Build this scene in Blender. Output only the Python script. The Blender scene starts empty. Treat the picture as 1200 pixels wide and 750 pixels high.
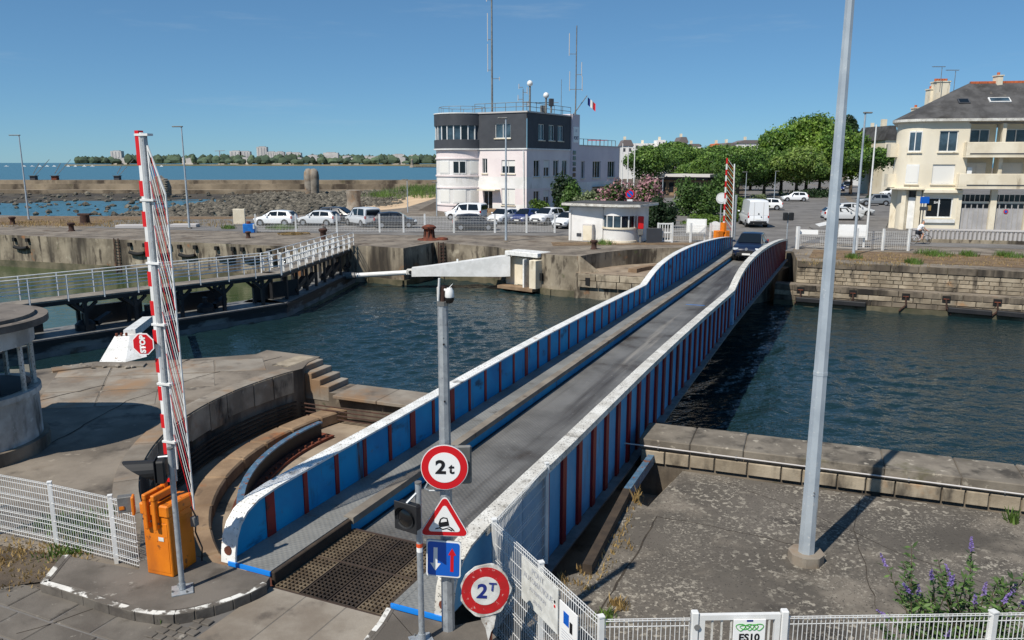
import bpy, math, random
import numpy as np
from mathutils import Vector, Matrix
random.seed(7); RNG = np.random.default_rng(11)
SC = bpy.context.scene
COL = SC.collection
# ------------------------------------------------------------------ camera, sky, sun, exposure
F, TILT, EYE = 922.0, math.atan(.2), 6.0
cam_d = bpy.data.cameras.new('camera'); cam = bpy.data.objects.new('camera', cam_d); COL.objects.link(cam)
cam_d.sensor_width = 36.0; cam_d.lens = F / 1200 * 36; cam_d.clip_start = .1; cam_d.clip_end = 60000
cam.location = (0, 0, EYE); cam.rotation_euler = (math.pi / 2 - TILT, 0, 0)
SC.camera = cam
SUN_AZ, SUN_EL = 41.0, 51.0            # light travels towards azimuth 41 (from +Y to +X)
wd = bpy.data.worlds.new('World'); SC.world = wd; wd.use_nodes = True
wn = wd.node_tree; wn.nodes.clear()
sky = wn.nodes.new('ShaderNodeTexSky'); sky.sky_type = 'NISHITA'; sky.sun_disc = False
sky.sun_elevation = math.radians(SUN_EL); sky.sun_rotation = math.radians(SUN_AZ + 180)
sky.air_density = .7; sky.dust_density = .05; sky.ozone_density = 6; sky.altitude = 0
bg = wn.nodes.new('ShaderNodeBackground'); bg.inputs[1].default_value = .15
wo = wn.nodes.new('ShaderNodeOutputWorld')
gm = wn.nodes.new('ShaderNodeGamma'); gm.inputs[1].default_value = .66
tn = wn.nodes.new('ShaderNodeMix'); tn.data_type = 'RGBA'; tn.blend_type = 'MULTIPLY'; tn.inputs[0].default_value = 1; tn.inputs[7].default_value = (.60, .94, 1.15, 1)
wn.links.new(sky.outputs[0], gm.inputs[0]); wn.links.new(gm.outputs[0], tn.inputs[6]); 
tcw = wn.nodes.new('ShaderNodeTexCoord'); mpw = wn.nodes.new('ShaderNodeMapping'); mpw.inputs['Scale'].default_value = (1.6, 1.6, 14); nzw = wn.nodes.new('ShaderNodeTexNoise'); nzw.inputs['Scale'].default_value = 2.3; nzw.inputs['Detail'].default_value = 7; nzw.inputs['Roughness'].default_value = .62   # faint cirrus
mrw = wn.nodes.new('ShaderNodeMapRange'); mrw.interpolation_type = 'SMOOTHSTEP'; mrw.inputs['From Min'].default_value = .57; mrw.inputs['From Max'].default_value = .80; mrw.inputs['To Max'].default_value = .2
cwm = wn.nodes.new('ShaderNodeMix'); cwm.data_type = 'RGBA'; cwm.inputs[7].default_value = (3.6, 4.2, 4.6, 1)
wn.links.new(tcw.outputs['Generated'], mpw.inputs[0]); wn.links.new(mpw.outputs[0], nzw.inputs['Vector']); wn.links.new(nzw.outputs['Fac'], mrw.inputs[0]); wn.links.new(mrw.outputs[0], cwm.inputs[0]); wn.links.new(tn.outputs[2], cwm.inputs[6]); wn.links.new(cwm.outputs[2], bg.inputs[0])
wn.links.new(bg.outputs[0], wo.inputs[0])
sl = bpy.data.lights.new('sun', 'SUN'); sl.energy = 5.0; sl.angle = math.radians(.53); sl.color = (1, .94, .84)
sun = bpy.data.objects.new('sun', sl); COL.objects.link(sun)
_a, _e = math.radians(SUN_AZ), math.radians(SUN_EL)
sun.rotation_euler = Vector((math.sin(_a) * math.cos(_e), math.cos(_a) * math.cos(_e), -math.sin(_e))).to_track_quat('-Z', 'Y').to_euler()
sun.location = (-20, -20, 40)
vs = SC.view_settings; vs.view_transform = 'Standard'; vs.look = 'None'; vs.exposure = 0; vs.gamma = 1; vs.use_curve_mapping = False
SC.cycles.max_bounces = 6; SC.cycles.diffuse_bounces = 3; SC.cycles.glossy_bounces = 3
SC.cycles.transparent_max_bounces = 8

# ------------------------------------------------------------------ surveying helpers
def ray(px, py):
    u = (px - 600) / F; v = (py - 375) / F
    return u, math.cos(TILT) - v * math.sin(TILT), -(math.sin(TILT) + v * math.cos(TILT))
def g(px, py, z=0.):                      # point on the level z
    u, fy, dz = ray(px, py); t = (z - EYE) / dz
    return Vector((u * t, fy * t, z))
def at(px, py, Y):                        # point at the distance Y
    u, fy, dz = ray(px, py); t = Y / fy
    return Vector((u * t, Y, EYE + dz * t))
AZ = math.radians(23.8)
D = Vector((math.sin(AZ), math.cos(AZ), 0)); N = Vector((math.cos(AZ), -math.sin(AZ), 0))
P0 = Vector((-2.54, 10.05, 0))
def B(s, o, z=0.): return P0 + D * s + N * o + Vector((0, 0, z))   # bridge frame: along, across, up
V = Vector

# ------------------------------------------------------------------ mesh builder
ORG = {}
def org(p): return ORG.get(p.name, V((0, 0, 0))) if p else V((0, 0, 0))
class MB:
    def __init__(s): s.v = []; s.f = []; s.m = []
    def add(s, vs, fs, m=0):
        k = len(s.v); s.v += [tuple(q) for q in vs]; s.f += [tuple(i + k for i in f) for f in fs]; s.m += [m] * len(fs); return s
    def box(s, c, size, rz=0, m=0):
        x, y, z = [q / 2 for q in size]; cs, sn = math.cos(rz), math.sin(rz)
        vs = [(c[0] + a * x * cs - b * y * sn, c[1] + a * x * sn + b * y * cs, c[2] + d * z) for d in (-1, 1) for b in (-1, 1) for a in (-1, 1)]
        return s.add(vs, [(0, 2, 3, 1), (4, 5, 7, 6), (0, 1, 5, 4), (2, 6, 7, 3), (0, 4, 6, 2), (1, 3, 7, 5)], m)
    def fbox(s, o, a, b, c, m=0):          # box spanned by three edge vectors from corner o
        o, a, b, c = V(o), V(a), V(b), V(c)
        if a.cross(b).dot(c) < 0: a, b = b, a
        vs = [o, o + a, o + a + b, o + b, o + c, o + a + c, o + a + b + c, o + b + c]
        return s.add(vs, [(0, 3, 2, 1), (4, 5, 6, 7), (0, 1, 5, 4), (1, 2, 6, 5), (2, 3, 7, 6), (3, 0, 4, 7)], m)
    def beam(s, p, q, w, h, m=0, up=(0, 0, 1)):
        p, q = V(p), V(q); d = (q - p).normalized(); sd = d.cross(V(up))
        if sd.length < 1e-4: sd = d.cross(V((0, 1, 0)))
        sd.normalize(); u = sd.cross(d)
        return s.fbox(p - sd * w / 2 - u * h / 2, q - p, sd * w, u * h, m)
    def tube(s, p, q, r, r2=None, n=8, m=0, caps=True):
        p, q = V(p), V(q); r2 = r if r2 is None else r2
        d = (q - p).normalized(); a = d.orthogonal().normalized(); b = d.cross(a)
        vs = [p + (a * math.cos(t) + b * math.sin(t)) * r for t in [2 * math.pi * i / n for i in range(n)]]
        vs += [q + (a * math.cos(t) + b * math.sin(t)) * r2 for t in [2 * math.pi * i / n for i in range(n)]]
        fs = [(i, (i + 1) % n, n + (i + 1) % n, n + i) for i in range(n)]
        if caps: fs += [tuple(range(n - 1, -1, -1)), tuple(range(n, 2 * n))]
        return s.add(vs, fs, m)
    def path(s, pts, r, n=6, m=0):
        for a, b in zip(pts[:-1], pts[1:]): s.tube(a, b, r, None, n, m)
        return s
    def prism(s, poly, z0, z1, m=0, mt=None, mb=None):
        k = len(poly)
        ar = sum(poly[i][0] * poly[(i + 1) % k][1] - poly[(i + 1) % k][0] * poly[i][1] for i in range(k))
        if ar < 0: poly = poly[::-1]
        vs = [(p[0], p[1], z0) for p in poly] + [(p[0], p[1], z1) for p in poly]
        s.add(vs, [(i, (i + 1) % k, k + (i + 1) % k, k + i) for i in range(k)], m)
        s.add([(p[0], p[1], z1) for p in poly], [tuple(range(k))], m if mt is None else mt)
        s.add([(p[0], p[1], z0) for p in poly], [tuple(range(k - 1, -1, -1))], m if mb is None else mb)
        return s
    def ext(s, prof, o, ux, uy, w, m=0):   # profile (2-D list) in the ux,uy plane at o, extruded by w
        o, ux, uy, w = V(o), V(ux), V(uy), V(w); k = len(prof)
        ar = sum(prof[i][0] * prof[(i + 1) % k][1] - prof[(i + 1) % k][0] * prof[i][1] for i in range(k))
        if (ar < 0) != (ux.cross(uy).dot(w) < 0): prof = prof[::-1]
        vs = [o + ux * a + uy * b for a, b in prof]; vs += [q + w for q in vs]
        return s.add(vs, [(i, (i + 1) % k, k + (i + 1) % k, k + i) for i in range(k)] + [tuple(range(k - 1, -1, -1)), tuple(range(k, 2 * k))], m)
    def lathe(s, prof, c, n=16, m=0, a0=0, a1=2 * math.pi):   # profile (r,z)
        full = abs(a1 - a0 - 2 * math.pi) < 1e-6; k = n if full else n + 1; c = V(c); vs = []
        for i in range(k):
            t = a0 + (a1 - a0) * i / n
            vs += [(c.x + r * math.cos(t), c.y + r * math.sin(t), c.z + z) for r, z in prof]
        p = len(prof); fs = []
        for i in range(n):
            j = (i + 1) % k
            for q in range(p - 1): fs.append((i * p + q, j * p + q, j * p + q + 1, i * p + q + 1))
        return s.add(vs, fs, m)
    def ring(s, c, r0, r1, z0, z1, a0, a1, n=24, m=0):         # curved block, radians
        vs = []
        for i in range(n + 1):
            t = a0 + (a1 - a0) * i / n; cx, sx = math.cos(t), math.sin(t)
            vs += [(c[0] + r0 * cx, c[1] + r0 * sx, z0), (c[0] + r1 * cx, c[1] + r1 * sx, z0), (c[0] + r1 * cx, c[1] + r1 * sx, z1), (c[0] + r0 * cx, c[1] + r0 * sx, z1)]
        fs = []
        for i in range(n):
            a, b = i * 4, i * 4 + 4
            for q in range(4): fs.append((a + q, b + q, b + (q + 1) % 4, a + (q + 1) % 4)[::-1])
        fs += [(0, 1, 2, 3)[::-1], tuple(n * 4 + q for q in (0, 1, 2, 3))]
        return s.add(vs, fs, m)
    def quad(s, a, b, c, d, m=0): return s.add([a, b, c, d], [(0, 1, 2, 3)], m)
    def build(s, name, mats, parent=None, label=None, cat=None, group=None, kind=None, smooth=None, bevel=0, loc=None):
        me = bpy.data.meshes.new(name)
        o0 = org(parent)
        if parent is None and loc is not None: o0 = V(loc)
        me.from_pydata([(x - o0[0], y - o0[1], z - o0[2]) for x, y, z in s.v], [], s.f)
        if not isinstance(mats, (list, tuple)): mats = [mats]
        for mt in mats: me.materials.append(MAT[mt] if isinstance(mt, str) else mt)
        if len(mats) > 1: me.polygons.foreach_set('material_index', s.m)
        me.update()
        if smooth is not None:
            me.polygons.foreach_set('use_smooth', [True] * len(me.polygons)); me.set_sharp_from_angle(angle=math.radians(smooth))
        o = bpy.data.objects.new(name, me); COL.objects.link(o)
        if parent: o.parent = parent; ORG[o.name] = o0
        else: o.location = o0; ORG[o.name] = V(o0)
        tag(o, label, cat, group, kind)
        if bevel:
            b = o.modifiers.new('bevel', 'BEVEL'); b.width = bevel; b.segments = 1; b.limit_method = 'ANGLE'; b.angle_limit = .7
        return o
def tag(o, label=None, cat=None, group=None, kind=None):
    if label: o['label'] = label
    if cat: o['category'] = cat
    if group: o['group'] = group
    if kind: o['kind'] = kind
    return o
def thing(name, label, cat, loc=(0, 0, 0), group=None):
    o = bpy.data.objects.new(name, None); o.empty_display_size = .2; COL.objects.link(o); o.location = loc
    ORG[o.name] = V(loc); return tag(o, label, cat, group)
def copy_tree(o, parent=None):
    c = o.copy(); COL.objects.link(c); c.parent = parent
    for ch in o.children: copy_tree(ch, c)
    return c
def place(proto, loc, rz=0, label=None, group=None, first=False, sc=1.0):
    c = proto if first else copy_tree(proto)
    c.location = loc; c.rotation_euler = (0, 0, rz); c.scale = (sc, sc, sc)
    if label: c['label'] = label
    if group: c['group'] = group
    return c
def inst(me_obj, name, parent, mat4):       # cheap piece sharing mesh data
    c = bpy.data.objects.new(name, me_obj); COL.objects.link(c); c.parent = parent; c.matrix_local = mat4; return c
def text_mesh(txt, size, o, ux, uy, mat, name, parent, depth=.003, align='CENTER', bold=0, sx=1):
    cu = bpy.data.curves.new('t', 'FONT'); cu.body = txt; cu.size = size; cu.align_x = align; cu.align_y = 'CENTER'; cu.offset = bold; cu.resolution_u = 4
    ob = bpy.data.objects.new('t', cu); COL.objects.link(ob)
    dg = bpy.context.evaluated_depsgraph_get(); me = bpy.data.meshes.new_from_object(ob.evaluated_get(dg))
    bpy.data.objects.remove(ob); ux, uy = V(ux).normalized(), V(uy).normalized(); o0 = org(parent); nn = ux.cross(uy)
    for v in me.vertices: v.co = V(o) - o0 + ux * v.co.x * sx + uy * v.co.y + nn * depth
    me.materials.clear(); me.materials.append(MAT[mat]); me.name = name
    q = bpy.data.objects.new(name, me); COL.objects.link(q); q.parent = parent; ORG[q.name] = o0
    return q

# ------------------------------------------------------------------ materials
MAT = {}
def C(r, g_, b):
    f = lambda c: c / 12.92 if c <= .04045 else ((c + .055) / 1.055) ** 2.4
    return (f(r / 255), f(g_ / 255), f(b / 255), 1)
def mk(name, base, var=None, rough=.75, metal=0, scale=2.0, vlo=.35, vhi=.65, bump=0, bscale=25, spots=(), isl=0, rnd=0, coat=0, ior=1.5, bdist=.02, rot=0):
    m = bpy.data.materials.new(name); m.use_nodes = True; nt = m.node_tree; nd, lk = nt.nodes, nt.links
    p = nd['Principled BSDF']; geo = nd.new('ShaderNodeNewGeometry')
    def noise(sc, st=(1, 1, 1), det=5, rgh=.6):
        mp = nd.new('ShaderNodeMapping'); mp.inputs['Scale'].default_value = st
        src = geo.outputs['Position']
        if rot:
            m0 = nd.new('ShaderNodeMapping'); m0.inputs['Rotation'].default_value = (0, 0, rot); lk.new(src, m0.inputs['Vector']); src = m0.outputs[0]
        lk.new(src, mp.inputs['Vector']); t = nd.new('ShaderNodeTexNoise')
        t.inputs['Scale'].default_value = sc; t.inputs['Detail'].default_value = det; t.inputs['Roughness'].default_value = rgh
        lk.new(mp.outputs[0], t.inputs['Vector']); return t.outputs['Fac']
    def ramp(fac, lo, hi):
        r = nd.new('ShaderNodeMapRange'); r.interpolation_type = 'SMOOTHSTEP'
        r.inputs['From Min'].default_value = lo; r.inputs['From Max'].default_value = hi; lk.new(fac, r.inputs['Value']); return r.outputs[0]
    def mix(fac, a, b):
        x = nd.new('ShaderNodeMix'); x.data_type = 'RGBA'
        if isinstance(fac, (int, float)): x.inputs[0].default_value = fac
        else: lk.new(fac, x.inputs[0])
        for k, q in ((6, a), (7, b)):
            if isinstance(q, tuple): x.inputs[k].default_value = q
            else: lk.new(q, x.inputs[k])
        return x.outputs[2]
    def mul(a, b):
        x = nd.new('ShaderNodeMath'); x.operation = 'MULTIPLY'
        lk.new(a, x.inputs[0]); lk.new(b, x.inputs[1]); return x.outputs[0]
    col = base
    if var: col = mix(ramp(noise(scale), vlo, vhi), base, var)
    for sp in spots:
        c, sc, lo, hi = sp[:4]; st = sp[4] if len(sp) > 4 else (1, 1, 1)
        msk = ramp(noise(sc, st), lo, hi)
        if len(sp) > 5: msk = mul(msk, ramp(noise(sp[5]), sp[6], sp[7]))
        col = mix(msk, col, c)
    if isl or rnd:
        h = nd.new('ShaderNodeHueSaturation')
        if isl: src = geo.outputs['Random Per Island']
        else: src = nd.new('ShaderNodeObjectInfo').outputs['Random']
        r = nd.new('ShaderNodeMapRange'); amt = isl or rnd
        r.inputs['To Min'].default_value = 1 - amt; r.inputs['To Max'].default_value = 1 + amt; lk.new(src, r.inputs['Value'])
        lk.new(r.outputs[0], h.inputs['Value'])
        if isinstance(col, tuple): h.inputs['Color'].default_value = col
        else: lk.new(col, h.inputs['Color'])
        col = h.outputs[0]
    if isinstance(col, tuple): p.inputs['Base Color'].default_value = col
    else: lk.new(col, p.inputs['Base Color'])
    p.inputs['Roughness'].default_value = rough; p.inputs['Metallic'].default_value = metal; p.inputs['IOR'].default_value = ior
    if coat: p.inputs['Coat Weight'].default_value = coat; p.inputs['Coat Roughness'].default_value = .08
    if bump:
        b = nd.new('ShaderNodeBump'); b.inputs['Strength'].default_value = bump; b.inputs['Distance'].default_value = bdist
        lk.new(noise(bscale, det=6, rgh=.7), b.inputs['Height']); lk.new(b.outputs[0], p.inputs['Normal'])
    MAT[name] = m; return m
def leaf_mat(name, c1, c2, trans=.35, isl=.35, scale=.35):
    m = mk(name, c1, c2, rough=.55, scale=scale, isl=isl); nt = m.node_tree; p = nt.nodes['Principled BSDF']
    tr = nt.nodes.new('ShaderNodeBsdfTranslucent'); mx = nt.nodes.new('ShaderNodeMixShader'); mx.inputs[0].default_value = trans
    src = p.inputs['Base Color'].links[0].from_socket
    nt.links.new(src, tr.inputs[0]); nt.links.new(p.outputs[0], mx.inputs[1]); nt.links.new(tr.outputs[0], mx.inputs[2])
    nt.links.new(mx.outputs[0], nt.nodes['Material Output'].inputs[0]); return m
def water_mat(name, col, rough, layers, strength=1.0):
    m = mk(name, col, rough=rough, ior=1.33); nt = m.node_tree; nd, lk = nt.nodes, nt.links; p = nd['Principled BSDF']
    geo = [n for n in nd if n.type == 'NEW_GEOMETRY'][0]; prev = None
    for sc, st, rot, dist in layers:
        mp = nd.new('ShaderNodeMapping'); mp.inputs['Scale'].default_value = st; mp.inputs['Rotation'].default_value = (0, 0, rot)
        lk.new(geo.outputs['Position'], mp.inputs['Vector'])
        t = nd.new('ShaderNodeTexNoise'); t.inputs['Scale'].default_value = sc; t.inputs['Detail'].default_value = 3; t.inputs['Roughness'].default_value = .55
        t.inputs['Distortion'].default_value = .4
        lk.new(mp.outputs[0], t.inputs['Vector']); b = nd.new('ShaderNodeBump'); b.inputs['Strength'].default_value = strength; b.inputs['Distance'].default_value = dist
        lk.new(t.outputs['Fac'], b.inputs['Height'])
        if prev: lk.new(prev, b.inputs['Normal'])
        prev = b.outputs[0]
    lk.new(prev, p.inputs['Normal']); return m

mk('concrete', C(136, 126, 113), C(104, 95, 84), rough=.9, scale=.5, bump=.35, bscale=9, spots=[(C(66, 60, 54), .9, .52, .72), (C(150, 140, 126), 2.6, .6, .72), (C(84, 68, 50), .33, .55, .72)])
mk('slab', C(150, 142, 130), C(118, 108, 96), rough=.9, scale=.7, bump=.25, bscale=12, spots=[(C(88, 80, 72), 1.6, .55, .75), (C(140, 112, 84), .5, .5, .7)], rnd=.14)
mk('wall_stone', C(166, 154, 134), C(134, 122, 104), rough=.92, scale=1.4, bump=.5, bscale=7, spots=[(C(60, 54, 47), 1.3, .5, .68, (1, 1, .35)), (C(162, 152, 136), 3, .6, .75), (C(150, 118, 86), .8, .6, .75)], rnd=.2)
mk('wall_dark', C(128, 117, 102), C(90, 81, 70), rough=.93, scale=.8, bump=.5, bscale=6, spots=[(C(38, 34, 30), .7, .46, .66, (1, 1, .15)), (C(138, 128, 112), 1.7, .6, .75, (1, 1, .4)), (C(64, 70, 44), 2.2, .62, .76)], rnd=.1)
mk('quay_wall', C(158, 147, 128), C(120, 110, 94), rough=.93, scale=.6, bump=.6, bscale=4, spots=[(C(176, 166, 146), .9, .56, .7), (C(56, 50, 43), .5, .46, .64, (1, 1, .12)), (C(74, 66, 56), 2.2, .52, .66, (1, 1, .3)), (C(148, 104, 70), .6, .62, .72), (C(84, 88, 58), 1.1, .62, .74)], rnd=.1)
mk('wet_wall', C(112, 104, 84), C(72, 70, 52), rough=.7, scale=.6, bump=.4, bscale=5, spots=[(C(52, 58, 34), .5, .5, .7)])
mk('asphalt', C(120, 117, 114), C(102, 99, 96), rough=.93, scale=.4, bump=.3, bscale=40, spots=[(C(80, 77, 74), .25, .55, .7), (C(140, 136, 130), 1.3, .62, .75)])
mk('plaza', C(98, 92, 84), C(76, 71, 64), rough=.95, scale=.35, bump=.4, bscale=30, bdist=.012, spots=[(C(122, 114, 103), .7, .48, .68), (C(52, 48, 44), .3, .56, .66), (C(154, 147, 134), 9.5, .55, .60, (1, 1, 1), .5, .42, .58), (C(146, 139, 127), 17, .56, .62, (1, 1, 1), .9, .45, .58), (C(56, 52, 48), 28, .58, .66)])
mk('pavement', C(112, 105, 97), C(88, 82, 75), rough=.95, scale=1.1, bump=.4, bscale=35, bdist=.01, spots=[(C(150, 145, 136), 7, .6, .66, (1, 1, 1), .8, .52, .62), (C(74, 68, 61), 2.0, .58, .74)])
mk('kerb', C(104, 98, 90), C(78, 72, 66), rough=.9, scale=3, bump=.4, bscale=25, bdist=.01)
mk('kerb_paint', C(225, 223, 216), C(205, 202, 194), rough=.8, scale=3, spots=[(C(96, 90, 82), 4, .48, .56)], bump=.3, bscale=20, bdist=.01)
mk('flagstone', C(112, 106, 98), C(92, 86, 79), rough=.95, scale=1.2, bump=.4, bscale=22, bdist=.012, rnd=.13, spots=[(C(140, 134, 124), 6, .62, .7), (C(70, 65, 58), 1.5, .58, .72)])
mk('dry_soil', C(128, 106, 80), C(98, 80, 60), rough=1, scale=1.4, bump=.7, bscale=16, bdist=.05, spots=[(C(148, 128, 96), 3.5, .58, .7), (C(84, 86, 52), 1.0, .62, .74)])
mk('dirt', C(96, 84, 70), C(72, 62, 52), rough=1, scale=1.6, bump=.7, bscale=20, bdist=.03, spots=[(C(120, 106, 88), 4, .56, .7)])
mk('pit_floor', C(158, 142, 122), C(132, 116, 98), rough=.95, scale=.8, bump=.3, bscale=14, spots=[(C(86, 74, 62), 1.2, .56, .74), (C(156, 140, 120), 3, .6, .74)])
mk('rust_stone', C(150, 126, 100), C(122, 100, 78), rough=.9, scale=1.2, bump=.4, bscale=12, spots=[(C(150, 96, 58), 1.0, .6, .74), (C(84, 70, 58), 1.8, .6, .75)], rnd=.08)
mk('sand', C(206, 180, 148), C(186, 160, 128), rough=1, scale=.15, bump=.5, bscale=1.2, bdist=.2)
mk('mud', C(78, 70, 57), C(54, 49, 42), rough=.8, scale=.06, bump=.8, bscale=.8, bdist=.3, spots=[(C(98, 90, 74), .12, .52, .68), (C(38, 38, 34), .3, .55, .7)])
mk('rock', C(112, 106, 94), C(70, 66, 58), rough=.95, scale=.5, bump=.6, bscale=2, bdist=.1, isl=.35)
mk('breakwater_stone', C(150, 136, 116), C(112, 100, 84), rough=.95, scale=.12, bump=.4, bscale=1.5, bdist=.1, spots=[(C(70, 60, 50), .16, .5, .64, (1, 1, .5)), (C(96, 92, 58), .1, .6, .75)])
mk('white_paint', C(232, 232, 230), C(216, 216, 213), rough=.45, scale=2)
mk('white_worn', C(236, 236, 233), C(212, 211, 206), rough=.5, scale=3, spots=[(C(130, 120, 108), 14, .6, .68), (C(150, 120, 92), 5, .66, .72), (C(100, 96, 90), 1.2, .66, .74)], bump=.1, bscale=30)
mk('white_dirty', C(222, 220, 213), C(192, 188, 179), rough=.55, scale=2, spots=[(C(96, 92, 86), 30, .56, .62, (1, 1, 1), 1.1, .38, .52), (C(140, 135, 126), 2.5, .58, .72)], bump=.15, bscale=40)
mk('rivet', C(186, 184, 178), rough=.5)
mk('blue_paint', C(0, 156, 208), C(0, 138, 194), rough=.65, scale=1.2, spots=[(C(16, 92, 130), 2.2, .6, .76, (1, 1, .3)), (C(0, 128, 186), .5, .5, .7), (C(86, 64, 52), 3.0, .62, .74, (1, 1, .1)), (C(60, 130, 170), 6, .62, .7), (C(20, 70, 100), 1.1, .58, .72, (1, 1, 2))], bump=.06, bscale=10)
mk('blue_fresh', C(28, 130, 222), rough=.4)
mk('blue_outer', C(98, 166, 206), C(72, 146, 192), rough=.55, scale=1.2, spots=[(C(110, 78, 64), 2.5, .6, .74, (1, 1, .08)), (C(132, 168, 194), 1.4, .56, .7, (1, 1, .3)), (C(84, 96, 108), 1.8, .6, .76, (1, 1, .3)), (C(110, 150, 186), .8, .6, .75)], bump=.06, bscale=10)
mk('red_rib', C(150, 34, 30), C(126, 28, 26), rough=.55, scale=2, spots=[(C(84, 34, 30), 5, .58, .7)])
mk('red_rib_dark', C(146, 22, 24), C(120, 20, 22), rough=.5, scale=2)
mk('deck_steel', C(132, 130, 126), C(106, 104, 100), rough=.55, metal=.3, scale=.5, rot=AZ, spots=[(C(70, 65, 60), .8, .5, .68, (1, .05, 1)), (C(158, 152, 142), 1.6, .58, .72, (1, .04, 1)), (C(74, 66, 58), .5, .56, .7), (C(150, 146, 138), 9, .64, .7)])
mk('walk_steel', C(150, 150, 146), C(128, 128, 124), rough=.6, metal=.3, scale=.8, spots=[(C(104, 100, 94), 1.6, .58, .74)])
mk('walk_edge', C(140, 132, 120), C(116, 108, 98), rough=.7, scale=1.5, spots=[(C(90, 76, 62), 2.4, .6, .72)])
mk('timber', C(72, 60, 48), C(54, 45, 37), rough=.9, scale=3, bump=.4, bscale=20)
mk('grate', C(82, 71, 61), C(62, 54, 48), rough=.7, metal=.35, scale=3, rnd=.2)
mk('grate_worn', C(140, 124, 102), C(104, 90, 74), rough=.55, metal=.35, scale=4)
mk('grate_frame', C(78, 64, 56), rough=.7, metal=.3)
mk('dark', C(22, 22, 22), rough=.9)
mk('black_steel', C(26, 28, 32), C(36, 36, 38), rough=.55, scale=2)
mk('grey_steel', C(130, 130, 128), C(104, 104, 102), rough=.6, metal=.2, scale=3)
mk('galvanised', C(176, 181, 184), C(156, 161, 166), rough=.45, metal=.35, scale=12, spots=[(C(110, 114, 118), 20, .6, .7)])
mk('light_pole', C(178, 187, 194), C(160, 170, 179), rough=.45, metal=.15, scale=2, spots=[(C(140, 146, 150), 5, .6, .7, (1, 1, .15)), (C(196, 200, 202), 12, .62, .7)])
mk('orange_box', C(226, 128, 16), C(212, 114, 12), rough=.55, scale=2, spots=[(C(128, 74, 30), 7, .6, .7), (C(184, 100, 24), 1.0, .54, .7, (1, 1, .3)), (C(96, 62, 36), 20, .68, .74), (C(232, 160, 70), 2.4, .62, .74)], bump=.12, bscale=14)
mk('red_paint', C(206, 24, 30), rough=.45)
mk('red_sign', C(204, 20, 32), rough=.35)
mk('sign_white', C(240, 240, 238), rough=.35)
mk('sign_old', C(226, 226, 220), C(200, 200, 194), rough=.5, scale=6)
mk('sign_blue', C(16, 92, 190), rough=.35)
mk('ink', C(20, 20, 24), rough=.5)
mk('ink_blue', C(28, 44, 120), rough=.5)
mk('ink_faint', C(186, 188, 192), rough=.5)
mk('red_worn', C(190, 28, 34), C(170, 30, 32), rough=.5, scale=8, spots=[(C(214, 170, 164), 14, .6, .68)])
mk('white_peel', C(226, 224, 218), C(170, 164, 154), rough=.6, scale=10, spots=[(C(110, 84, 64), 12, .6, .68)])
mk('rust', C(120, 62, 40), C(84, 46, 34), rough=.9, scale=4, bump=.4, bscale=30)
mk('rust_dark', C(78, 52, 42), C(56, 40, 34), rough=.9, scale=4, bump=.4, bscale=20)
mk('rubber', C(26, 26, 27), rough=.85)
mk('glass_dark', C(24, 30, 36), rough=.06)
mk('glass_blue', C(70, 90, 104), C(46, 60, 70), rough=.08, scale=.8)
mk('render_white', C(232, 230, 228), C(216, 214, 210), rough=.85, scale=.5, spots=[(C(190, 186, 178), 1.0, .6, .76, (1, 1, .3))])
mk('render_pink', C(232, 221, 219), C(224, 212, 211), rough=.85, scale=.4)
mk('render_lilac', C(219, 208, 211), C(210, 198, 203), rough=.85, scale=.4)
mk('render_cream', C(230, 221, 201), C(222, 212, 190), rough=.88, scale=.3, spots=[(C(190, 174, 146), .9, .6, .76, (1, 1, .25))])
mk('cream_trim', C(232, 222, 200), C(214, 202, 178), rough=.85, scale=.7, spots=[(C(168, 156, 134), 1.2, .6, .75, (1, 1, .3))])
mk('slate_clad', C(66, 69, 75), C(58, 61, 67), rough=.7, scale=.6)
mk('slate_roof', C(86, 85, 85), C(62, 61, 61), rough=.85, scale=.7, bump=.3, bscale=6, bdist=.04, spots=[(C(52, 50, 48), .5, .52, .7), (C(116, 110, 100), 1.4, .62, .74)])
mk('roof_felt', C(116, 108, 100), C(84, 78, 72), rough=.95, scale=1.2, bump=.3, bscale=14, spots=[(C(140, 132, 122), 3, .6, .72)])
mk('terracotta', C(196, 104, 62), C(168, 88, 54), rough=.85, scale=3)
mk('shutter', C(226, 224, 218), rough=.6)
mk('shutter_grey', C(168, 164, 158), rough=.6)
mk('garage_door', C(176, 174, 174), C(160, 158, 158), rough=.6, scale=1)
mk('kiosk_wall', C(196, 195, 190), C(156, 153, 147), rough=.9, scale=1.6, bump=.3, bscale=12, spots=[(C(92, 88, 82), 1.8, .52, .7, (1, 1, .4)), (C(196, 194, 188), 3, .6, .72)])
mk('lens', C(16, 17, 20), rough=.18)
mk('tyre', C(24, 24, 25), rough=.8)
mk('rim', C(170, 172, 176), rough=.35, metal=.6)
mk('lamp_clear', C(220, 226, 230), rough=.1)
mk('lamp_red', C(170, 20, 22), rough=.2)
mk('plate', C(230, 230, 226), rough=.5)
mk('plastic_black', C(28, 29, 31), rough=.6)
for n_, c_ in dict(car_navy=(20, 32, 58), car_white=(232, 234, 236), car_silver=(196, 200, 204), car_dark=(34, 38, 46), car_red=(150, 22, 26), car_blue=(38, 54, 110), car_grey=(118, 124, 130), car_lime=(150, 170, 40)).items():
    mk(n_, C(*c_), rough=.32, coat=.6)
mk('bin_blue', C(24, 120, 206), C(20, 104, 186), rough=.6, scale=3)
mk('cloth_white', C(226, 228, 232), rough=.9); mk('cloth_dark', C(40, 44, 54), rough=.9); mk('skin', C(196, 146, 118), rough=.6); mk('hair', C(60, 44, 34), rough=.8)
mk('bark', C(96, 82, 68), C(66, 56, 46), rough=.95, scale=2, bump=.5, bscale=8)
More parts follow.
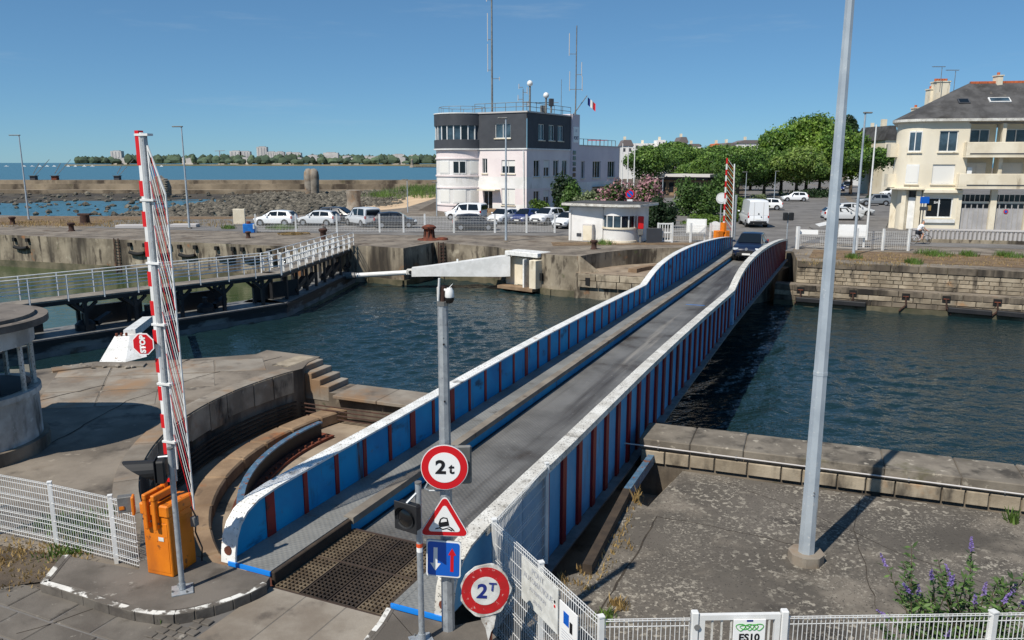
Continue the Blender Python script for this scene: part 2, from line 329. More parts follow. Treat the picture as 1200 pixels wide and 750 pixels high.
mk('flag_blue', C(20, 40, 120), rough=.8); mk('flag_red', C(210, 30, 40), rough=.8)
mk('far_concrete', C(206, 202, 198), C(184, 180, 178), rough=.9, scale=.05)
mk('far_grey', C(150, 150, 154), rough=.9)  # plain grey of far roofs, window strips, crane and beacon
mk('far_woods', C(84, 100, 76), C(60, 76, 62), rough=1, scale=.03, isl=.35)  # greens lightened to put distance haze into the colour
mk('far_land', C(150, 134, 104), C(112, 108, 76), rough=1, scale=.01)
mk('house_white', C(228, 226, 222), rough=.9); mk('house_roof', C(112, 104, 104), rough=.9)
leaf_mat('leaf_plane', C(128, 156, 62), C(76, 112, 46), isl=.5)
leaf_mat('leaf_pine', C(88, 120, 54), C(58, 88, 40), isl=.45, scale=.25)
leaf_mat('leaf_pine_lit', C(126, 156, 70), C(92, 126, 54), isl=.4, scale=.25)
leaf_mat('leaf_shrub', C(92, 122, 58), C(66, 94, 44), isl=.45, scale=.6)
leaf_mat('leaf_grey', C(142, 150, 110), C(104, 118, 78), isl=.4, scale=.6)
leaf_mat('leaf_pink', C(196, 150, 156), C(158, 114, 118), isl=.35, scale=.8)
leaf_mat('leaf_hedge', C(108, 136, 54), C(82, 108, 40), isl=.35, scale=.8)
leaf_mat('leaf_dark', C(54, 80, 44), C(40, 60, 34), isl=.4, scale=.4)
leaf_mat('grass_dry', C(186, 160, 106), C(150, 124, 80), isl=.3, scale=1.5)
leaf_mat('grass_green', C(110, 138, 62), C(84, 110, 48), isl=.35, scale=1.5)
leaf_mat('leaf_plane_pale', C(146, 166, 84), C(96, 126, 58), isl=.5)
leaf_mat('petal', C(146, 124, 186), C(116, 98, 158), isl=.25, scale=3)
leaf_mat('leaf_buddleia', C(104, 132, 70), C(70, 98, 50), isl=.4, scale=3)
water_mat('dock_water', C(24, 44, 47), .03, [(3.0, (1, 1.4, 1), -.3, .06)], 1.0)
water_mat('lock_water', C(60, 76, 44), .1, [(.8, (1, 1.5, 1), .3, .05), (2.5, (1, 1, 1), .2, .02)], .6)
water_mat('sea_water', C(62, 104, 118), .3, [(.16, (1, 1.5, 1), .4, .5), (.6, (1, 1.3, 1), 0, .16)], .6)
# ------------------------------------------------------------------ tread plate relief on the bridge steel
def tread(mat, size, strength):
    nt = MAT[mat].node_tree; nd, lk = nt.nodes, nt.links; geo = [n for n in nd if n.type == 'NEW_GEOMETRY'][0]
    hs = []
    for rot in (AZ + math.radians(45), AZ - math.radians(45)):
        mp = nd.new('ShaderNodeMapping'); mp.inputs['Rotation'].default_value = (0, 0, rot); lk.new(geo.outputs['Position'], mp.inputs['Vector'])
        w = nd.new('ShaderNodeTexWave'); w.inputs['Scale'].default_value = size; w.inputs['Distortion'].default_value = 0; lk.new(mp.outputs[0], w.inputs['Vector']); hs.append(w.outputs['Fac'])
    mu = nd.new('ShaderNodeMath'); mu.operation = 'MULTIPLY'; lk.new(hs[0], mu.inputs[0]); lk.new(hs[1], mu.inputs[1])
    b = nd.new('ShaderNodeBump'); b.inputs['Strength'].default_value = strength; b.inputs['Distance'].default_value = .006
    lk.new(mu.outputs[0], b.inputs['Height']); lk.new(b.outputs[0], nd['Principled BSDF'].inputs['Normal'])
tread('deck_steel', 4.2, 1.0); tread('walk_steel', 4.2, .8)

WZ = -2.7
def sheet(name, pts, z, mat, kind='structure'):
    return MB().add([(p[0], p[1], z) for p in pts], [tuple(range(len(pts)))]).build(name, mat, kind=kind)
# ------------------------------------------------------------------ water
gA = [g(-60, 452, WZ), g(43, 424, WZ), g(200, 399, WZ), g(336, 372, WZ), V((-11.75, 58.98, WZ))]
DOCK = [(-60, 5), (240, -80), (240, 20), (14, 62), (-11.5, 62), (-11.3, 57), (-11.9, 49), (-13.2, 44.2), (-22, 34), (-60, 0)]
sheet('dock_water', DOCK, WZ - .2, 'dock_water')
def ripples(x0, x1, y0, y1, st):                         # wind ripples as real relief
    xs, ys = np.arange(x0, x1, st), np.arange(y0, y1, st); X, Y = np.meshgrid(xs, ys); Z = np.zeros_like(X)
    wind = math.radians(-62)
    for k in range(46):
        wl = .36 * (1.9 / .36) ** RNG.random(); a = wind + RNG.normal() * .55; kk = 2 * math.pi / wl; ph = RNG.random() * 6.28; amp = .0068 * wl ** .95
        Z += amp * np.sin(kk * (math.cos(a) * X + math.sin(a) * Y) + ph + .8 * np.sin(.35 * X + k) + .7 * np.sin(.3 * Y - k * 1.7))
    gust = .55 + .45 * np.sin(.21 * X + .13 * Y + 1) * np.sin(.11 * X - .19 * Y); Z *= gust
    nx, ny = len(xs), len(ys); i = np.arange(nx - 1); J, I = np.meshgrid(np.arange(ny - 1), i, indexing='ij'); b = (J * nx + I)
    pts = DOCK; px, py = X[:-1, :-1] + st / 2, Y[:-1, :-1] + st / 2; inside = np.zeros(px.shape, bool); n = len(pts)
    for q in range(n):
        (xa, ya), (xb, yb) = pts[q], pts[(q + 1) % n]
        if ya != yb: inside ^= ((ya > py) != (yb > py)) & (px < (xb - xa) * (py - ya) / (yb - ya) + xa)
    b = b[inside]; f = np.stack([b, b + 1, b + nx + 1, b + nx], 1).astype(np.int32); me = bpy.data.meshes.new('dock_water')
    me.vertices.add(nx * ny); me.vertices.foreach_set('co', np.stack([X, Y, Z + WZ], 2).astype(np.float32).ravel()); me.loops.add(f.size); me.loops.foreach_set('vertex_index', f.ravel()); me.polygons.add(len(f))
    me.polygons.foreach_set('loop_start', np.arange(0, f.size, 4, dtype=np.int32)); me.polygons.foreach_set('loop_total', np.full(len(f), 4, dtype=np.int32)); me.polygons.foreach_set('use_smooth', np.ones(len(f), bool)); me.update(calc_edges=True)
    me.materials.append(MAT['dock_water']); o = bpy.data.objects.new('dock_water', me); COL.objects.link(o); o['kind'] = 'structure'
ripples(-30, 34, 13, 62, .12)
sheet('lock_water', [(-13.2, 44.2), (-11.9, 49), (-11.3, 57), (-11.5, 62), (-140, 105), (-140, -60), (-60, 0), (-22, 34)], WZ + .004, 'lock_water')
sheet('sea', [(-30000, 60), (-140, 60), (-16, 90), (-16, 240), (3000, 240), (3000, 6000), (30000, 30000), (-30000, 30000)], WZ - .05, 'sea_water')

# ------------------------------------------------------------------ far shore ground
WS = -.468                                             # slope of the far quay line
def wall_y(x): return 49.1 + WS * (x - 17.9)
edge_far = [(-140, 101), (-43.5, 67), (-16, 57.3), (-10.74, 57.9), (-7.77, 56.1), (-5.98, 60.4), (-1.17, 57.0), (-.42, 55.5), (.9, 54.0), (1.8, 53.0), (2.7, 52.0), (4.4, 51.2),
            (5.1, 52.3), (5.92, 53.2), (6.9, 54.2), (7.95, 55.0), (9.3, 55.7), (10.8, 56.3), (12.3, 56.7), (15.2, 55.8)]
e1 = B(49, 2.3)
edge_far += [(e1.x, e1.y), (17.9, 49.1), (120, wall_y(120))]
back = [(700, -150), (700, 900), (-30, 900), (-22, 240), (-15, 200), (-13, 140), (-14.5, 108), (-19, 97), (-28, 90), (-56, 91), (-140, 121)]
gr = MB().prism(edge_far + back, -5, 0, m=1, mt=0).build('far_quay_ground', ['concrete', 'quay_wall'], kind='structure')
# wet foot of the quay
def foot(name, pts, off=.06, z1=-2.15):
    m = MB()
    for a, b in zip(pts[:-1], pts[1:]):
        a, b = V((a[0], a[1], 0)), V((b[0], b[1], 0)); n = (b - a).cross(V((0, 0, 1))).normalized()
        m.fbox(V((a.x, a.y, -4)), b - a, n * off, V((0, 0, z1 + 4)))
    return m.build(name, 'wet_wall', kind='structure')
foot('quay_wall_foot', edge_far[:3]); foot('quay_wall_foot', edge_far[3:12], .2, -2.3)
# far roundabout pit beside the bridge: floor, step ramp
pitf = [(4.1, 51.0), (13.2, 46.95), (16.7, 49.9), (19.4, 54.4), (15.2, 55.9), (12.3, 56.8), (8, 55.2), (5.8, 53.3)]
MB().prism(pitf, -5, -1.05, m=1, mt=0).build('far_pit_floor', ['pit_floor', 'quay_wall'], kind='structure')
MB().ext([(0, 0), (1.35, -1.0), (1.35, -1.25), (0, -1.25)], V((4.45, 50.95, .03)), V((.62, .0, 0)) + V((.3, .15, 0)), V((0, 0, 1)), V((-.18, .42, 0))).build('pit_ramp', 'wall_stone', gr)
fr = MB(); fr.ring((13.5, 47.8), 6.2, 6.8, -1.05, -.8, math.radians(95), math.radians(150), 14)
fr.build('kerb_ring', 'rust_stone', gr)
MB().ring((13.5, 47.8), 5.2, 5.32, -1.05, -.78, math.radians(95), math.radians(135), 12).build('rail_ring', 'blue_fresh', gr)

# stone courses, each block a piece of its own
def stone_mesh(name, L, h, dpt, mat):
    j = .012; x, y, z = L / 2 - j, dpt, h / 2 - j; q = min(.018, z * .3)
    vs = [(-x, 0, -z), (x, 0, -z), (x, 0, z), (-x, 0, z), (-x + q, -y, -z + q), (x - q, -y, -z + q), (x - q, -y, z - q), (-x + q, -y, z - q)]
    fs = [(4, 5, 6, 7), (0, 1, 5, 4), (1, 2, 6, 5), (2, 3, 7, 6), (3, 0, 4, 7)]
    me = bpy.data.meshes.new(name); me.from_pydata(vs, [], fs); me.materials.append(MAT[mat]); return me
def course(parent, p, q, z0, z1, lens, dpt, mat, jit=.015, name='stone', skip=()):
    p, q = V((p[0], p[1], 0)), V((q[0], q[1], 0)); Lt = (q - p).length; d = (q - p).normalized(); n = V((d.y, -d.x, 0))   # outward = right of direction
    meshes = [stone_mesh(name, L, z1 - z0, dpt, mat) for L in lens]; s = 0; o0 = org(parent); k = random.randrange(9)
    while s < Lt - .15:
        i = (k * 7 + 3) % len(lens) if random.random() < .5 else random.randrange(len(lens)); k += 1
        L = lens[i]; c = p + d * (s + L / 2) + n * random.uniform(0, jit); c.z = (z0 + z1) / 2
        if s + L > Lt: break
        M4 = Matrix(((d.x, -n.x, 0, c.x - o0.x), (d.y, -n.y, 0, c.y - o0.y), (0, 0, 1, c.z - o0.z), (0, 0, 0, 1)))
        inst(meshes[i], name, parent, M4); s += L
# far right quay: upper wall of dressed stone, coping, ledge
led = [(16.5, wall_y(16.5) - .9), (16.9, wall_y(16.9) + .2), (120, wall_y(120) + .2), (120, wall_y(120) - .9)]
ledge = MB().prism(led, -5, -1.42, m=1, mt=0).build('quay_ledge', ['concrete', 'quay_wall'], kind='structure')
pa, pb = (17.9, 49.1), (33.9, wall_y(33.9))
course(gr, pa, pb, -.42, -.005, [1.5, 1.9, 2.3], .10, 'wall_dark', .01, 'coping_stone')
for i, (z0, z1) in enumerate([(-.70, -.43), (-.94, -.70), (-1.18, -.94), (-1.41, -1.18)]):
    course(gr, (pa[0] + .0, pa[1]), pb, z0, z1, [.62, .8, 1.0, .5], .05, 'wall_stone', .02, 'stone')
pl, pr_ = (led[0][0], led[0][1]), (33.9, wall_y(33.9) - .9)
for i, (z0, z1) in enumerate([(-1.78, -1.43), (-2.10, -1.79), (-2.42, -2.11)]):
    course(ledge, pl, pr_, z0, z1, [.95, 1.3, 1.1], .06, ['wall_dark', 'wall_stone', 'wall_dark'][i], .02, 'stone')
foot('quay_ledge_foot', [pl, pr_], .16, -2.42)
# left of the bridge: blocks on the pit front
course(gr, (4.3, 50.75), (13.0, 46.9), -1.5, -1.06, [1.2, 1.6], .06, 'wall_stone', .015)
course(gr, (4.3, 50.75), (13.0, 46.9), -1.95, -1.5, [1.0, 1.3], .06, 'wall_stone', .015)
# far fields: asphalt street, parking, park, dry verge
def patch(name, pts, z, mat): return sheet(name, pts, z, mat)
patch('street', [B(49, -2.0), B(49, 2.2), (20.2, 56.2), (22.2, 60), (60, 48), (160, 20), (160, 34), (62, 62), (44, 72), (39, 86), (48, 112), (70, 170), (92, 260), (74, 262), (52, 178), (40, 138), (22, 138), (15, 100), (18.5, 80), (17.5, 66), (16.4, 60)], .012, 'asphalt')
patch('parking_road', [(-40, 74), (-10, 66.5), (14, 65.5), (17.2, 66), (18.2, 80), (14.8, 92), (2, 88), (-14, 90), (-22, 87), (-42, 84)], .012, 'asphalt')
patch('dry_verge', [(19.0, 50.2), (34, 43.4), (60, 31.3), (60, 38.5), (33, 51.2), (21.2, 55.2)], .012, 'dry_soil')
patch('dry_verge', [(-60, 80), (-28, 73), (-20, 75), (-21, 86), (-28, 89.5), (-56, 90.5)], .01, 'dry_soil')
patch('dry_verge', [(3.0, 57.6), (9, 58.6), (14.5, 58.2), (14.8, 59.8), (8.8, 60.4), (3, 60.5)], .012, 'dry_soil')
patch('park_ground', [(14.9, 93), (22, 138.5), (40, 138.5), (52, 178), (74, 262), (60, 330), (-12, 330), (-12, 101), (2, 95)], .009, 'dirt')
patch('park_ground', [(40.5, 88), (49, 112), (71, 170), (93, 260), (200, 260), (120, 110), (75, 76), (55, 84)], .009, 'asphalt')
# traffic island with kerb in front of the parked cars
isl = MB().prism([tuple(g(x, y)[:2]) for x, y in [(953, 262), (948, 267), (957, 272), (990, 276), (1035, 275), (1046, 250), (1035, 240), (1000, 252)]], 0, .12)
isl.build('traffic_island', 'asphalt', kind='structure', bevel=.04)
MB().prism([tuple(g(x, y)[:2]) for x, y in [(955, 264), (968, 261), (974, 264), (960, 267)]], .121, .126).build('road_marking', 'white_paint', kind='structure')

# ------------------------------------------------------------------ foreshore, breakwater
fs = MB(); nx, ny = 46, 22; X0, X1 = -420, -13
pts = []
for j in range(ny + 1):
    for i in range(nx + 1):
        x = X0 + (X1 - X0) * i / nx; t = j / ny; y = 92 + 134 * t + (x < -56) * (-(x + 56)) * .36 * (1 - t)
        bay = math.exp(-((x + 62) / 44) ** 2) * (1 - t) ** 1.2         # shallow bay of water at the left
        z = WZ - .55 + 1.15 * t - 1.7 * bay + .75 * max(0, (x + 70) / 57) + .9 * max(0, (x + 30) / 17) * (.6 + .5 * math.sin(t * 3)) + .22 * math.sin(x * .21 + j) * math.cos(x * .13 - j * .8)
        if x < -110: z -= (-(x + 110)) * .004
        pts.append((x, y, min(z, -.15)))
fs.add(pts, [(j * (nx + 1) + i, j * (nx + 1) + i + 1, (j + 1) * (nx + 1) + i + 1, (j + 1) * (nx + 1) + i) for j in range(ny) for i in range(nx)])
fs.build('foreshore_mud', 'mud', kind='structure', smooth=60)
sb = MB(); bx = []
for j in range(9):
    for i in range(11):
        bx.append((-30 + i * 1.75 + j * .2, 97 + j * 9.5, -1.9 + .155 * i + .2 * math.sin(i + j * 1.3) + (.2 if j > 5 else 0)))
sb.add(bx, [(j * 11 + i, j * 11 + i + 1, (j + 1) * 11 + i + 1, (j + 1) * 11 + i) for j in range(8) for i in range(10)]).build('beach', 'sand', kind='structure', smooth=60)
def rock_field(name, n, fn, smin, smax, mat='rock'):
    m = MB()
    base = [(0, 0, 1), (.9, 0, .35), (.2, .9, .3), (-.8, .4, .4), (-.6, -.7, .3), (.4, -.85, .35), (.7, .5, -.4), (-.5, .7, -.4), (-.9, -.3, -.4), (.1, -.8, -.5), (0, 0, -.6)]
    fcs = [(0, 1, 2), (0, 2, 3), (0, 3, 4), (0, 4, 5), (0, 5, 1), (1, 6, 2), (2, 7, 3), (3, 8, 4), (4, 9, 5), (5, 9, 1), (1, 9, 6), (2, 6, 7), (3, 7, 8), (4, 8, 9)]
    for _ in range(n):
        p = fn(); s = random.uniform(smin, smax) * random.uniform(.6, 1); a = random.uniform(0, 6.3); ca, sa = math.cos(a), math.sin(a); h = random.uniform(.45, .9)
        m.add([(p[0] + s * (x * ca - y * sa) * random.uniform(.75, 1.2), p[1] + s * (x * sa + y * ca), p[2] + s * z * h) for x, y, z in base], fcs)
    return m.build(name, mat, kind='stuff')
def rf():
    x = random.uniform(-62, -16) if random.random() < .86 else random.uniform(-130, -16); y = random.uniform(100, 205)
    return (x, y, WZ + .3 + (y - 92) / 134 * .9 + .75 * max(0, (x + 70) / 57))
rock_field('foreshore_rocks', 5200, rf, .22, .85)
rock_field('foreshore_rocks', 60, lambda: (random.uniform(-33, -26), random.uniform(88, 93), -1.9), .5, .9, 'far_concrete')
bwm = MB(); bwm.prism([(-1400, 236), (-17, 222), (-17, 230), (-1400, 244)], -6, .15)
bw = thing('breakwater', 'long low stone breakwater crossing behind the foreshore in front of the sea', 'breakwater', (-100, 226, -2.5))
bwm.build('wall', 'breakwater_stone', bw); MB().prism([(-1400, 238.5), (-17, 224.5), (-17, 230), (-1400, 244)], .15, 1.15).build('parapet', 'breakwater_stone', bw)
MB().prism([(-1400, 231), (-17, 216), (-17, 222), (-1400, 236)], -6, -1.3).build('berm', 'breakwater_stone', bw)

# ------------------------------------------------------------------ near shore ground
PV = V((.6, 17.6, 0)); PR = 8.5                       # pivot of the swing bridge, radius of its pit
def arc(a0, a1, r, n): return [(PV.x + r * math.cos(math.radians(a0 + (a1 - a0) * i / n)), PV.y + r * math.sin(math.radians(a0 + (a1 - a0) * i / n))) for i in range(n + 1)]
q1 = B(-.06, 2.02)
near = [(-60, -20), (-60, 19.5), (-14.44, 22.24), (-12.74, 23.34), (-10.12, 23.77), (-8.18, 24.44), (-8.0, 25.0), (-6.05, 24.1), (-6.25, 23.4)] + arc(143.5, 233, PR, 40) + [tuple(B(-.075, -2.1)[:2]), (q1.x, q1.y), (-.35, 9.35), (.55, 7.6), (.9, 5), (.9, -20)]
ngr = MB().prism(near, -5, 0, m=1, mt=0).build('near_quay_ground', ['concrete', 'wall_dark'], kind='structure')
foot('near_quay_foot', [(-60, 19.5), (-14.44, 22.24), (-12.74, 23.34), (-10.12, 23.77), (-8.18, 24.44), (-8.0, 25.0), (-6.05, 24.1)][::-1], -.08)
lim = (V((-4.0, 22.9, 0)) - P0).dot(D)
pf = [p for p in arc(0, 360, 9.2, 72)[:-1] if (V((p[0], p[1], 0)) - P0).dot(D) < lim]
pf = sorted(pf, key=lambda p: math.atan2(p[1] - PV.y + 3, p[0] - PV.x))
MB().prism(pf, -5, -1.5).build('pit_floor', 'pit_floor', kind='structure')
# pit wall panels, curved, each its own
a = 146.0
while a < 230:
    w = random.choice((5.2, 6.4, 7.4)); h = random.uniform(.62, .8)
    MB().ring(PV, PR - random.uniform(.03, .06), PR + .1, -h, -.02, math.radians(a + .12), math.radians(min(a + w, 232) - .12), 4).build('wall_panel', 'wall_stone' if a < 190 else 'wall_dark', ngr)
    a += w
for k in range(5): MB().ring(PV, PR - .12, PR - .06, -1.42 + k * .12, -1.38 + k * .12, math.radians(146), math.radians(230), 40).build('pipe', 'timber', ngr)
for z, r0, r1 in ((.0, PR - .02, PR + .42),):
    a = 146.0
    while a < 214:
        w = random.choice((7, 9, 11)); MB().ring(PV, r0, r1, -.1, .014 + random.uniform(0, .006), math.radians(a + .08), math.radians(min(a + w, 216) - .08), 5).build('coping_slab', 'slab', ngr); a += w
# concentric kerb of rusty stone and the curved rail
a = 138.0
while a < 236:
    w = random.choice((9, 12)); MB().ring(PV, 7.25 + random.uniform(-.01, .01), 7.78, -1.5, -1.17 + random.uniform(-.01, .01), math.radians(a + .12), math.radians(min(a + w, 238) - .12), 6).build('kerb_block', 'rust_stone', ngr, bevel=.04); a += w
mk('rail_blue', C(92, 122, 146), C(70, 98, 122), rough=.5, scale=3, spots=[(C(120, 74, 48), 7, .55, .63), (C(150, 160, 166), 9, .6, .68)])
rl = MB(); rl.ring(PV, 6.59, 6.74, -1.04, -1.0, math.radians(152), math.radians(222), 30); rl.build('rail', 'rail_blue', ngr)
rl = MB(); rl.ring(PV, 6.64, 6.69, -1.42, -1.04, math.radians(152), math.radians(222), 30); rl.build('rail_web', 'black_steel', ngr)
rl = MB(); rl.ring(PV, 6.4, 6.9, -1.5, -1.42, math.radians(150), math.radians(224), 30); rl.build('rail_foot', 'rust', ngr)
for i in range(26):
    t = math.radians(152 + i * 2.7); MB().tube((PV.x + 6.47 * math.cos(t), PV.y + 6.47 * math.sin(t), -1.42), (PV.x + 6.47 * math.cos(t), PV.y + 6.47 * math.sin(t), -1.36), .035, n=6).build('bolt', 'rust', ngr)
# water-side walkway below the plaza, with four steps up
wk0, wk1 = V((-6.3, 24.05, 0)), V((4.2, 19.75, 0)); wd_ = (wk1 - wk0).normalized(); wn_ = V((wd_.y, -wd_.x, 0))
wb = wk0 + wd_ * .3
MB().prism([tuple(q[:2]) for q in (wk0, wk1, wk1 + wn_ * 1.35, wk0 + wn_ * 1.0)], -5, -.72, m=1, mt=0).build('quay_walkway', ['concrete', 'wall_dark'], kind='structure', bevel=.03)
foot('quay_walkway_foot', [tuple(wk1[:2]), tuple(wk0[:2])], .1)
ob = bpy.data.objects['quay_walkway']
s = .75
for k, L in enumerate([1.5, 1.7, 1.6, 1.5]):
    MB().fbox(wk0 + wd_ * (s + .9) + wn_ * .02 + V((0, 0, -.8)), wd_ * (L - .02), wn_ * 1.3, V((0, 0, .1 + .006 * k))).build('coping_slab', 'slab', ob, bevel=.015); s += L
for k in range(4):
    MB().fbox(wk0 + wd_ * (.1 + .30 * (k)) + wn_ * .0 + V((0, 0, -1.0)), wd_ * (.34), wn_ * 1.05, V((0, 0, 1.0 - .02 - k * .175))).build('step', 'slab', ob, bevel=.015)
MB().fbox(wk0 + wd_ * -.5 + wn_ * .02 + V((0, 0, -1.5)), wd_ * .62, wn_ * 1.3, V((0, 0, 1.5 + .02))).build('step_block', 'wall_stone', ob, bevel=.02)
for k in range(4): MB().tube(wk0 + wd_ * .6 + wn_ * 1.42 + V((0, 0, -1.38 + k * .12)), wk0 + wd_ * 6 + wn_ * 1.42 + V((0, 0, -1.38 + k * .12)), .022, n=6).build('pipe', 'rust_dark', ob)
# right-hand plaza, 0.7 m below the street
PZ = -.7
wf0, wf1 = V((3.79, 16.74, 0)), V((10.04, 14.39, 0)); wfd = (wf1 - wf0).normalized()
pp = [g(690, 667, PZ), g(731, 581, PZ), g(759.5, 594, PZ), g(800, 552, PZ)]
plz = [(.9, -20), (.9, 5), (.55, 7.6), (-.35, 9.35), tuple(B(.3, 2.05)[:2]), tuple(B(2.6, 2.05)[:2])] + [tuple(q[:2]) for q in pp] + [tuple((wf0 + wfd * 60)[:2]), (60, -20)]
MB().prism(plz, -5, PZ, m=1, mt=0).build('plaza', ['plaza', 'wall_dark'], kind='structure')
MB().prism([tuple(q[:2]) for q in (B(2.3, 1.0), B(2.3, 2.9), g(731, 590, PZ), g(759.5, 597, PZ), g(802, 552, PZ), wf0 + wfd * -3.2, B(6, .6))], -5, -1.45).build('pit_floor', 'pit_floor', kind='structure')
MB().fbox(g(762, 592, PZ) + V((-.25, 0, -.8)), g(800, 552, PZ) - g(762, 592, PZ), V((.55, .1, 0)), V((0, 0, .55))).build('pit_step', 'slab', kind='structure', bevel=.02)
mk('coping', C(128, 120, 108), C(100, 93, 83), rough=.93, scale=1.2, bump=.45, bscale=10, rnd=.12, spots=[(C(70, 65, 58), 1.5, .5, .68), (C(160, 152, 138), 5, .6, .7), (C(86, 82, 60), .8, .6, .74)])
# quay wall beyond the plaza: coping slabs, two stone courses
wt = 1.15; wnn = V((-wfd.y, wfd.x, 0))
qw = MB().prism([tuple(q[:2]) for q in (wf0 - wfd * .9 + wnn * .03, wf0 + wfd * 60 + wnn * .03, wf0 + wfd * 60 + wnn * wt, wf0 - wfd * .9 + wnn * wt)], -5, -.19, m=1, mt=0).build('quay_parapet', ['concrete', 'wall_dark'], kind='structure')
foot('quay_parapet_foot', [tuple((wf0 + wfd * 60 + wnn * wt)[:2]), tuple((wf0 - wfd * .9 + wnn * wt)[:2])], .08)
s = -.95
while s < 14:
    L = random.choice((1.15, 1.4, 1.7)); MB().fbox(wf0 + wfd * (s + .008) + V((0, 0, -.40)) - wnn * .02, wfd * (L - .016), wnn * (wt + .05), V((0, 0, .25 + random.uniform(-.006, .01)))).build('coping_slab', 'coping', qw, bevel=.02); s += L
course(qw, wf0 - wfd * .9 - wnn * 0, wf0 + wfd * 14, -.72, -.405, [.55, .7, .85, .42], .03, 'wall_stone', .02)
for o_ in qw.children:
    pass
# white pipe clipped along the wall
pp_ = thing('wall_pipe', 'thin white pipe clipped along the stone quay wall of the plaza', 'pipe', tuple(wf0 - wnn * .06 + V((0, 0, -.34))))
MB().tube(wf0 - wfd * 1.6 - wnn * .07 + V((0, 0, -.30)), wf0 + wfd * 14 - wnn * .07 + V((0, 0, -.36)), .016, n=8).build('pipe', 'far_concrete', pp_, smooth=60)
for k in range(8): MB().box(wf0 + wfd * (k * 1.7 - .5) - wnn * .045 + V((0, 0, -.31 - .006 * k)), (.03, .06, .07), math.atan2(wfd.y, wfd.x)).build('clip', 'grey_steel', pp_)
# steel and concrete beams along the right pit
ba, bb, bc = g(688, 668, PZ + .08), g(735, 578, PZ + .08), g(763, 538, PZ + .08)
MB().beam(ba, bb, .16, .2).build('pit_edge_beam', 'timber', kind='structure')
MB().beam(bb, bc, .14, .22).build('pit_edge_girder', 'rail_blue', kind='structure')
# pavement, kerbs, flagstones, setts and slabs on the street side
KZ = .15
kp = [(50, 683), (75, 690), (100, 698), (130, 708), (160, 716), (182, 719), (205, 719), (228, 715), (250, 709), (272, 702), (292, 694), (311, 684)]
kw = [g(x, y, KZ) for x, y in kp]
rim = [V((p[0], p[1], KZ)) for p in arc(214, 233, PR + .02, 10)]
pv = [tuple(g(76, 651, KZ)[:2])] + [tuple(q[:2]) for q in kw] + [tuple(B(-.08, -1.0)[:2]), tuple(B(-.08, -2.08)[:2])] + [tuple(q[:2]) for q in rim[::-1]] + [tuple(g(163, 668, KZ)[:2])]
pav = MB().prism(pv, -.1, KZ, m=1, mt=0).build('pavement', ['pavement', 'kerb'], kind='structure')
kk = [g(76, 651, KZ)] + kw
for i, (p, q) in enumerate(zip(kk[:-1], kk[1:])):
    d_ = (q - p).normalized(); n_ = V((d_.y, -d_.x, 0))
    MB().fbox(p - n_ * .10 + V((0, 0, -.2)), q - p - d_ * .002, n_ * .14, V((0, 0, .206))).build('kerb_stone', 'kerb', pav, bevel=.008)
    MB().fbox(p - n_ * .055 + V((0, 0, .0045)), q - p, n_ * .088, V((0, 0, .005))).build('paint_line', 'kerb_paint', pav)
kr = [g(456, 713, KZ), g(446, 730, KZ), g(425, 756, KZ), g(400, 790, KZ)]
pr2 = [tuple(q[:2]) for q in kr] + [(-1.2, 6.2), (.5, 6.2), (.5, 7.6), (-.4, 9.3), tuple(B(-.08, 2.0)[:2]), tuple(B(-.08, 1.0)[:2])]
pav2 = MB().prism(pr2, -.1, KZ, m=1, mt=0).build('pavement', ['pavement', 'kerb'], kind='structure')
for p, q in zip(kr[:-1], kr[1:]):
    d_ = (q - p).normalized(); n_ = V((d_.y, -d_.x, 0)); MB().fbox(p + n_ * .04 + V((0, 0, -.2)), q - p - d_ * .01, n_ * -.13, V((0, 0, .206))).build('kerb_stone', 'kerb', pav2, bevel=.015); MB().fbox(p + n_ * .035 + V((0, 0, .0045)), q - p - d_ * .01, n_ * -.07, V((0, 0, .005))).build('paint_line', 'kerb_paint', pav2)
# concrete slabs leading to the grating
st = sheet('street', [tuple(B(-.1, 1.0)[:2]), tuple(B(-.1, -1.0)[:2])] + [tuple(g(x, y)[:2]) for x, y in [(292, 700), (250, 716), (205, 726), (100, 706), (40, 690), (0, 690), (-200, 640), (-400, 760), (300, 1100), (420, 1000), (440, 756)]], .006, 'asphalt')
for k in range(3):
    MB().fbox(B(-.1, -1.02 + k * .68, -.05) , N * .672, D * -(2.3), V((0, 0, .05 + .014))).build('concrete_slab', 'slab', st, bevel=.008)
u0 = g(-30, 668); ud = (g(165, 728) - u0).normalized(); un = V((ud.y, -ud.x, 0))
for r_ in range(4):
    s = -.5 * (r_ % 2) - .9; dep = (.5, .48, .42, .5)[r_]; off = (.0, .51, 1.0, 1.43)[r_]
    while s < 4.0 - r_ * .25:
        L = random.uniform(.62, .86); c = u0 + ud * s + un * off; s += L
        if r_ == 0 and s < 1.1: continue
        MB().fbox(c + ud * .012 + V((0, 0, -.03)), ud * (L - .024) + un * random.uniform(-.01, .01), un * (dep - .02), V((0, 0, .03 + .016 + random.uniform(0, .012)))).build('flagstone', 'flagstone', st, bevel=.012)
for i in range(11):
    for j in range(9):
        c = g(212, 722) + ud * (i * .155 + (.07 if j % 2 else 0)) + un * (j * .125) + V((0, 0, 0))
        if (c - P0).dot(N) > -1.12 and (c - P0).dot(D) > -2.35: continue
        if random.random() < .08: continue
        MB().box(c + V((0, 0, .012 + random.uniform(-.004, .006))), (.142 + random.uniform(-.015, .004), .11 + random.uniform(-.012, .004), .04), math.atan2(ud.y, ud.x) + random.uniform(-.06, .06)).build('sett', 'flagstone', st, bevel=.008)
patch('dirt_strip', [tuple(g(x, y)[:2]) for x, y in [(-100, 625), (74, 653), (48, 684), (0, 690), (-100, 690)]], .03, 'dirt')
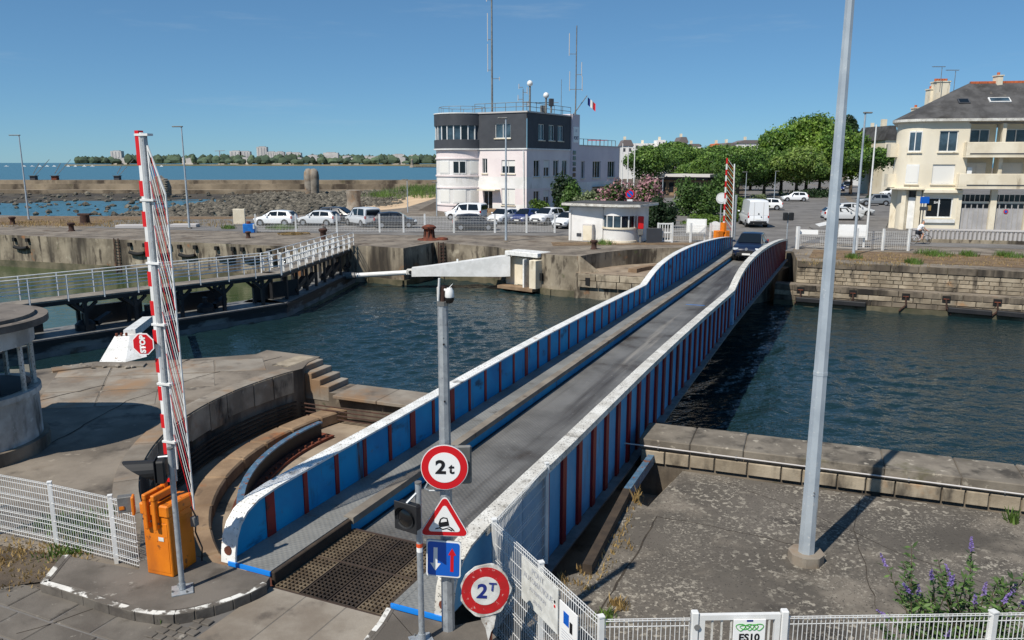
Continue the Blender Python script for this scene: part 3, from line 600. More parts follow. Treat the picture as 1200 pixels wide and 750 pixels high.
# large concrete slabs laid over the left plaza
for i in range(4):
    for j in range(3):
        o_ = V((-11.9 + i * 1.45 - j * .55, 18.7 + j * 1.45 + i * .22, 0))
        if (o_ + V((.7, .7, 0)) - PV).length < PR + 1.35: continue
        MB().fbox(o_ + V((0, 0, -.02)), V((1.40, .21, 0)), V((-.53, 1.36, 0)), V((0, 0, .02 + .008 + .003 * ((i + j) % 3)))).build('concrete_slab', 'slab', ngr, bevel=.006)

# cracks and joints in the plaza and on the left plaza
def crack(name, pts, z, w=.018, jit=.05, parent=None):
    m = MB(); P = []
    for a_, b_ in zip(pts[:-1], pts[1:]):
        n_ = max(2, int((V(b_) - V(a_)).length / .25))
        for i in range(n_): P.append(V(a_).lerp(V(b_), i / n_) + V((random.uniform(-jit, jit), random.uniform(-jit, jit), 0)))
    P.append(V(pts[-1]))
    for a_, b_ in zip(P[:-1], P[1:]):
        d_ = (b_ - a_).normalized(); n_ = V((d_.y, -d_.x, 0)) * w * random.uniform(.5, 1.1); m.quad(V((a_.x, a_.y, z)) - n_, V((b_.x, b_.y, z)) - n_, V((b_.x, b_.y, z)) + n_, V((a_.x, a_.y, z)) + n_)
    return m.build(name, 'crack', parent, kind='structure')
mk('crack', C(48, 43, 38), C(66, 58, 48), rough=1, scale=6)
Gp = lambda x, y: g(x, y, PZ)
crack('joint', [Gp(700, 720), Gp(745, 650), Gp(770, 605)], PZ + .003, .02, .02); crack('joint', [Gp(770, 605), Gp(835, 617), Gp(940, 640)], PZ + .003, .012, .03)
crack('joint', [Gp(835, 560), Gp(920, 590), Gp(1060, 650), Gp(1200, 700)], PZ + .003, .009, .04); crack('joint', [Gp(1010, 575), Gp(1000, 620), Gp(1030, 720)], PZ + .003, .008, .03)
crack('joint', [g(45, 470), g(120, 452), g(175, 445)], .012, .035, .03); crack('joint', [g(175, 445), g(222, 421)], .012, .025, .02); crack('joint', [g(60, 520), g(150, 470), g(240, 440), g(330, 418)], .012, .018, .04)
crack('joint', [g(20, 745), g(120, 712), g(190, 731)], .02, .01, .02)
# ------------------------------------------------------------------ swing bridge
mk('joint_blue', C(150, 184, 208), C(120, 160, 192), rough=.6, scale=3, spots=[(C(120, 90, 76), 5, .62, .72)])
br = thing('swing_bridge', 'narrow swing bridge with blue panelled girders, red ribs and white top flanges', 'bridge', tuple(B(24, 0, 0)))
TOP = [(0.0, .16), (.015, .34), (.06, .55), (.15, .72), (.3, .85), (.55, .94), (1.0, .98), (2.5, 1.0), (4.5, 1.01), (7, 1.04), (10, 1.07), (13, 1.07), (15.5, 1.05), (18, 1.02), (20.5, .98), (22.5, .945), (24.1, .92), (24.25, .94),
       (24.9, 1.10), (25.8, 1.28), (27, 1.45), (28.5, 1.56), (30.5, 1.63), (33, 1.64), (36, 1.58), (39, 1.47), (42, 1.33), (45, 1.15), (47, 1.0), (48.0, .9), (48.25, .82), (48.35, .6), (48.37, .16)]
BOT = [(0, .12), (1.6, .1), (2.6, -.8), (9, -.8), (14, -.64), (24, -.46), (48.37, -.46)]
def ip(tab, s):
    for (a, za), (b, zb) in zip(tab[:-1], tab[1:]):
        if s <= b: return za + (zb - za) * (s - a) / max(b - a, 1e-6)
    return tab[-1][1]
Z3 = V((0, 0, 1))
for sg in (-1, 1):
    for wi, (o0, mat) in enumerate(((1.80, 'blue_paint'), (1.815, 'blue_outer'))):
        prof = TOP + BOT[::-1]
        MB().ext(prof, B(0, sg * o0), D, Z3, N * sg * .0149).build('girder_web', mat, br)
    # top flange with rounded near end, in plates
    fl = MB(); w = .135; ths = []
    for i, (s, z) in enumerate(TOP):
        a = V(TOP[max(i - 1, 0)]); b = V(TOP[min(i + 1, len(TOP) - 1)]); t = (b - a).normalized(); ths.append(V((-t.y, t.x)))
    for i, (s, z) in enumerate(TOP):
        for dz in (-.0, .035):
            for ww in (-w, w): fl.v.append(tuple(B(s + ths[i].x * dz, sg * 1.815 + ww, z + ths[i].y * dz)))
    for i in range(len(TOP) - 1):
        k = i * 4; fl.f += [(k + 2, k + 3, k + 7, k + 6), (k, k + 4, k + 5, k + 1), (k, k + 2, k + 6, k + 4), (k + 1, k + 5, k + 7, k + 3)]; fl.m += [0] * 4
    fl.build('top_flange', 'white_worn' if sg < 0 else 'white_dirty', br, smooth=40)
    lip = MB()                                            # edge angles under the flange
    for (s0, z0), (s1, z1) in zip(TOP[6:-4], TOP[7:-3]):
        for ww in ((w - .012) * sg,): lip.beam(B(s0, sg * 1.815 + ww, z0 - .05), B(s1, sg * 1.815 + ww, z1 - .05), .024, .09)
    lip.build('flange_angle', 'white_dirty', br)
    rv = MB()
    s = .12
    while s < 30:
        z = ip(TOP, s); i = [k for k in range(len(TOP) - 1) if TOP[k][0] <= s][-1]; t = (V(TOP[i + 1]) - V(TOP[i])).normalized(); nn_ = D * -t.y + Z3 * t.x
        for ww in (-.105, -.045, .045, .105):
            c = B(s, sg * 1.815 + ww, z) + nn_ * .035; a_, b_ = N * .016, (D * t.x + Z3 * t.y) * .016
            rv.add([c + a_, c + b_, c - a_, c - b_, c + nn_ * .013], [(0, 1, 4), (1, 2, 4), (2, 3, 4), (3, 0, 4)])
        s += .105 if s > .6 else .08
    rv.build('rivets', 'rivet', br, kind='stuff')
    # ribs inside and outside, one by one
    for k in range(55):
        s = .9 + k * .87
        if s > 47.9: break
        zt = ip(TOP, s) - .01; zb = ip(BOT, s)
        wi = .10 if k % 7 not in (0, 5) else .19
        MB().fbox(B(s - wi / 2, sg * 1.80, .2), D * wi, N * -sg * .022, Z3 * (zt - .2)).build('inner_rib', 'red_rib', br)
        if s > 2.7: MB().fbox(B(s - .1, sg * 1.83, zb), D * .2, N * sg * .055, Z3 * (zt - .05 - zb)).build('outer_rib', 'red_rib_dark', br)
    MB().fbox(B(24.1, sg * 1.79, .2), D * .2, N * -sg * .08, Z3 * .72).build('joint_post', 'joint_blue', br); MB().fbox(B(24.05, sg * 1.83, -.46), D * .3, N * sg * .12, Z3 * 1.34).build('joint_post', 'joint_blue', br)
    bf = MB()
    for (s0, z0), (s1, z1) in zip(BOT[2:-1], BOT[3:]): bf.fbox(B(s0, sg * 1.70, z0 - .045), B(s1, 0, z1) - B(s0, 0, z0), N * sg * .34, Z3 * .04)
    bf.build('bottom_flange', 'grey_steel', br)
    # walkway: tread plates, edge strip, blue kerb beam
    s = -.02; k = 0
    while s < 48.3:
        L = min(1.735, 48.32 - s); MB().fbox(B(s, sg * 1.795, .16), D * (L - .008), N * -sg * .66, Z3 * .04).build('walkway_plate', 'walk_steel', br); s += 1.74; k += 1
    MB().fbox(B(1.9, sg * 1.135, .1), D * 46.4, N * -sg * .19, Z3 * .118).build('walkway_edge', 'walk_edge' if sg < 0 else 'walk_steel', br)
    MB().fbox(B(-.02, sg * 1.135, .1), D * 1.91, N * -sg * .10, Z3 * .104).build('walkway_edge', 'walk_steel', br)
    MB().fbox(B(1.9, sg * .985, -.25), D * 46.4, N * sg * .05, Z3 * .36).build('kerb_beam', 'blue_paint', br)
    MB().fbox(B(-.02, sg * 1.035, -.02), D * 1.9, N * -sg * .07, Z3 * .215).build('kerb_timber', 'timber', br, bevel=.012)
    MB().fbox(B(-.055, sg * 1.80, .14), D * .03, N * -sg * .78, Z3 * .066).build('end_strip', 'blue_fresh', br)
    MB().fbox(B(1.95, sg * .93, -.15), D * 46.3, N * sg * .06, Z3 * .058).build('gutter_plate', 'black_steel', br)
    # end plate bolts
    MB().tube(B(-.03, sg * 1.815, .36), B(.05, sg * 1.815, .36), .07, n=10).build('end_pin', 'rust', br)
s = 1.95; k = 0
while s < 48.3:
    L = min(2.61, 48.33 - s); MB().fbox(B(s, -.958, -.15), D * (L - .006), N * 1.916, Z3 * .05).build('deck_plate', 'deck_steel', br); s += 2.61; k += 1
MB().fbox(B(26.0, -.35, -.098), D * .07, N * .8, Z3 * .003).build('paint_mark', 'blue_fresh', br)
for k in range(27): MB().fbox(B(3 + k * 1.74, -1.78, -.5), D * .12, N * 3.56, Z3 * .33).build('cross_beam', 'black_steel', br)
MB().lathe([(0, -.55), (1.5, -.55), (1.6, -1.0), (1.9, -1.5)], PV, 24).build('pivot_drum', 'grey_steel', br, smooth=40)
# grating in front of the deck: panels of crossed bars in a frame
gt = thing('road_grating', 'brown steel road grating panels at the near end of the bridge deck', 'grating', tuple(B(.95, 0, 0)))
MB().fbox(B(-.09, -.965, -.3), D * 2.03, N * 1.93, Z3 * .1).build('sump', 'dark', gt)
for i in range(2):
    for j in range(4):
        s0, o0 = -.06 + i * .99, -.945 + j * .475; p = MB(); L, W_ = .955, .445
        for k in range(7): p.fbox(B(s0, o0 + k * (W_ - .016) / 6, -.03), D * L, N * .016, Z3 * .045)
        for k in range(13): p.fbox(B(s0 + k * (L - .016) / 12, o0, -.028), D * .016, N * W_, Z3 * .0405)
        p.build('grating_panel', 'grate_worn' if j in (0, 3) else 'grate', gt)
fm = MB()
for o_ in (-.968, -.49, -.013, .462, .94): fm.fbox(B(-.09, o_, -.05), D * 2.03, N * .026, Z3 * .052)
for k, s_ in enumerate((-.1, .91, 1.915)): fm.fbox(B(s_, -.97, -.05), D * .035, N * 1.94, Z3 * .056)
fm.build('frame', 'grate_frame', gt)

# ------------------------------------------------------------------ wire mesh fences
def mesh_panel(p, q, z0, h, post, parent, mat='white_paint', dv=.05, wr=.0035, folds=3, name='mesh_panel'):
    p, q = V((p[0], p[1], 0)), V((q[0], q[1], 0)); L = (q - p).length; d = (q - p).normalized(); n = V((d.y, -d.x, 0)); m = MB(); k = int(L / dv)
    for i in range(k + 1): m.fbox(p + d * (i * L / k - wr) + n * -wr + Z3 * z0, d * 2 * wr, n * 2 * wr, Z3 * h)
    zs = []
    for f in range(folds + 1): zs += [.02 + f * (h - .12) / folds, .10 + f * (h - .12) / folds]
    for f in range(folds): zs.append(.06 + (f + .5) * (h - .12) / folds)
    for i, zz in enumerate(zs):
        for o_ in ((-.018, .018) if i % 2 and i < 2 * folds + 2 else (0,)): m.fbox(p + n * (o_ - wr) + Z3 * (z0 + zz), q - p, n * 2 * wr, Z3 * 2 * wr)
    return m.build(name, mat, parent)
def fence_post(p, z0, h, parent, mat='white_paint', w=.05):
    m = MB(); m.box((p[0], p[1], z0 + h / 2), (w, w, h), .3); m.box((p[0], p[1], z0 + h + .008), (w + .012, w + .012, .016), .3)
    return m.build('post', mat, parent)
lf = thing('mesh_fence', 'white welded mesh fence on the left pavement edge ending at the orange box', 'fence', tuple(g(67, 640)))
fp = [g(-62, 612), g(-2, 626), g(67, 641.5), g(137, 660), g(164, 668.5)]
for a_, b_ in zip(fp[:-1], fp[1:]): mesh_panel(a_, b_, .05, 1.03, None, lf)
for p_ in fp[:-1]: fence_post(p_, 0, 1.1, lf, w=.055)
cb = thing('control_box', 'small grey and orange control box hung on the mesh fence end', 'control box', tuple(at(149, 585, 10.6)))
c_ = at(147, 590, 10.55); MB().box(c_, (.2, .12, .24), .35).build('case', 'grey_steel', cb, bevel=.01)
MB().box(c_ + V((.11, .0, -.02)), (.04, .15, .28), .35).build('cover', 'orange_box', cb, bevel=.01); MB().box(c_ + V((-.02, -.07, -.04)), (.07, .02, .05), .35).build('key_plate', 'orange_box', cb)
# tall fence round the plaza
FH = 1.72
rfp = [V((.58, 12.35, PZ)), V((-.25, 10.25, PZ)), V((.98, 7.85, PZ))]
tf = thing('plaza_fence', 'tall white mesh fence beside the bridge girder carrying the notice board', 'fence', tuple(rfp[1]))
for a_, b_ in zip(rfp[:-1], rfp[1:]):
    n_ = 2
    for i in range(n_): mesh_panel(a_.lerp(b_, i / n_), a_.lerp(b_, (i + 1) / n_), PZ + .05, FH, None, tf, folds=3)
for p_ in (rfp[0], rfp[1], rfp[1].lerp(rfp[2], .5), rfp[2]): fence_post(p_, PZ, FH + .08, tf, w=.06)
nf = thing('mesh_fence', 'white mesh fence along the bottom edge right of the gate, buddleia behind it', 'fence', (5, 7.9, PZ))
ga, gb = 2.02, 3.02
nfy = lambda x: 7.85 + (x - .98) * .028
xs = [gb + .06, 4.2, 5.38, 6.6, 7.9]
for a_, b_ in zip(xs[:-1], xs[1:]): mesh_panel((a_, nfy(a_), PZ), (b_, nfy(b_), PZ), PZ + .05, FH, None, nf)
for x_ in (5.38, 7.9): fence_post((x_, nfy(x_), PZ), PZ, FH + .06, nf, w=.07)
nf2 = thing('mesh_fence', 'short white mesh fence panel left of the plaza gate', 'fence', (1.5, 7.9, PZ))
mesh_panel((1.03, nfy(1.03), PZ), (ga - .06, nfy(ga), PZ), PZ + .05, FH, None, nf2)
gte = thing('plaza_gate', 'white barred gate with a small green and white notice in the near fence', 'gate', (2.5, nfy(2.5), PZ))
for x_ in (ga, gb): MB().box((x_, nfy(x_), PZ + .92), (.08, .08, 1.86), 0).build('gate_post', 'white_paint', gte, bevel=.01)
for zz in (PZ + .15, PZ + 1.78): MB().box((2.52, nfy(2.5), zz), (.9, .05, .06), .028).build('rail', 'white_paint', gte)
for x_ in (ga + .08, gb - .08): MB().box((x_, nfy(x_), PZ + .96), (.06, .05, 1.66), .028).build('stile', 'white_paint', gte)
for k in range(7): MB().box((ga + .2 + k * .105, nfy(2.5), PZ + .96), (.02, .02, 1.6), 0).build('bar', 'white_dirty', gte)
MB().tube((ga + .02, nfy(ga) - .05, PZ + 1.68), (ga + .02, nfy(ga) + .05, PZ + 1.68), .035, n=10).build('hinge', 'grey_steel', gte)
nt_ = thing('gate_notice', 'small white notice with green lettering on the near gate', 'notice', (2.62, nfy(2.6) - .04, PZ + 1.55))
MB().box((2.62, nfy(2.6) - .045, PZ + 1.52), (.36, .012, .5), .028).build('board', 'sign_white', nt_, bevel=.004)
mk('ink_green', C(70, 160, 60), rough=.5)
for cx_, rx_, rz_ in ((-.10, .048, .042), (-.055, .05, .026), (.0, .042, .038), (.05, .04, .034), (.105, .045, .04)):
    MB().path([V((2.62 + cx_ + rx_ * math.cos(q) + .012 * math.sin(2 * q), nfy(2.6) - .054 + cx_ * .028, PZ + 1.675 + rz_ * math.sin(q))) for q in [2 * math.pi * i / 14 for i in range(15)]], .0045, 5).build('scrawl', 'ink_green', nt_)
text_mesh('ES10', .12, (2.62, nfy(2.6) - .053, PZ + 1.55), (1, .028, 0), (0, 0, 1), 'ink', 'lettering', nt_, bold=.004)
MB().box((2.62, nfy(2.6) - .052, PZ + 1.755), (.07, .004, .022), .028).build('mark', 'ink_blue', nt_)
# notice boards on the fence
fd = (rfp[2] - rfp[1]).normalized(); fn_ = V((fd.y, -fd.x, 0)); fc = rfp[1]
nb = thing('notice_board', 'faded white notice reading PONT AUTOMATIQUE on the plaza fence', 'notice', tuple(fc + fd * 1.2))
o_ = fc + fd * .62 + fn_ * .035 + V((0, 0, 1.02))
o_ = rfp[1] + fd * 1.33 - fn_ * -.04
cn = fn_ if fn_.y < 0 else -fn_
cb0 = rfp[1] + fd * .93 + cn * .045 + V((0, 0, FH + .01 - .62))
MB().fbox(cb0, fd * .93, cn * .012, Z3 * .60).build('board', 'sign_old', nb)
for k, (tx, sz) in enumerate((('PONT', .12), ('AUTOMATIQUE', .105), ('ATTENTION', .075), ('AU FEU', .07))):
    text_mesh(tx, sz, cb0 + fd * .44 + cn * .014 + Z3 * (.52 - k * .13), fd, Z3, 'ink_faint', 'lettering', nb, bold=.003)
for k in range(2): MB().tube(cb0 + fd * .86 + cn * .012 + Z3 * (.40 - k * .06), cb0 + fd * .86 + cn * .017 + Z3 * (.40 - k * .06), .02, n=8).build('red_dot' if k else 'black_dot', 'red_sign' if k else 'ink', nb)
nb2 = thing('notice_board', 'small white notice with a blue pictogram right of the faded board', 'notice', tuple(cb0 + fd * 1.1))
cb1 = cb0 + fd * .97 + Z3 * -.03
MB().fbox(cb1, fd * .40, cn * .012, Z3 * .52).build('board', 'sign_white', nb2)
MB().fbox(cb1 + fd * .1 + cn * .0125 + Z3 * .27, fd * .12, cn * .003, Z3 * .16).build('pictogram', 'sign_blue', nb2); MB().fbox(cb1 + fd * .24 + cn * .0125 + Z3 * .22, fd * .06, cn * .003, Z3 * .14).build('pictogram', 'ink', nb2)
for k in range(4): MB().fbox(cb1 + fd * .06 + cn * .0125 + Z3 * (.17 - k * .035), fd * .28, cn * .002, Z3 * .012).build('text_line', 'ink_faint', nb2)

# ------------------------------------------------------------------ barrier on the left
bx0 = g(187, 676, KZ); bd = math.radians(-18)
ux_, uy_ = V((math.cos(bd), math.sin(bd), 0)), V((-math.sin(bd), math.cos(bd), 0))
bar = thing('barrier', 'raised red and white striped road barrier rising from an orange box at left', 'barrier', tuple(bx0))
def bxl(a0, a1, b0, b1, z0, z1, nm, mat, bev=.012, tp=0):
    a0, a1, b0, b1 = a0 * .84 - .02, a1 * .84 - .02, b0 * .8 + .04, b1 * .8 + .04
    m = MB(); o = bx0 + ux_ * a0 + uy_ * b0
    m.fbox(o + Z3 * z0, ux_ * (a1 - a0), uy_ * (b1 - b0), Z3 * (z1 - z0)); return m.build(nm, mat, bar, bevel=bev)
bxl(-.27, .27, 0, .62, 0, .92, 'cabinet', 'orange_box'); bxl(-.30, .30, -.03, .65, .92, 1.10, 'lid', 'orange_box', .02)
bxl(-.235, .235, -.008, .0, .06, .82, 'door', 'orange_box', .006); bxl(.27, .278, .06, .56, .06, .82, 'side_panel', 'orange_box', .006)
bxl(-.2, -.16, -.015, 0, .7, .74, 'lock', 'black_steel', .003)
bxl(-.1, .02, .1, .5, 1.10, 1.16, 'crank_plate', 'rust', .01)
for sd in (-.16, .02): bxl(sd, sd + .08, -.1, .0, .74, 1.2, 'arm_bracket', 'orange_box', .01); bxl(sd, sd + .08, -.1, .42, 1.16, 1.26, 'arm_bracket', 'orange_box', .01)
bxl(-.16, -.06, .36, .46, 1.2, 1.62, 'boom_clamp', 'orange_box', .01); bxl(.06, .12, .36, .46, 1.18, 1.5, 'boom_clamp', 'orange_box', .01)
bt = bx0 + uy_ * .42 + ux_ * -.02
zt, zs_ = at(155, 157, bt.y).z - KZ, 1.3
Lb = zt - zs_; nst = 24
for k in range(nst):
    z0 = zs_ + Lb * k / nst; z1 = zs_ + Lb * (k + 1) / nst
    if k % 2 == 0 or k == nst - 1: MB().fbox(bt + ux_ * -.052 + uy_ * -.047 + Z3 * z0, ux_ * .06, uy_ * .094, Z3 * (z1 - z0 if k != nst - 1 else .25)).build('red_stripe', 'red_paint', bar)
MB().fbox(bt + ux_ * -.05 + uy_ * -.045 + Z3 * zs_, ux_ * .09, uy_ * .09, Z3 * (Lb + .02)).build('boom', 'white_paint', bar, bevel=.02)
MB().fbox(bt + ux_ * .045 + uy_ * -.035 + Z3 * zs_, ux_ * .035, uy_ * .07, Z3 * Lb).build('boom_rail', 'galvanised', bar)
for k in range(6): MB().fbox(bt + ux_ * -.058 + uy_ * -.053 + Z3 * (1.9 + k * .86), ux_ * .22, uy_ * .105, Z3 * .03).build('collar', 'white_paint', bar)
# hanging skirt folded against the boom: two rails and slanting strands
i0, i1 = bt + ux_ * .13 + Z3 * 1.5, bt + ux_ * .10 + Z3 * (zt - .15)
o0_, o1_ = bt + ux_ * .36 + Z3 * .9, bt + ux_ * .33 + Z3 * (zt - .8)
sk = MB(); sk.tube(i0, i1, .014, n=6); sk.build('skirt_rail', 'white_paint', bar); sk = MB(); sk.tube(o0_, o1_, .014, n=6).tube(o1_, i1, .014, n=6); sk.build('skirt_rail', 'white_paint', bar)
ns = 46
for k in range(ns):
    t = k / ns; a_ = i0.lerp(i1, min(1, t + .115)); b_ = o0_.lerp(o1_, t)
    if t + .115 > 1: a_ = i1.lerp(o1_, min(1, (t + .115 - 1) / .115))
    MB().tube(a_ + uy_ * (.012 if k % 2 else -.012), b_ + uy_ * (.012 if k % 2 else -.012), .0048, n=4).build('skirt_strand', 'white_paint' if k % 3 else 'red_paint', bar)
cbl = MB().path([bx0 + ux_ * .3 + uy_ * .4 + Z3 * .95, bx0 + ux_ * .36 + uy_ * .42 + Z3 * .8, bx0 + ux_ * .33 + uy_ * .42 + Z3 * .55, bx0 + ux_ * .4 + uy_ * .45 + Z3 * .3, bx0 + ux_ * .33 + uy_ * .5 + Z3 * .05], .012, 6).build('cable', 'rubber', bar)
MB().box(bx0 + ux_ * .33 + uy_ * .42 + Z3 * .72, (.07, .09, .14), bd).build('cable_box', 'grey_steel', bar)
for k in range(3): MB().fbox(bx0 + ux_ * (-.2 + .13 * k) + uy_ * .005 + Z3 * (.86 - .02 * k), ux_ * .025, uy_ * -.012, Z3 * .025).build('bolt', 'rust_dark', bar)
MB().fbox(bx0 + ux_ * .02 + uy_ * .028 + Z3 * .55, ux_ * .09, uy_ * -.002, Z3 * .06).build('sticker', 'sign_old', bar)
sp = at(168, 403, bt.y - .1)
ss = thing('stop_sign', 'small red octagonal STOP sign turned sideways on the raised barrier boom', 'sign', tuple(sp))
def poly_plate(c, r, n, rot, ux, uy, w, name, mat, parent):
    nn = V(ux).cross(V(uy)).normalized(); m = MB()
    m.ext([(r * math.cos(rot + 2 * math.pi * i / n), r * math.sin(rot + 2 * math.pi * i / n)) for i in range(n)], V(c), V(ux), V(uy), nn * w); return m.build(name, mat, parent)
sx_, sy_ = V((1, -.05, 0)).normalized(), Z3
poly_plate(sp, .165, 8, math.pi / 8, sx_, sy_, .008, 'rim', 'sign_white', ss); poly_plate(sp + V((0, -.0085, 0)), .148, 8, math.pi / 8, sx_, sy_, .003, 'face', 'red_sign', ss)
text_mesh('STOP', .105, sp + V((0, -.013, 0)), Z3, -sx_, 'sign_white', 'lettering', ss, bold=.006)
MB().fbox(sp + V((-.02, .0, -.03)), V((.12, 0, 0)), V((0, .08, 0)), V((0, 0, .06))).build('bracket', 'galvanised', ss)

# ------------------------------------------------------------------ traffic lights
def signal_post(p, h, label, yaw, zb, visor, hz):
    t = thing('traffic_signal', label, 'traffic light', tuple(p))
    MB().tube(p, p + Z3 * h, .038, n=12).build('post', 'galvanised', t, smooth=60)
    MB().tube(p + Z3 * h, p + Z3 * (h + .02), .042, n=12).build('cap', 'grey_steel', t)
    bp = MB().box(p + Z3 * .012, (.28, .28, .024), .4).build('base_plate', 'galvanised', t, bevel=.004)
    for a_, b_ in ((1, 1), (1, -1), (-1, 1), (-1, -1)): MB().tube(p + V((.09 * a_ * 1.1, .09 * b_, .02)), p + V((.09 * a_ * 1.1, .09 * b_, .05)), .013, n=6).build('bolt', 'grey_steel', bp)
    MB().tube(p + Z3 * .03, p + Z3 * .12, .047, n=12).build('sleeve', 'galvanised', t)
    c, s_ = math.cos(yaw), math.sin(yaw); fx = V((c, s_, 0)); sd = V((-s_, c, 0))           # fx = direction the lamp faces
    hc = p + Z3 * hz - fx * -.0 + sd * .0
    off = visor['off']; hc = hc + off
    MB().fbox(hc - sd * .15 - fx * .10 - Z3 * .16, sd * .30, fx * .12, Z3 * .32).build('housing', 'plastic_black', t, bevel=.02)
    MB().fbox(hc - sd * .17 + fx * .02 - Z3 * .18, sd * .34, fx * .012, Z3 * .36).build('backboard', 'black_steel', t, bevel=.01)
    ln = MB(); n = 18; vs = [hc + fx * .032 + (sd * math.cos(q) + Z3 * math.sin(q)) * .115 for q in [2 * math.pi * i / n for i in range(n)]]
    vs2 = [hc + fx * .055 + (sd * math.cos(q) + Z3 * math.sin(q)) * .07 for q in [2 * math.pi * i / n for i in range(n)]]
    ln.add(vs + vs2 + [hc + fx * .062], [(i, (i + 1) % n, n + (i + 1) % n, n + i) for i in range(n)] + [(n + i, n + (i + 1) % n, 2 * n) for i in range(n)]); ln.build('lens', 'lens', t, smooth=60)
    rg = MB(); ra, rb = .118, .135
    L = visor['len']
    for i in range(n):
        q0, q1 = 2 * math.pi * i / n, 2 * math.pi * (i + 1) / n; u0_ = sd * math.cos(q0) + Z3 * math.sin(q0); u1_ = sd * math.cos(q1) + Z3 * math.sin(q1)
        l0 = L * max(.12, .5 + .5 * math.sin(q0)); l1 = L * max(.12, .5 + .5 * math.sin(q1))
        for r_ in (.122, .132): rg.quad(hc + fx * .03 + u0_ * r_, hc + fx * .03 + u1_ * r_, hc + fx * (.03 + l1) + u1_ * (r_ + .012), hc + fx * (.03 + l0) + u0_ * (r_ + .012))
    rg.build('visor', 'plastic_black', t, smooth=60)
    MB().tube(p + Z3 * (h - .1), hc + Z3 * .17, .016, n=6).build('bracket', 'galvanised', t); MB().tube(p + Z3 * (hz - .12), hc - Z3 * .1, .016, n=6).build('bracket', 'galvanised', t)
    return t
tp = g(214, 692, KZ)
signal_post(tp, 2.08, 'black traffic light with long visor on a grey post beside the orange barrier box', math.radians(192), 0, dict(off=V((-.16, -.02, 0)), len=.42), 1.80)
tp2 = V((-1.12, 8.82, KZ))
t2 = signal_post(tp2, 2.1, 'small black traffic light on a thin grey post left of the weight limit signs', math.radians(238), 0, dict(off=V((-.13, -.10, 0)), len=.05), 1.72)
mk('orange_band', C(220, 80, 30), rough=.5)
MB().tube(tp2 + Z3 * 1.28, tp2 + Z3 * 1.33, .0395, n=12).build('band', 'orange_band', t2); MB().tube(tp2 + Z3 * 1.22, tp2 + Z3 * 1.28, .0392, n=12).build('band', 'sign_white', t2)

# ------------------------------------------------------------------ sign pole with camera
sy0 = 9.1; pb_ = V((at(525.5, 740, sy0).x, sy0, .02)); ptop = at(523, 355, sy0); ptop.x = pb_.x
sgp = thing('sign_pole', 'octagonal grey galvanised pole carrying road signs in front of the bridge', 'pole', tuple(pb_))
MB().tube(pb_, ptop, .085, .062, n=8).build('shaft', 'galvanised', sgp); MB().box(pb_ + Z3 * .015, (.36, .36, .03), 0).build('base_plate', 'galvanised', sgp)
MB().lathe([(0.0, .02), (.068, .02), (.068, -.03)], ptop, 10).build('cap', 'grey_steel', sgp)
for zz in (3.9, 3.2): MB().tube(V((pb_.x + .01, sy0 - .075, zz)), V((pb_.x + .01, sy0 - .06, zz)), .012, n=6).build('bolt', 'ink', sgp)
MB().lathe([(.085, 0), (.09, .02), (.085, .04)], V((pb_.x, sy0, .95)), 12).build('strap', 'grey_steel', sgp)
cm = thing('surveillance_camera', 'white surveillance camera with black dome on top of the sign pole', 'camera', tuple(ptop))
MB().tube(ptop + V((.0, 0, .01)), ptop + V((.0, 0, .20)), .032, n=10).build('mount', 'rust_dark', cm)
MB().tube(ptop + V((-.05, -.03, .03)), ptop + V((-.03, -.05, .30)), .014, n=6).build('cable', 'white_paint', cm)
MB().box(ptop + V((-.02, .03, .12)), (.09, .06, .14), .4).build('junction_box', 'white_dirty', cm, bevel=.01); MB().lathe([(0, .10), (.03, .095), (.05, .06), (.054, 0), (.05, -.02)], ptop + V((.085, -.04, .09)), 16).build('housing', 'white_paint', cm, smooth=50)
MB().lathe([(.052, 0), (.056, -.03), (.04, -.065), (0, -.08)], ptop + V((.085, -.04, .075)), 16).build('dome', 'lens', cm, smooth=60)
MB().fbox(ptop + V((.03, -.02, .13)), V((.07, 0, .07)), V((0, .08, 0)), V((.02, 0, .025))).build('shield', 'white_paint', cm); MB().tube(ptop + V((0, 0, .17)), ptop + V((.075, -.03, .14)), .016, n=8).build('arm', 'white_paint', cm)
sf = V((pb_.x, sy0 - .11, 0))
SX = V((1, .0, 0))
def disc(c, r, ux, uy, w, name, mat, parent, n=40): return poly_plate(c, r, n, 0, ux, uy, w, name, mat, parent)
def at_s(px, py, y=sy0 - .11): return at(px, py, y)
def round_sign(name, label, c, r, parts):
    t = thing(name, label, 'sign', tuple(c)); return t
# 2 t
c = at_s(521, 547); tlt = V((1, 0, -.03)).normalized(); tup = tlt.cross(V((0, -1, 0))).normalized() * -1
tup = V((.03, 0, 1)).normalized()
s1 = thing('weight_limit_sign', 'clean round red and white sign reading 2 t, top of the pole', 'sign', tuple(c))
disc(c, .288, tlt, tup, .02, 'back_plate', 'galvanised', s1); disc(c + V((0, -.0205, 0)), .286, tlt, tup, .003, 'rim', 'sign_white', s1); disc(c + V((0, -.024, 0)), .278, tlt, tup, .003, 'red_ring', 'red_sign', s1); disc(c + V((0, -.0275, 0)), .192, tlt, tup, .003, 'face', 'sign_white', s1)
text_mesh('2', .235, c + V((-.045, -.0315, 0)), tlt, tup, 'ink', 'lettering', s1, bold=.008, sx=1.1); text_mesh('t', .19, c + V((.085, -.0315, -.015)), tlt, tup, 'ink', 'lettering', s1, bold=.005)
hs_ = thing('sign_housing', 'grey backing box of a second sign behind the 2 t disc', 'sign', tuple(c + V((.2, .1, 0))))
MB().fbox(c + V((.0, .10, -.28)), V((.32, .03, 0)), V((0, .05, 0)), V((0, 0, .5))).build('case', 'grey_steel', hs_, bevel=.02)
fr2 = MB()
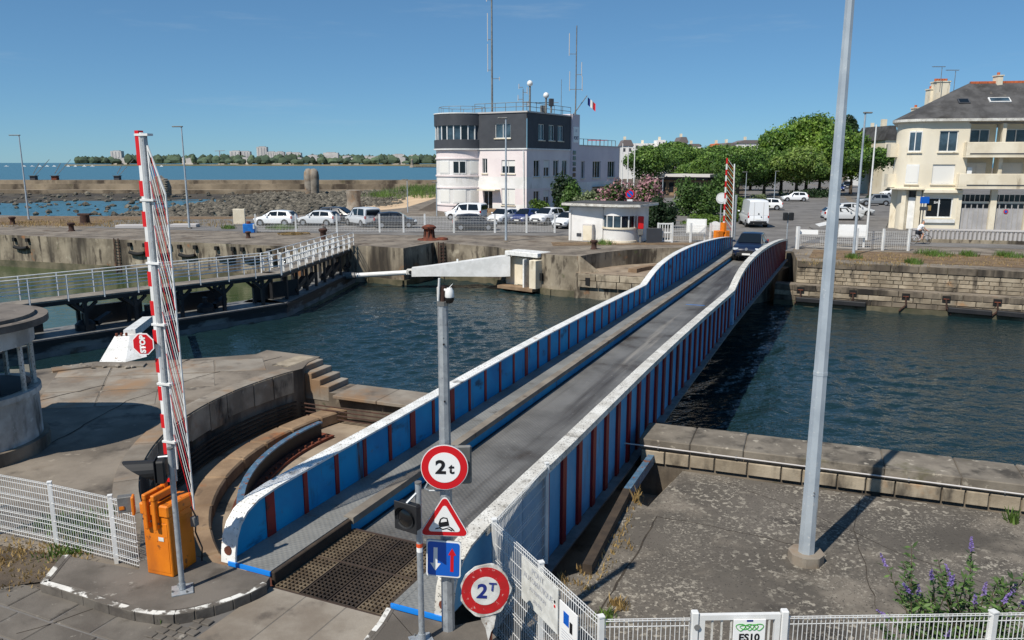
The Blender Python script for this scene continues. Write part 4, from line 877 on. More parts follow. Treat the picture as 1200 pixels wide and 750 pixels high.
q_ = [c + V((.29 + a_, .09, b_)) for a_, b_ in ((.06, -.26), (.075, .22))]
fr2.path([c + V((-.2, .05, -.2)), c + V((-.25, .05, -.3)), c + V((-.2, .05, -.33)), c + V((.0, .05, -.33))], .012, m=0); fr2.build('frame_tube', 'galvanised', hs_)
# slippery road
c = at_s(521, 606); s2 = thing('warning_sign', 'red bordered triangular slippery road sign with skidding car', 'sign', tuple(c))
def tri(c, r, w, nm, mat, par):
    rr = r * .12; pts = []
    for k in range(3):
        a0 = math.pi / 2 + k * 2 * math.pi / 3; cc = ((r - 2 * rr) * math.cos(a0), (r - 2 * rr) * math.sin(a0))
        for j in range(5): aa = a0 - math.pi / 3 + j * math.pi / 6; pts.append((cc[0] + rr * math.cos(aa), cc[1] + rr * math.sin(aa)))
    MB().ext(pts, V(c) , tlt, tup, V((0, -1, 0)) * w).build(nm, mat, par)
ct = c + V((0, 0, -.055))
tri(ct, .37, .02, 'back_plate', 'galvanised', s2); tri(ct + V((0, -.0205, 0)), .367, .003, 'rim', 'sign_white', s2); tri(ct + V((0, -.024, 0)), .350, .003, 'red_border', 'red_sign', s2); tri(ct + V((0, -.0275, 0)), .245, .003, 'face', 'sign_white', s2)
pk = lambda pts, nm: MB().ext(pts, ct + V((0, -.031, 0)), tlt, tup, V((0, -.002, 0))).build(nm, 'ink', s2)
pk([(-.075, -.02), (-.055, -.065), (.06, -.04), (.05, .01), (.035, .06), (-.02, .07), (-.055, .045)], 'pictogram_car'); pk([(-.11, -.095), (-.06, -.08), (-.02, -.10), (.03, -.085), (.09, -.115), (.10, -.10), (.03, -.07), (-.02, -.085), (-.06, -.065), (-.11, -.08)], 'pictogram_track')
pk([(.03, -.06), (.06, -.05), (.1, -.075), (.13, -.11), (.115, -.115), (.09, -.09), (.06, -.065)], 'pictogram_track')
MB().ext([(-.04, .035), (-.045, .0), (.03, .015), (.025, .045), (-.01, .053)], ct + V((0, -.0335, 0)), tlt, tup, V((0, -.001, 0))).build('pictogram_window', 'sign_white', s2)
# priority sign
c = at_s(520, 654); s3 = thing('priority_sign', 'square blue priority sign with white down arrow and red up arrow', 'sign', tuple(c))
def rrect(w, h, r):
    pts = []
    for cx, cy, a0 in ((w - r, h - r, 0), (-w + r, h - r, 90), (-w + r, -h + r, 180), (w - r, -h + r, 270)):
        for j in range(4): pts.append((cx + r * math.cos(math.radians(a0 + j * 30)), cy + r * math.sin(math.radians(a0 + j * 30))))
    return pts
tl2 = V((1, 0, -.09)).normalized(); tu2 = V((.03, 0, 1)).normalized()
for w_, dp, nm, mt in ((.215, 0, 'back_plate', 'galvanised'), (.213, .0205, 'border', 'sign_white'), (.197, .024, 'face', 'sign_blue')): MB().ext(rrect(w_, w_ * 1.13, .03), c + V((0, -dp, 0)), tl2, tu2, V((0, -.02 if dp == 0 else -.003, 0))).build(nm, mt, s3)
MB().ext([(-.125, .15), (-.075, .15), (-.075, -.06), (-.035, -.06), (-.10, -.16), (-.165, -.06), (-.125, -.06)], c + V((0, -.0275, 0)), tl2, tu2, V((0, -.003, 0))).build('white_arrow', 'sign_white', s3)
MB().ext([(.085, -.16), (.125, -.16), (.125, .06), (.155, .06), (.105, .155), (.055, .06), (.085, .06)], c + V((0, -.0275, 0)), tl2, tu2, V((0, -.003, 0))).build('red_arrow', 'red_sign', s3)
for k, py in enumerate((547, 606, 654)): MB().tube(V((pb_.x, sy0 - .09, at_s(521, py).z)), V((pb_.x, sy0 - .02, at_s(521, py).z)), .05, n=8).build('sign_clamp', 'galvanised', (s1, s2, s3)[k])
# old 2T sign, peeling, on its own post
yb = 8.75; c = at(569, 691, yb); s4 = thing('weight_limit_sign', 'old peeling round sign reading 2T on a low rusty post', 'sign', (c.x, yb, KZ))
tw = V((1, .05, -.08)).normalized(); tuw = V((.1, 0, 1)).normalized()
rim_ = MB().ext([((.325 + .012 * math.sin(7 * t + 1) + .01 * math.sin(13 * t)) * math.cos(t) * .93, (.35 + .012 * math.sin(6 * t)) * math.sin(t)) for t in [2 * math.pi * i / 44 for i in range(44)]], c, tw, tuw, V((0, -.025, 0))).build('back_plate', 'white_peel', s4)
ov = lambda r, k=1.07: [(r * math.cos(t), r * k * math.sin(t)) for t in [2 * math.pi * i / 40 for i in range(40)]]
MB().ext(ov(.29), c + V((0, -.0255, 0)), tw, tuw, V((0, -.003, 0))).build('red_ring', 'red_worn', s4); MB().ext(ov(.175), c + V((0, -.029, 0)), tw, tuw, V((0, -.003, 0))).build('face', 'sign_old', s4)
text_mesh('2', .26, c + V((-.04, -.034, -.01)), tw, tuw, 'ink_blue', 'lettering', s4, bold=.008); text_mesh('T', .15, c + V((.085, -.034, .05)), tw, tuw, 'ink_blue', 'lettering', s4, bold=.004)
MB().ext([(-.06, -.3), (.14, -.34), (.13, -.5), (.10, -.56), (.08, -.7), (.03, -.52), (-.03, -.42)], c + V((.02, .0, 0)), tw, tuw, V((0, -.012, 0))).build('torn_strip', 'white_peel', s4)
MB().box((c.x + .05, yb + .03, (c.z + KZ) / 2), (.05, .05, c.z - KZ + .2), .2).build('post', 'rust', s4)
# ------------------------------------------------------------------ tall light pole on the plaza
pp0 = g(944, 657, PZ); lp = thing('light_pole', 'tall tapering grey light pole standing on the near right plaza', 'pole', tuple(pp0))
oc = [(.30 * math.cos(math.radians(22.5 + 45 * i)), .30 * math.sin(math.radians(22.5 + 45 * i))) for i in range(8)]
MB().prism([(pp0.x + a_, pp0.y + b_) for a_, b_ in oc], PZ - .02, PZ + .17).build('footing', 'slab', lp, bevel=.02)
MB().tube(pp0 + Z3 * .17, pp0 + Z3 * 10.8, .138, .056, n=8).build('shaft', 'light_pole', lp)
MB().tube(pp0 + Z3 * 3.3, pp0 + Z3 * 3.36, .119, .119, n=8).build('joint', 'light_pole', lp)
for zz in (1.3, 1.25): MB().box(pp0 + V((0, -.13, zz)), (.02, .02, .02)).build('bolt', 'grey_steel', lp)
MB().box(pp0 + V((0, 0, 10.85)), (.9, .25, .12)).build('lamp_head', 'grey_steel', lp)
# ------------------------------------------------------------------ round control kiosk at the left edge
kc = V((-11.5, 15.75, 0)); ko = thing('control_kiosk', 'weathered grey round-ended lock keeper kiosk with flat roof at the left edge', 'kiosk', tuple(kc))
KR = 1.42
def stad(r, back=1.6):                                  # D-shaped plan, round end to the right
    pts = [(kc.x + r * math.cos(math.radians(a)), kc.y + r * math.sin(math.radians(a))) for a in range(-90, 91, 10)]
    return pts + [(kc.x - back, kc.y + r), (kc.x - back, kc.y - r)]
MB().prism(stad(KR + .12), 0, .28).build('plinth', 'wall_dark', ko, bevel=.02)
MB().prism(stad(KR), .28, 1.22).build('lower_wall', 'kiosk_wall', ko)
MB().prism(stad(KR + .06), 1.22, 1.34).build('sill', 'kiosk_wall', ko, bevel=.03)
MB().prism(stad(KR - .75, 1.0), 1.3, 2.3).build('dark_core', 'slate_clad', ko); MB().prism(stad(KR - .18), 1.341, 1.36).build('counter', 'slate_clad', ko)  # added dark core behind the panes, standing in for a dim interior
MB().prism(stad(KR + .04), 2.32, 2.72).build('fascia', 'kiosk_wall', ko, bevel=.02)
MB().prism(stad(KR + .34), 2.72, 2.86).build('roof', 'roof_felt', ko, bevel=.05)
MB().prism(stad(KR + .1), 2.86, 2.93).build('roof_cap', 'roof_felt', ko, bevel=.03)
for a_ in (-80, -35, 0, 30, 60, 88):
    t = math.radians(a_); MB().box((kc.x + (KR - .05) * math.cos(t), kc.y + (KR - .05) * math.sin(t), 1.83), (.07, .07, .98), t).build('mullion', 'white_dirty', ko)
gl = bpy.data.materials.new('clear_glass'); gl.use_nodes = True; pg = gl.node_tree.nodes['Principled BSDF']; pg.inputs['Transmission Weight'].default_value = 1; pg.inputs['Roughness'].default_value = .02; pg.inputs['IOR'].default_value = 1.05; pg.inputs['Base Color'].default_value = (.8, .88, .88, 1); MAT['clear_glass'] = gl
for a0, a1 in ((-35, 0), (0, 30), (30, 60), (60, 88)):
    m = MB(); q0, q1 = math.radians(a0), math.radians(a1); r_ = KR - .06
    m.quad((kc.x + r_ * math.cos(q0), kc.y + r_ * math.sin(q0), 1.35), (kc.x + r_ * math.cos(q1), kc.y + r_ * math.sin(q1), 1.35), (kc.x + r_ * math.cos(q1), kc.y + r_ * math.sin(q1), 2.31), (kc.x + r_ * math.cos(q0), kc.y + r_ * math.sin(q0), 2.31)); m.build('pane', 'clear_glass', ko)
MB().prism([(kc.x - 1.6, kc.y - KR - .01), (kc.x + .25, kc.y - KR - .01), (kc.x + .25, kc.y - KR + .12), (kc.x - 1.6, kc.y - KR + .12)], .28, 2.4).build('side_wall', 'kiosk_wall', ko)
MB().ring(kc, KR - .12, KR, 1.30, 2.36, math.radians(-96), math.radians(-46), 10).build('upper_wall', 'kiosk_wall', ko); MB().box((kc.x - .75, kc.y - KR - .03, 1.15), (.8, .04, 1.75)).build('door', 'white_paint', ko)

# ------------------------------------------------------------------ lock gates with footbridges
def railing(parent, pts, h=1.05, gap=1.6, mat='white_paint', plates=False, side=0):
    for a_, b_ in zip(pts[:-1], pts[1:]):
        a_, b_ = V(a_), V(b_); L = (b_ - a_).length; d = (b_ - a_).normalized(); n = max(1, round(L / gap))
        for hz in (.42, .74, 1.05): MB().tube(a_ + Z3 * hz * h, b_ + Z3 * hz * h, .026, n=6).build('rail', mat, parent)
        for i in range(n + 1):
            p = a_ + d * L * i / n; MB().beam(p + Z3 * -.12, p + Z3 * h * 1.05, .055, .055).build('rail_post', mat, parent)
            if plates and i < n: MB().beam(p + d * .28 + Z3 * .08, p + d * .28 + Z3 * .86, .11, .03).build('rail_plate', mat, parent)
def leaf(label, pf0, pf1, ps, decks, thick):
    # pf0-pf1: front hull line at the water; hull goes back by thick
    p, q = V((pf0[0], pf0[1], 0)), V((pf1[0], pf1[1], 0)); d = (q - p).normalized(); n = V((-d.y, d.x, 0))
    t = thing('lock_gate', label, 'lock gate', (p.x, p.y, WZ)); L = (q - p).length
    MB().prism([tuple(x[:2]) for x in (p, q, q + n * thick, p + n * thick)], -4.5, -1.98).build('hull', 'hull_band', t, bevel=.05)
    MB().prism([tuple(x[:2]) for x in (p + n * .03 - d * .02, q + n * .03 + d * .02, q + n * (thick - .03), p + n * (thick - .03))], -1.98, -1.86).build('hull_deck', 'grey_steel', t)
    MB().fbox(p - n * .09 + Z3 * -2.12, d * L, n * .09, Z3 * .22).build('fender_beam', 'black_steel', t)
    return t, p, q, d, n, L
mk('hull_band', C(40, 46, 54), C(30, 34, 40), rough=.5, scale=1, spots=[(C(120, 126, 126), .5, .45, .6, (1, 1, 3))])
mk('hull_grey', C(120, 126, 128), C(96, 100, 100), rough=.6, scale=.8, spots=[(C(70, 68, 60), 1.0, .55, .7)])
wkz = -.18
t, p, q, d, n, L = leaf('long dark lock gate at left carrying a white railed footbridge', (-30.6, 23.9), (-12.91, 44.25), None, None, 2.6)
MB().fbox(p - n * .02 + Z3 * -4.4, d * L, n * .02, Z3 * 1.95).build('boot_top', 'hull_grey', t)
dn = n * .3
k = 0; s = 6.0
while s < L - .3:
    w = min(1.9, L - s); MB().fbox(p + dn + d * s + Z3 * (wkz - .07), d * (w - .015), n * 1.25, Z3 * .07).build('deck_plank', 'walk_edge', t); s += 1.9
MB().fbox(p + dn + d * 6 + Z3 * (wkz - .26), d * (L - 6), n * .1, Z3 * .19).build('deck_girder', 'black_steel', t); MB().fbox(p + dn + n * 1.15 + d * 6 + Z3 * (wkz - .26), d * (L - 6), n * .1, Z3 * .19).build('deck_girder', 'black_steel', t)
railing(t, [p + dn + d * 6 + Z3 * wkz, p + dn + d * L + Z3 * wkz]); railing(t, [p + dn + n * 1.2 + d * 6 + Z3 * wkz, p + dn + n * 1.2 + d * L + Z3 * wkz])
s = 7.0; k = 0
while s < L - .6:
    for o_ in (.15, 1.05):
        b0 = p + dn + d * s + n * o_
        m = MB(); m.box((b0.x, b0.y, (-1.86 + wkz - .26) / 2), (.16, .16, 1.42), math.atan2(d.y, d.x)); m.build('column', 'black_steel', t)
        for sg in (-1, 1): MB().beam(b0 + Z3 * -.95, b0 + d * sg * .55 + Z3 * (wkz - .28), .12, .14).build('bracket', 'black_steel', t)
    if k % 2 == 0: MB().fbox(p + d * (s + .4) + n * 1.9 + Z3 * -1.86, d * 2.9, n * .2, Z3 * .95).build('screen_plate', 'black_steel', t)
    s += 2.35; k += 1
for s_ in (8, 11.5, 13.2, 16.5, 19.5, 22.6): 
    b0 = p + d * s_ + n * .9; mm = MB(); mm.lathe([(.45, 0), (.45, .3), (.3, .45), (.14, .5), (.14, .8), (0, .8)], b0 + Z3 * -1.86, 10); mm.build('winch', 'black_steel', t, smooth=40)
    MB().beam(b0 + d * .5 + Z3 * -1.6, b0 + d * 1.3 + n * .3 + Z3 * -1.3, .3, .25).build('gear_case', 'rust_dark' if s_ == 11.5 else 'black_steel', t)
MB().ext([(0, 0), (.6, 0), (.45, .5), (.15, .75)], p + d * 9.9 + n * .3 + Z3 * -1.86, d, Z3, n * .3).build('cleat', 'grey_steel', t)
t, p, q, d, n, L = leaf('short dark lock gate leaf meeting the far quay, with plated white railings', (-12.91, 44.25), (-11.55, 58.3), None, None, 2.6)
MB().fbox(p - n * .02 + Z3 * -4.4, d * L, n * .02, Z3 * 1.95).build('boot_top', 'hull_grey', t)
s = 0.1
while s < L: MB().fbox(p + dn + d * s + Z3 * (wkz - .07), d * min(1.885, L - s), n * 1.25, Z3 * .07).build('deck_plank', 'walk_edge', t); s += 1.9
for o_ in (0, 1.15): MB().fbox(p + dn + n * o_ + Z3 * (wkz - .26), d * L, n * .1, Z3 * .19).build('deck_girder', 'black_steel', t)
railing(t, [p + dn + d * .1 + Z3 * wkz, p + dn + d * L + Z3 * wkz], plates=True, gap=1.3); railing(t, [p + dn + n * 1.2 + d * .1 + Z3 * wkz, p + dn + n * 1.2 + d * L + Z3 * wkz], plates=True, gap=1.3)
s = 1.0
while s < L - .6:
    for o_ in (.15, 1.05):
        b0 = p + dn + d * s + n * o_; MB().box((b0.x, b0.y, (-1.86 + wkz - .26) / 2), (.16, .16, 1.42), math.atan2(d.y, d.x)).build('column', 'black_steel', t)
    if int(s * 10) % 3 != 1: MB().beam(p + d * s + n * .5 + Z3 * -1.6, p + d * (s + 1.4) + n * .4 + Z3 * -1.0, .3, .3).build('gear_case', 'black_steel', t)
    s += 1.7
# ------------------------------------------------------------------ white gate struts
sa, sb_, sc_ = at(413, 323, 55.4), at(483, 318.5, 55.0), at(598, 311, 54.6)
stt = thing('gate_strut', 'long white tapered steel strut reaching from the far quay to the lock gate', 'strut', tuple(sc_))
MB().tube(sa, sb_ + V((.5, 0, .0)), .17, n=12).build('rod', 'white_paint', stt, smooth=60)
MB().tube(sa + V((-.6, .1, -.05)), sa + V((.3, 0, 0)), .28, .22, n=10).build('rod_end', 'grey_steel', stt, smooth=60)
vs_ = []
for c_, h_, w_ in ((sb_, .30, .35), (at(505, 317, 54.9), .36, .4), (at(588, 311.5, 54.7), .70, .5), (sc_, .70, .5)):
    vs_ += [c_ + V((0, -w_, -h_)), c_ + V((0, w_, -h_)), c_ + V((0, w_, h_)), c_ + V((0, -w_, h_))]
m = MB(); m.add(vs_, [(a * 4 + i, a * 4 + (i + 1) % 4, a * 4 + 4 + (i + 1) % 4, a * 4 + 4 + i)[::-1] for a in range(3) for i in range(4)] + [(0, 1, 2, 3), (15, 14, 13, 12)]); m.build('beam', 'white_paint', stt)
MB().box(sb_ + V((-.15, 0, 0)), (.5, .5, .4)).build('fork', 'white_dirty', stt, bevel=.05); MB().tube(sb_ + V((-.1, -.3, 0)), sb_ + V((-.1, .3, 0)), .12, n=8).build('pin', 'ink', stt)
for px_ in (536, 554): MB().box(at(px_, 306, 54.9), (.12, .12, .3)).build('lug', 'white_paint', stt)
fx0 = thing('strut_recess', 'white painted concrete recess holding the strut in the far quay wall', 'recess', (.9, 54.6, -1.8))
ra = at(589, 297, 54.6); rb = at(630, 303, 52.7)
fdv = V((rb.x - ra.x, rb.y - ra.y, 0)); fL = fdv.length; fdn = fdv.normalized(); fin = V((-fdn.y, fdn.x, 0))
MB().fbox(V((ra.x, ra.y, -.28)) - fin * .15 + fdn * .3, fdv - fdn * .2, fin * 1.5, Z3 * .31).build('lintel', 'white_worn', fx0, bevel=.03)
MB().fbox(V((rb.x, rb.y, -2.35)) - fin * .5 - fdn * .35, fdn * .55, fin * 2.2, Z3 * 1.93).build('jamb', 'cream_trim', fx0, bevel=.03)
MB().fbox(V((ra.x, ra.y, -2.35)) + fin * .4 , fdv, fin * .3, Z3 * 1.93).build('back', 'cream_trim', fx0)
MB().fbox(V((rb.x, rb.y, -2.35)) - fin * .35 - fdn * 1.0, fdn * .12, fin * .8, Z3 * 1.93).build('guide', 'white_worn', fx0)
MB().fbox(V((ra.x, ra.y, -2.55)) - fin * .6, fdv, fin * .9, Z3 * .2).build('sill', 'rust_stone', fx0)
s5 = thing('gate_strut', 'white tapered strut housing at the near quay edge behind the barrier', 'strut', (-12.2, 24, 0))
tb = [g(114, 426, 0), g(147, 425, 0)]; tt_ = [at(133, 394, tb[0].y + 1.4), at(152, 393, tb[1].y + 1.4)]
ofs = V((.45, .9, 0))
MB().add([tb[0], tb[1], tb[1] + ofs * .8, tb[0] + ofs * 1.2, tt_[0], tt_[1], tt_[1] + ofs * .5, tt_[0] + ofs * .5], [(3, 2, 1, 0), (4, 5, 6, 7), (0, 1, 5, 4), (1, 2, 6, 5), (2, 3, 7, 6), (3, 0, 4, 7)]).build('housing', 'white_worn', s5, bevel=.03)
MB().beam(tt_[1] + V((-.1, .2, .0)), at(173, 375, 30.5), .35, .28).build('arm', 'white_worn', s5); MB().beam(at(173, 375, 30.5), V((-17.0, 38.6, -1.55)), .2, .2).build('rod', 'white_worn', s5)
for k in range(3): MB().tube(tt_[0].lerp(tt_[1], .2 + .3 * k), tt_[0].lerp(tt_[1], .2 + .3 * k) + Z3 * .09, .04, n=6).build('bolt', 'rust', s5)
MB().prism([tuple(g(x, y)[:2]) for x, y in [(60, 433), (112, 426), (172, 427), (168, 431), (110, 431), (62, 437)]], 0, .06).build('plinth', 'slab', s5)
rock_field('strut_rubble', 14, lambda: tuple(g(random.uniform(75, 160), random.uniform(427, 431), .05)), .06, .13, 'slab')

# ------------------------------------------------------------------ bollards, capstan, quay furniture
bp_ = MB().lathe([(.26, 0), (.24, .06), (.19, .12), (.18, .42), (.27, .5), (.28, .58), (.22, .64), (0, .66)], (0, 0, 0), 14).build('bollard', 'rust_dark', smooth=50)
tag(bp_, None, 'bollard')
for i, (x, y, sc, lb) in enumerate([(15, 263, 1.2, 'rusty bollard on the far quay left of the lamp post'), (84, 271, 1.2, 'rusty bollard on the far quay right of the twin-headed bollard'), (379, 280, 1.3, 'tall rusty bollard beside the top end of the white footbridge'),
                                   (291, 279, .85, 'low rusty bollard in front of the blue bin on the far quay'), (380, 270, .8, 'small dark bollard by the fence near the footbridge end'), (696, 292, 1.0, 'rusty bollard in front of the white hut on the far quay')]):
    place(bp_, g(x, y), 0, lb, 'bollards on the far quay', i == 0, sc)
tw_ = thing('mooring_bollard', 'large twin horned mooring bollard with sloping foot on the far quay', 'bollard', tuple(g(100, 263)))
c_ = g(100, 263); MB().lathe([(.75, 0), (.6, .12), (.45, .2), (.42, .9), (0, .9)], c_, 14).build('body', 'rust_dark', tw_, smooth=40); MB().box(c_ + V((0, 0, .98)), (1.25, .5, .22)).build('head', 'rust_dark', tw_, bevel=.06)
cp = g(503, 281); cpt = thing('capstan', 'big rusty ribbed capstan standing on the quay by the recess', 'capstan', tuple(cp))
MB().lathe([(.95, 0), (.9, .08), (.6, .12)], cp, 20).build('base', 'rust', cpt); MB().lathe([(.52, .12), (.42, .25), (.34, .55), (.36, .8), (.54, .9), (.55, 1.04), (.4, 1.14), (.16, 1.2), (0, 1.22)], cp, 18).build('drum', 'rust', cpt, smooth=35)
for k in range(8):
    t_ = k * math.pi / 4; MB().beam(cp + V((.42 * math.cos(t_), .42 * math.sin(t_), .18)), cp + V((.37 * math.cos(t_), .37 * math.sin(t_), .85)), .07, .08).build('whelp', 'rust_dark', cpt)
    MB().box(cp + V((.53 * math.cos(t_), .53 * math.sin(t_), .97)), (.1, .1, .09), t_).build('socket', 'dark', cpt)
c2 = g(518, 281); MB().lathe([(.5, 0), (.45, .14), (.2, .2), (0, .22)], c2, 14).build('sheave', 'rust', cpt, smooth=40)
bn = g(292, 272.5); bt_ = thing('blue_bin', 'bright blue metal box with rusty lid piece on the far quay', 'bin', tuple(bn))
MB().box(bn + Z3 * .38, (.95, .7, .76), .25).build('body', 'bin_blue', bt_, bevel=.03); MB().box(bn + V((.45, -.05, .55)), (.12, .5, .4), .25).build('side_plate', 'sign_old', bt_); MB().tube(bn + Z3 * .76, bn + Z3 * .98, .2, .17, n=10).build('cap', 'rust', bt_)
cbk = g(281, 262.5); MB().box(cbk + Z3 * .75, (1.15, .3, 1.5), .1).build('concrete_block', 'cream_trim', label='upright pale concrete slab standing behind the blue bin', cat='slab', bevel=.03, loc=tuple(cbk))
for i, (x, y, w_, l_) in enumerate([(155, 267, 2.6, .6), (217, 266, 2.4, .5)]):
    c_ = g(x, y); MB().box(c_ + Z3 * .15, (w_, 1.2, .3), .1).build('concrete_plinth', 'far_concrete', label=['low pale concrete block on the far quay behind the barrier boom', 'low pale concrete block at the foot of the second lamp post'][i], cat='block', bevel=.03, loc=tuple(c_))
rp = MB(); c_ = g(346, 274.5)
for k in range(7): rp.ring((c_.x + random.uniform(-.5, .5), c_.y + random.uniform(-.4, .4)), .5 + .07 * k, .57 + .07 * k, .01 + .01 * k, .07 + .012 * k, 0, 6.28, 16)
rp.build('rope_coil', 'grass_dry', label='loose coil of yellow rope lying on the far quay', cat='rope', loc=tuple(c_))
# quay ladders and fenders on the lock wall
lw = lambda x: (67 + (57.3 - 67) / (-16 + 43.5) * (x + 43.5))
wdir = V((27.5, -9.7, 0)).normalized(); wout = V((wdir.y, -wdir.x, 0))
for i, x in enumerate((-41.2, -29.5, -27.2, -24.9, -21.6, -19.4, -17.2)):
    c_ = V((x, lw(x), -.95)) + wout * .2
    m = MB(); k0 = c_ - wdir * .75; pr_v = [k0 + wdir * 1.5 * j / 6 + Z3 * (-.12 * math.sin(math.pi * j / 6)) for j in range(7)]
    for a_, b_ in zip(pr_v[:-1], pr_v[1:]): m.tube(a_, b_, .14, n=10, caps=True)
    f_ = m.build('quay_fender', 'rubber', label=['leftmost', 'second', 'third', 'fourth', 'fifth', 'sixth', 'rightmost'][i] + ' black rubber fender hung on the lock wall', cat='fender', group='fenders on the lock wall', loc=tuple(c_), smooth=50)
    for e_ in (k0, k0 + wdir * 1.5): MB().path([e_, e_ + V((0, 0, .55))], .025, 5).build('chain', 'rust_dark', f_); MB().box(e_ + Z3 * .6 - wout * .1, (.28, .25, .3), math.atan2(wdir.y, wdir.x)).build('anchor_pocket', 'dark', f_)
for i, x in enumerate((-31.5,)):
    c_ = V((x, lw(x), 0)) + wout * .1; lt = thing('quay_ladder', 'rusty iron ladder fixed down the lock wall', 'ladder', tuple(c_))
    for sg in (-.22, .22): MB().beam(c_ + wdir * sg + Z3 * .1, c_ + wdir * sg + Z3 * -2.9, .07, .07).build('stile', 'rust_dark', lt)
    for k in range(12): MB().beam(c_ - wdir * .22 + Z3 * (-.1 - k * .24), c_ + wdir * .22 + Z3 * (-.1 - k * .24), .035, .035).build('rung', 'rust_dark', lt)
ld = V((-5.6, 60.15, 0)); lt = thing('quay_ladder', 'rusty ladder in the corner of the quay recess below the capstan', 'ladder', tuple(ld))
for sg in (0, .4): MB().beam(ld + V((sg, -.35 - sg * .7, .1)), ld + V((sg, -.35 - sg * .7, -2.6)), .08, .08).build('stile', 'rust_dark', lt)
for k in range(10): MB().beam(ld + V((0, -.35, -.1 - k * .25)), ld + V((.4, -.63, -.1 - k * .25)), .04, .04).build('rung', 'rust_dark', lt)
# timber fenders and mooring pockets on the right ledge
ed = V((1, WS, 0)).normalized(); eo = V((ed.y, -ed.x, 0))
for i, (xa, xb) in enumerate(((17.7, 21.3), (25.2, 27.2), (27.4, 28.6))):
    a_, b_ = V((xa, wall_y(xa) - .9, -2.3)) + eo * .22, V((xb, wall_y(xb) - .9, -2.34)) + eo * .22
    f_ = MB().beam(a_, b_, .34, .3).build('timber_fender', 'black_steel', label=['long', 'shorter', 'shortest'][i] + ' dark floating timber fender on the right far quay ledge', cat='fender', group='timber fenders on the right ledge', loc=tuple(a_), bevel=.04)
for i, x in enumerate((17.9, 20.6, 23.2, 25.1, 27.4)):
    c_ = V((x, wall_y(x) - .9, -1.72)) + eo * .09
    f_ = thing('mooring_pocket', ['first', 'second', 'third', 'fourth', 'fifth'][i] + ' dark mooring pocket from the bridge along the right far quay ledge', 'mooring pocket', tuple(c_), 'mooring pockets of the ledge')
    MB().box(c_, (.42, .06, .36), math.atan2(ed.y, ed.x)).build('pocket', 'dark', f_); MB().tube(c_ + eo * .05 - ed * .15, c_ + eo * .05 + ed * .15, .03, n=6).build('bar', 'rust', f_)
    MB().path([c_ + eo * .06, c_ + eo * .1 + ed * .05 + Z3 * -.5, c_ + eo * .16 + ed * (.3 if i % 2 else -.3) + Z3 * -.85], .05, 6).build('chain', 'rust_dark', f_)
for i, (x, y) in enumerate(((1.9, 52.65), (4.9, 50.5))):
    MB().box((x, y, -1.55), (.4, .2, .5), -.6).build('mooring_pocket', 'dark', label=['dark mooring pocket in the quay corner right of the white recess', 'dark mooring pocket in the pit front wall'][i], cat='mooring pocket', loc=(x, y, -1.55))

# ------------------------------------------------------------------ lamp posts and masts
def lamp_post(label, p, h, r=.09, arm=(-.8, 0), mat='light_pole', name='lamp_post', cat='lamp post', head=True):
    t = thing(name, label, cat, tuple(p)); p = V(p)
    MB().tube(p, p + Z3 * h, r, r * .55, n=10).build('shaft', mat, t, smooth=60); MB().box(p + Z3 * .05, (.4, .4, .1)).build('base', 'concrete', t)
    if head: MB().box(p + V((arm[0] / 2, arm[1] / 2, h + .05)), (abs(arm[0]) + .25, .22, .10), math.atan2(arm[1], arm[0])).build('lamp_head', 'grey_steel', t, bevel=.03)
    return t
def hgt(px, py, p): return at(px, py, p.y).z - p.z
for x, y, xt, yt, ar, lb in [(34, 258, 24, 159, (-.9, 0), 'grey lamp post at the far left of the quay'), (222, 268, 212, 149, (-.7, 0), 'grey lamp post right of the barrier boom on the far quay'),
                         (593, 283, 593, 139, (-.5, 0), 'tall slim lamp post in front of the port office'), (478, 250, 477, 211, (-.5, 0), 'short lamp post by the beach left of the port office'), (512, 254, 512, 214, (-.4, 0), 'short lamp post at the round tower foot'),
                         (775, 262, 776, 209, (-.3, 0), 'park lamp post behind the white gate right of the hut'), (873, 238, 873, 202, (-.5, 0), 'park lamp post above the white van'), (821, 220, 822, 199, (-.5, 0), 'small park lamp post in front of the long park roof'),
                         (907, 234, 908, 201, (.5, 0), 'park lamp post left of the parked white hatchback'), (1000, 299, 1012, 133, (.3, .0), 'tall slim lamp mast right of the big near pole by the far fence')]:
    p = g(x, y); lamp_post(lb, p, hgt(xt, yt, p), .1 if yt < 160 else .07, ar)
for i, (x, y, xt, yt) in enumerate(((728, 240, 726.5, 168), (734.5, 240, 734, 172), (742, 240, 741.5, 168))):
    p = g(x, y); lamp_post(['left', 'middle', 'right'][i] + ' one of the three white flagpoles beside the port office', p, hgt(xt, yt, p), .11, name='flagpole', cat='flagpole', head=False, mat='white_paint')
p = g(1015, 283); lamp_post('slim white mast standing at the far fence left of the corner building', p, hgt(1025, 146, p), .09, mat='white_paint', name='mast', cat='mast', head=False)
p = g(790, 250); lamp_post('thin grey post between hedge and lamp near the far barrier', p, 2.6, .05, name='sign_post', cat='post', head=False)
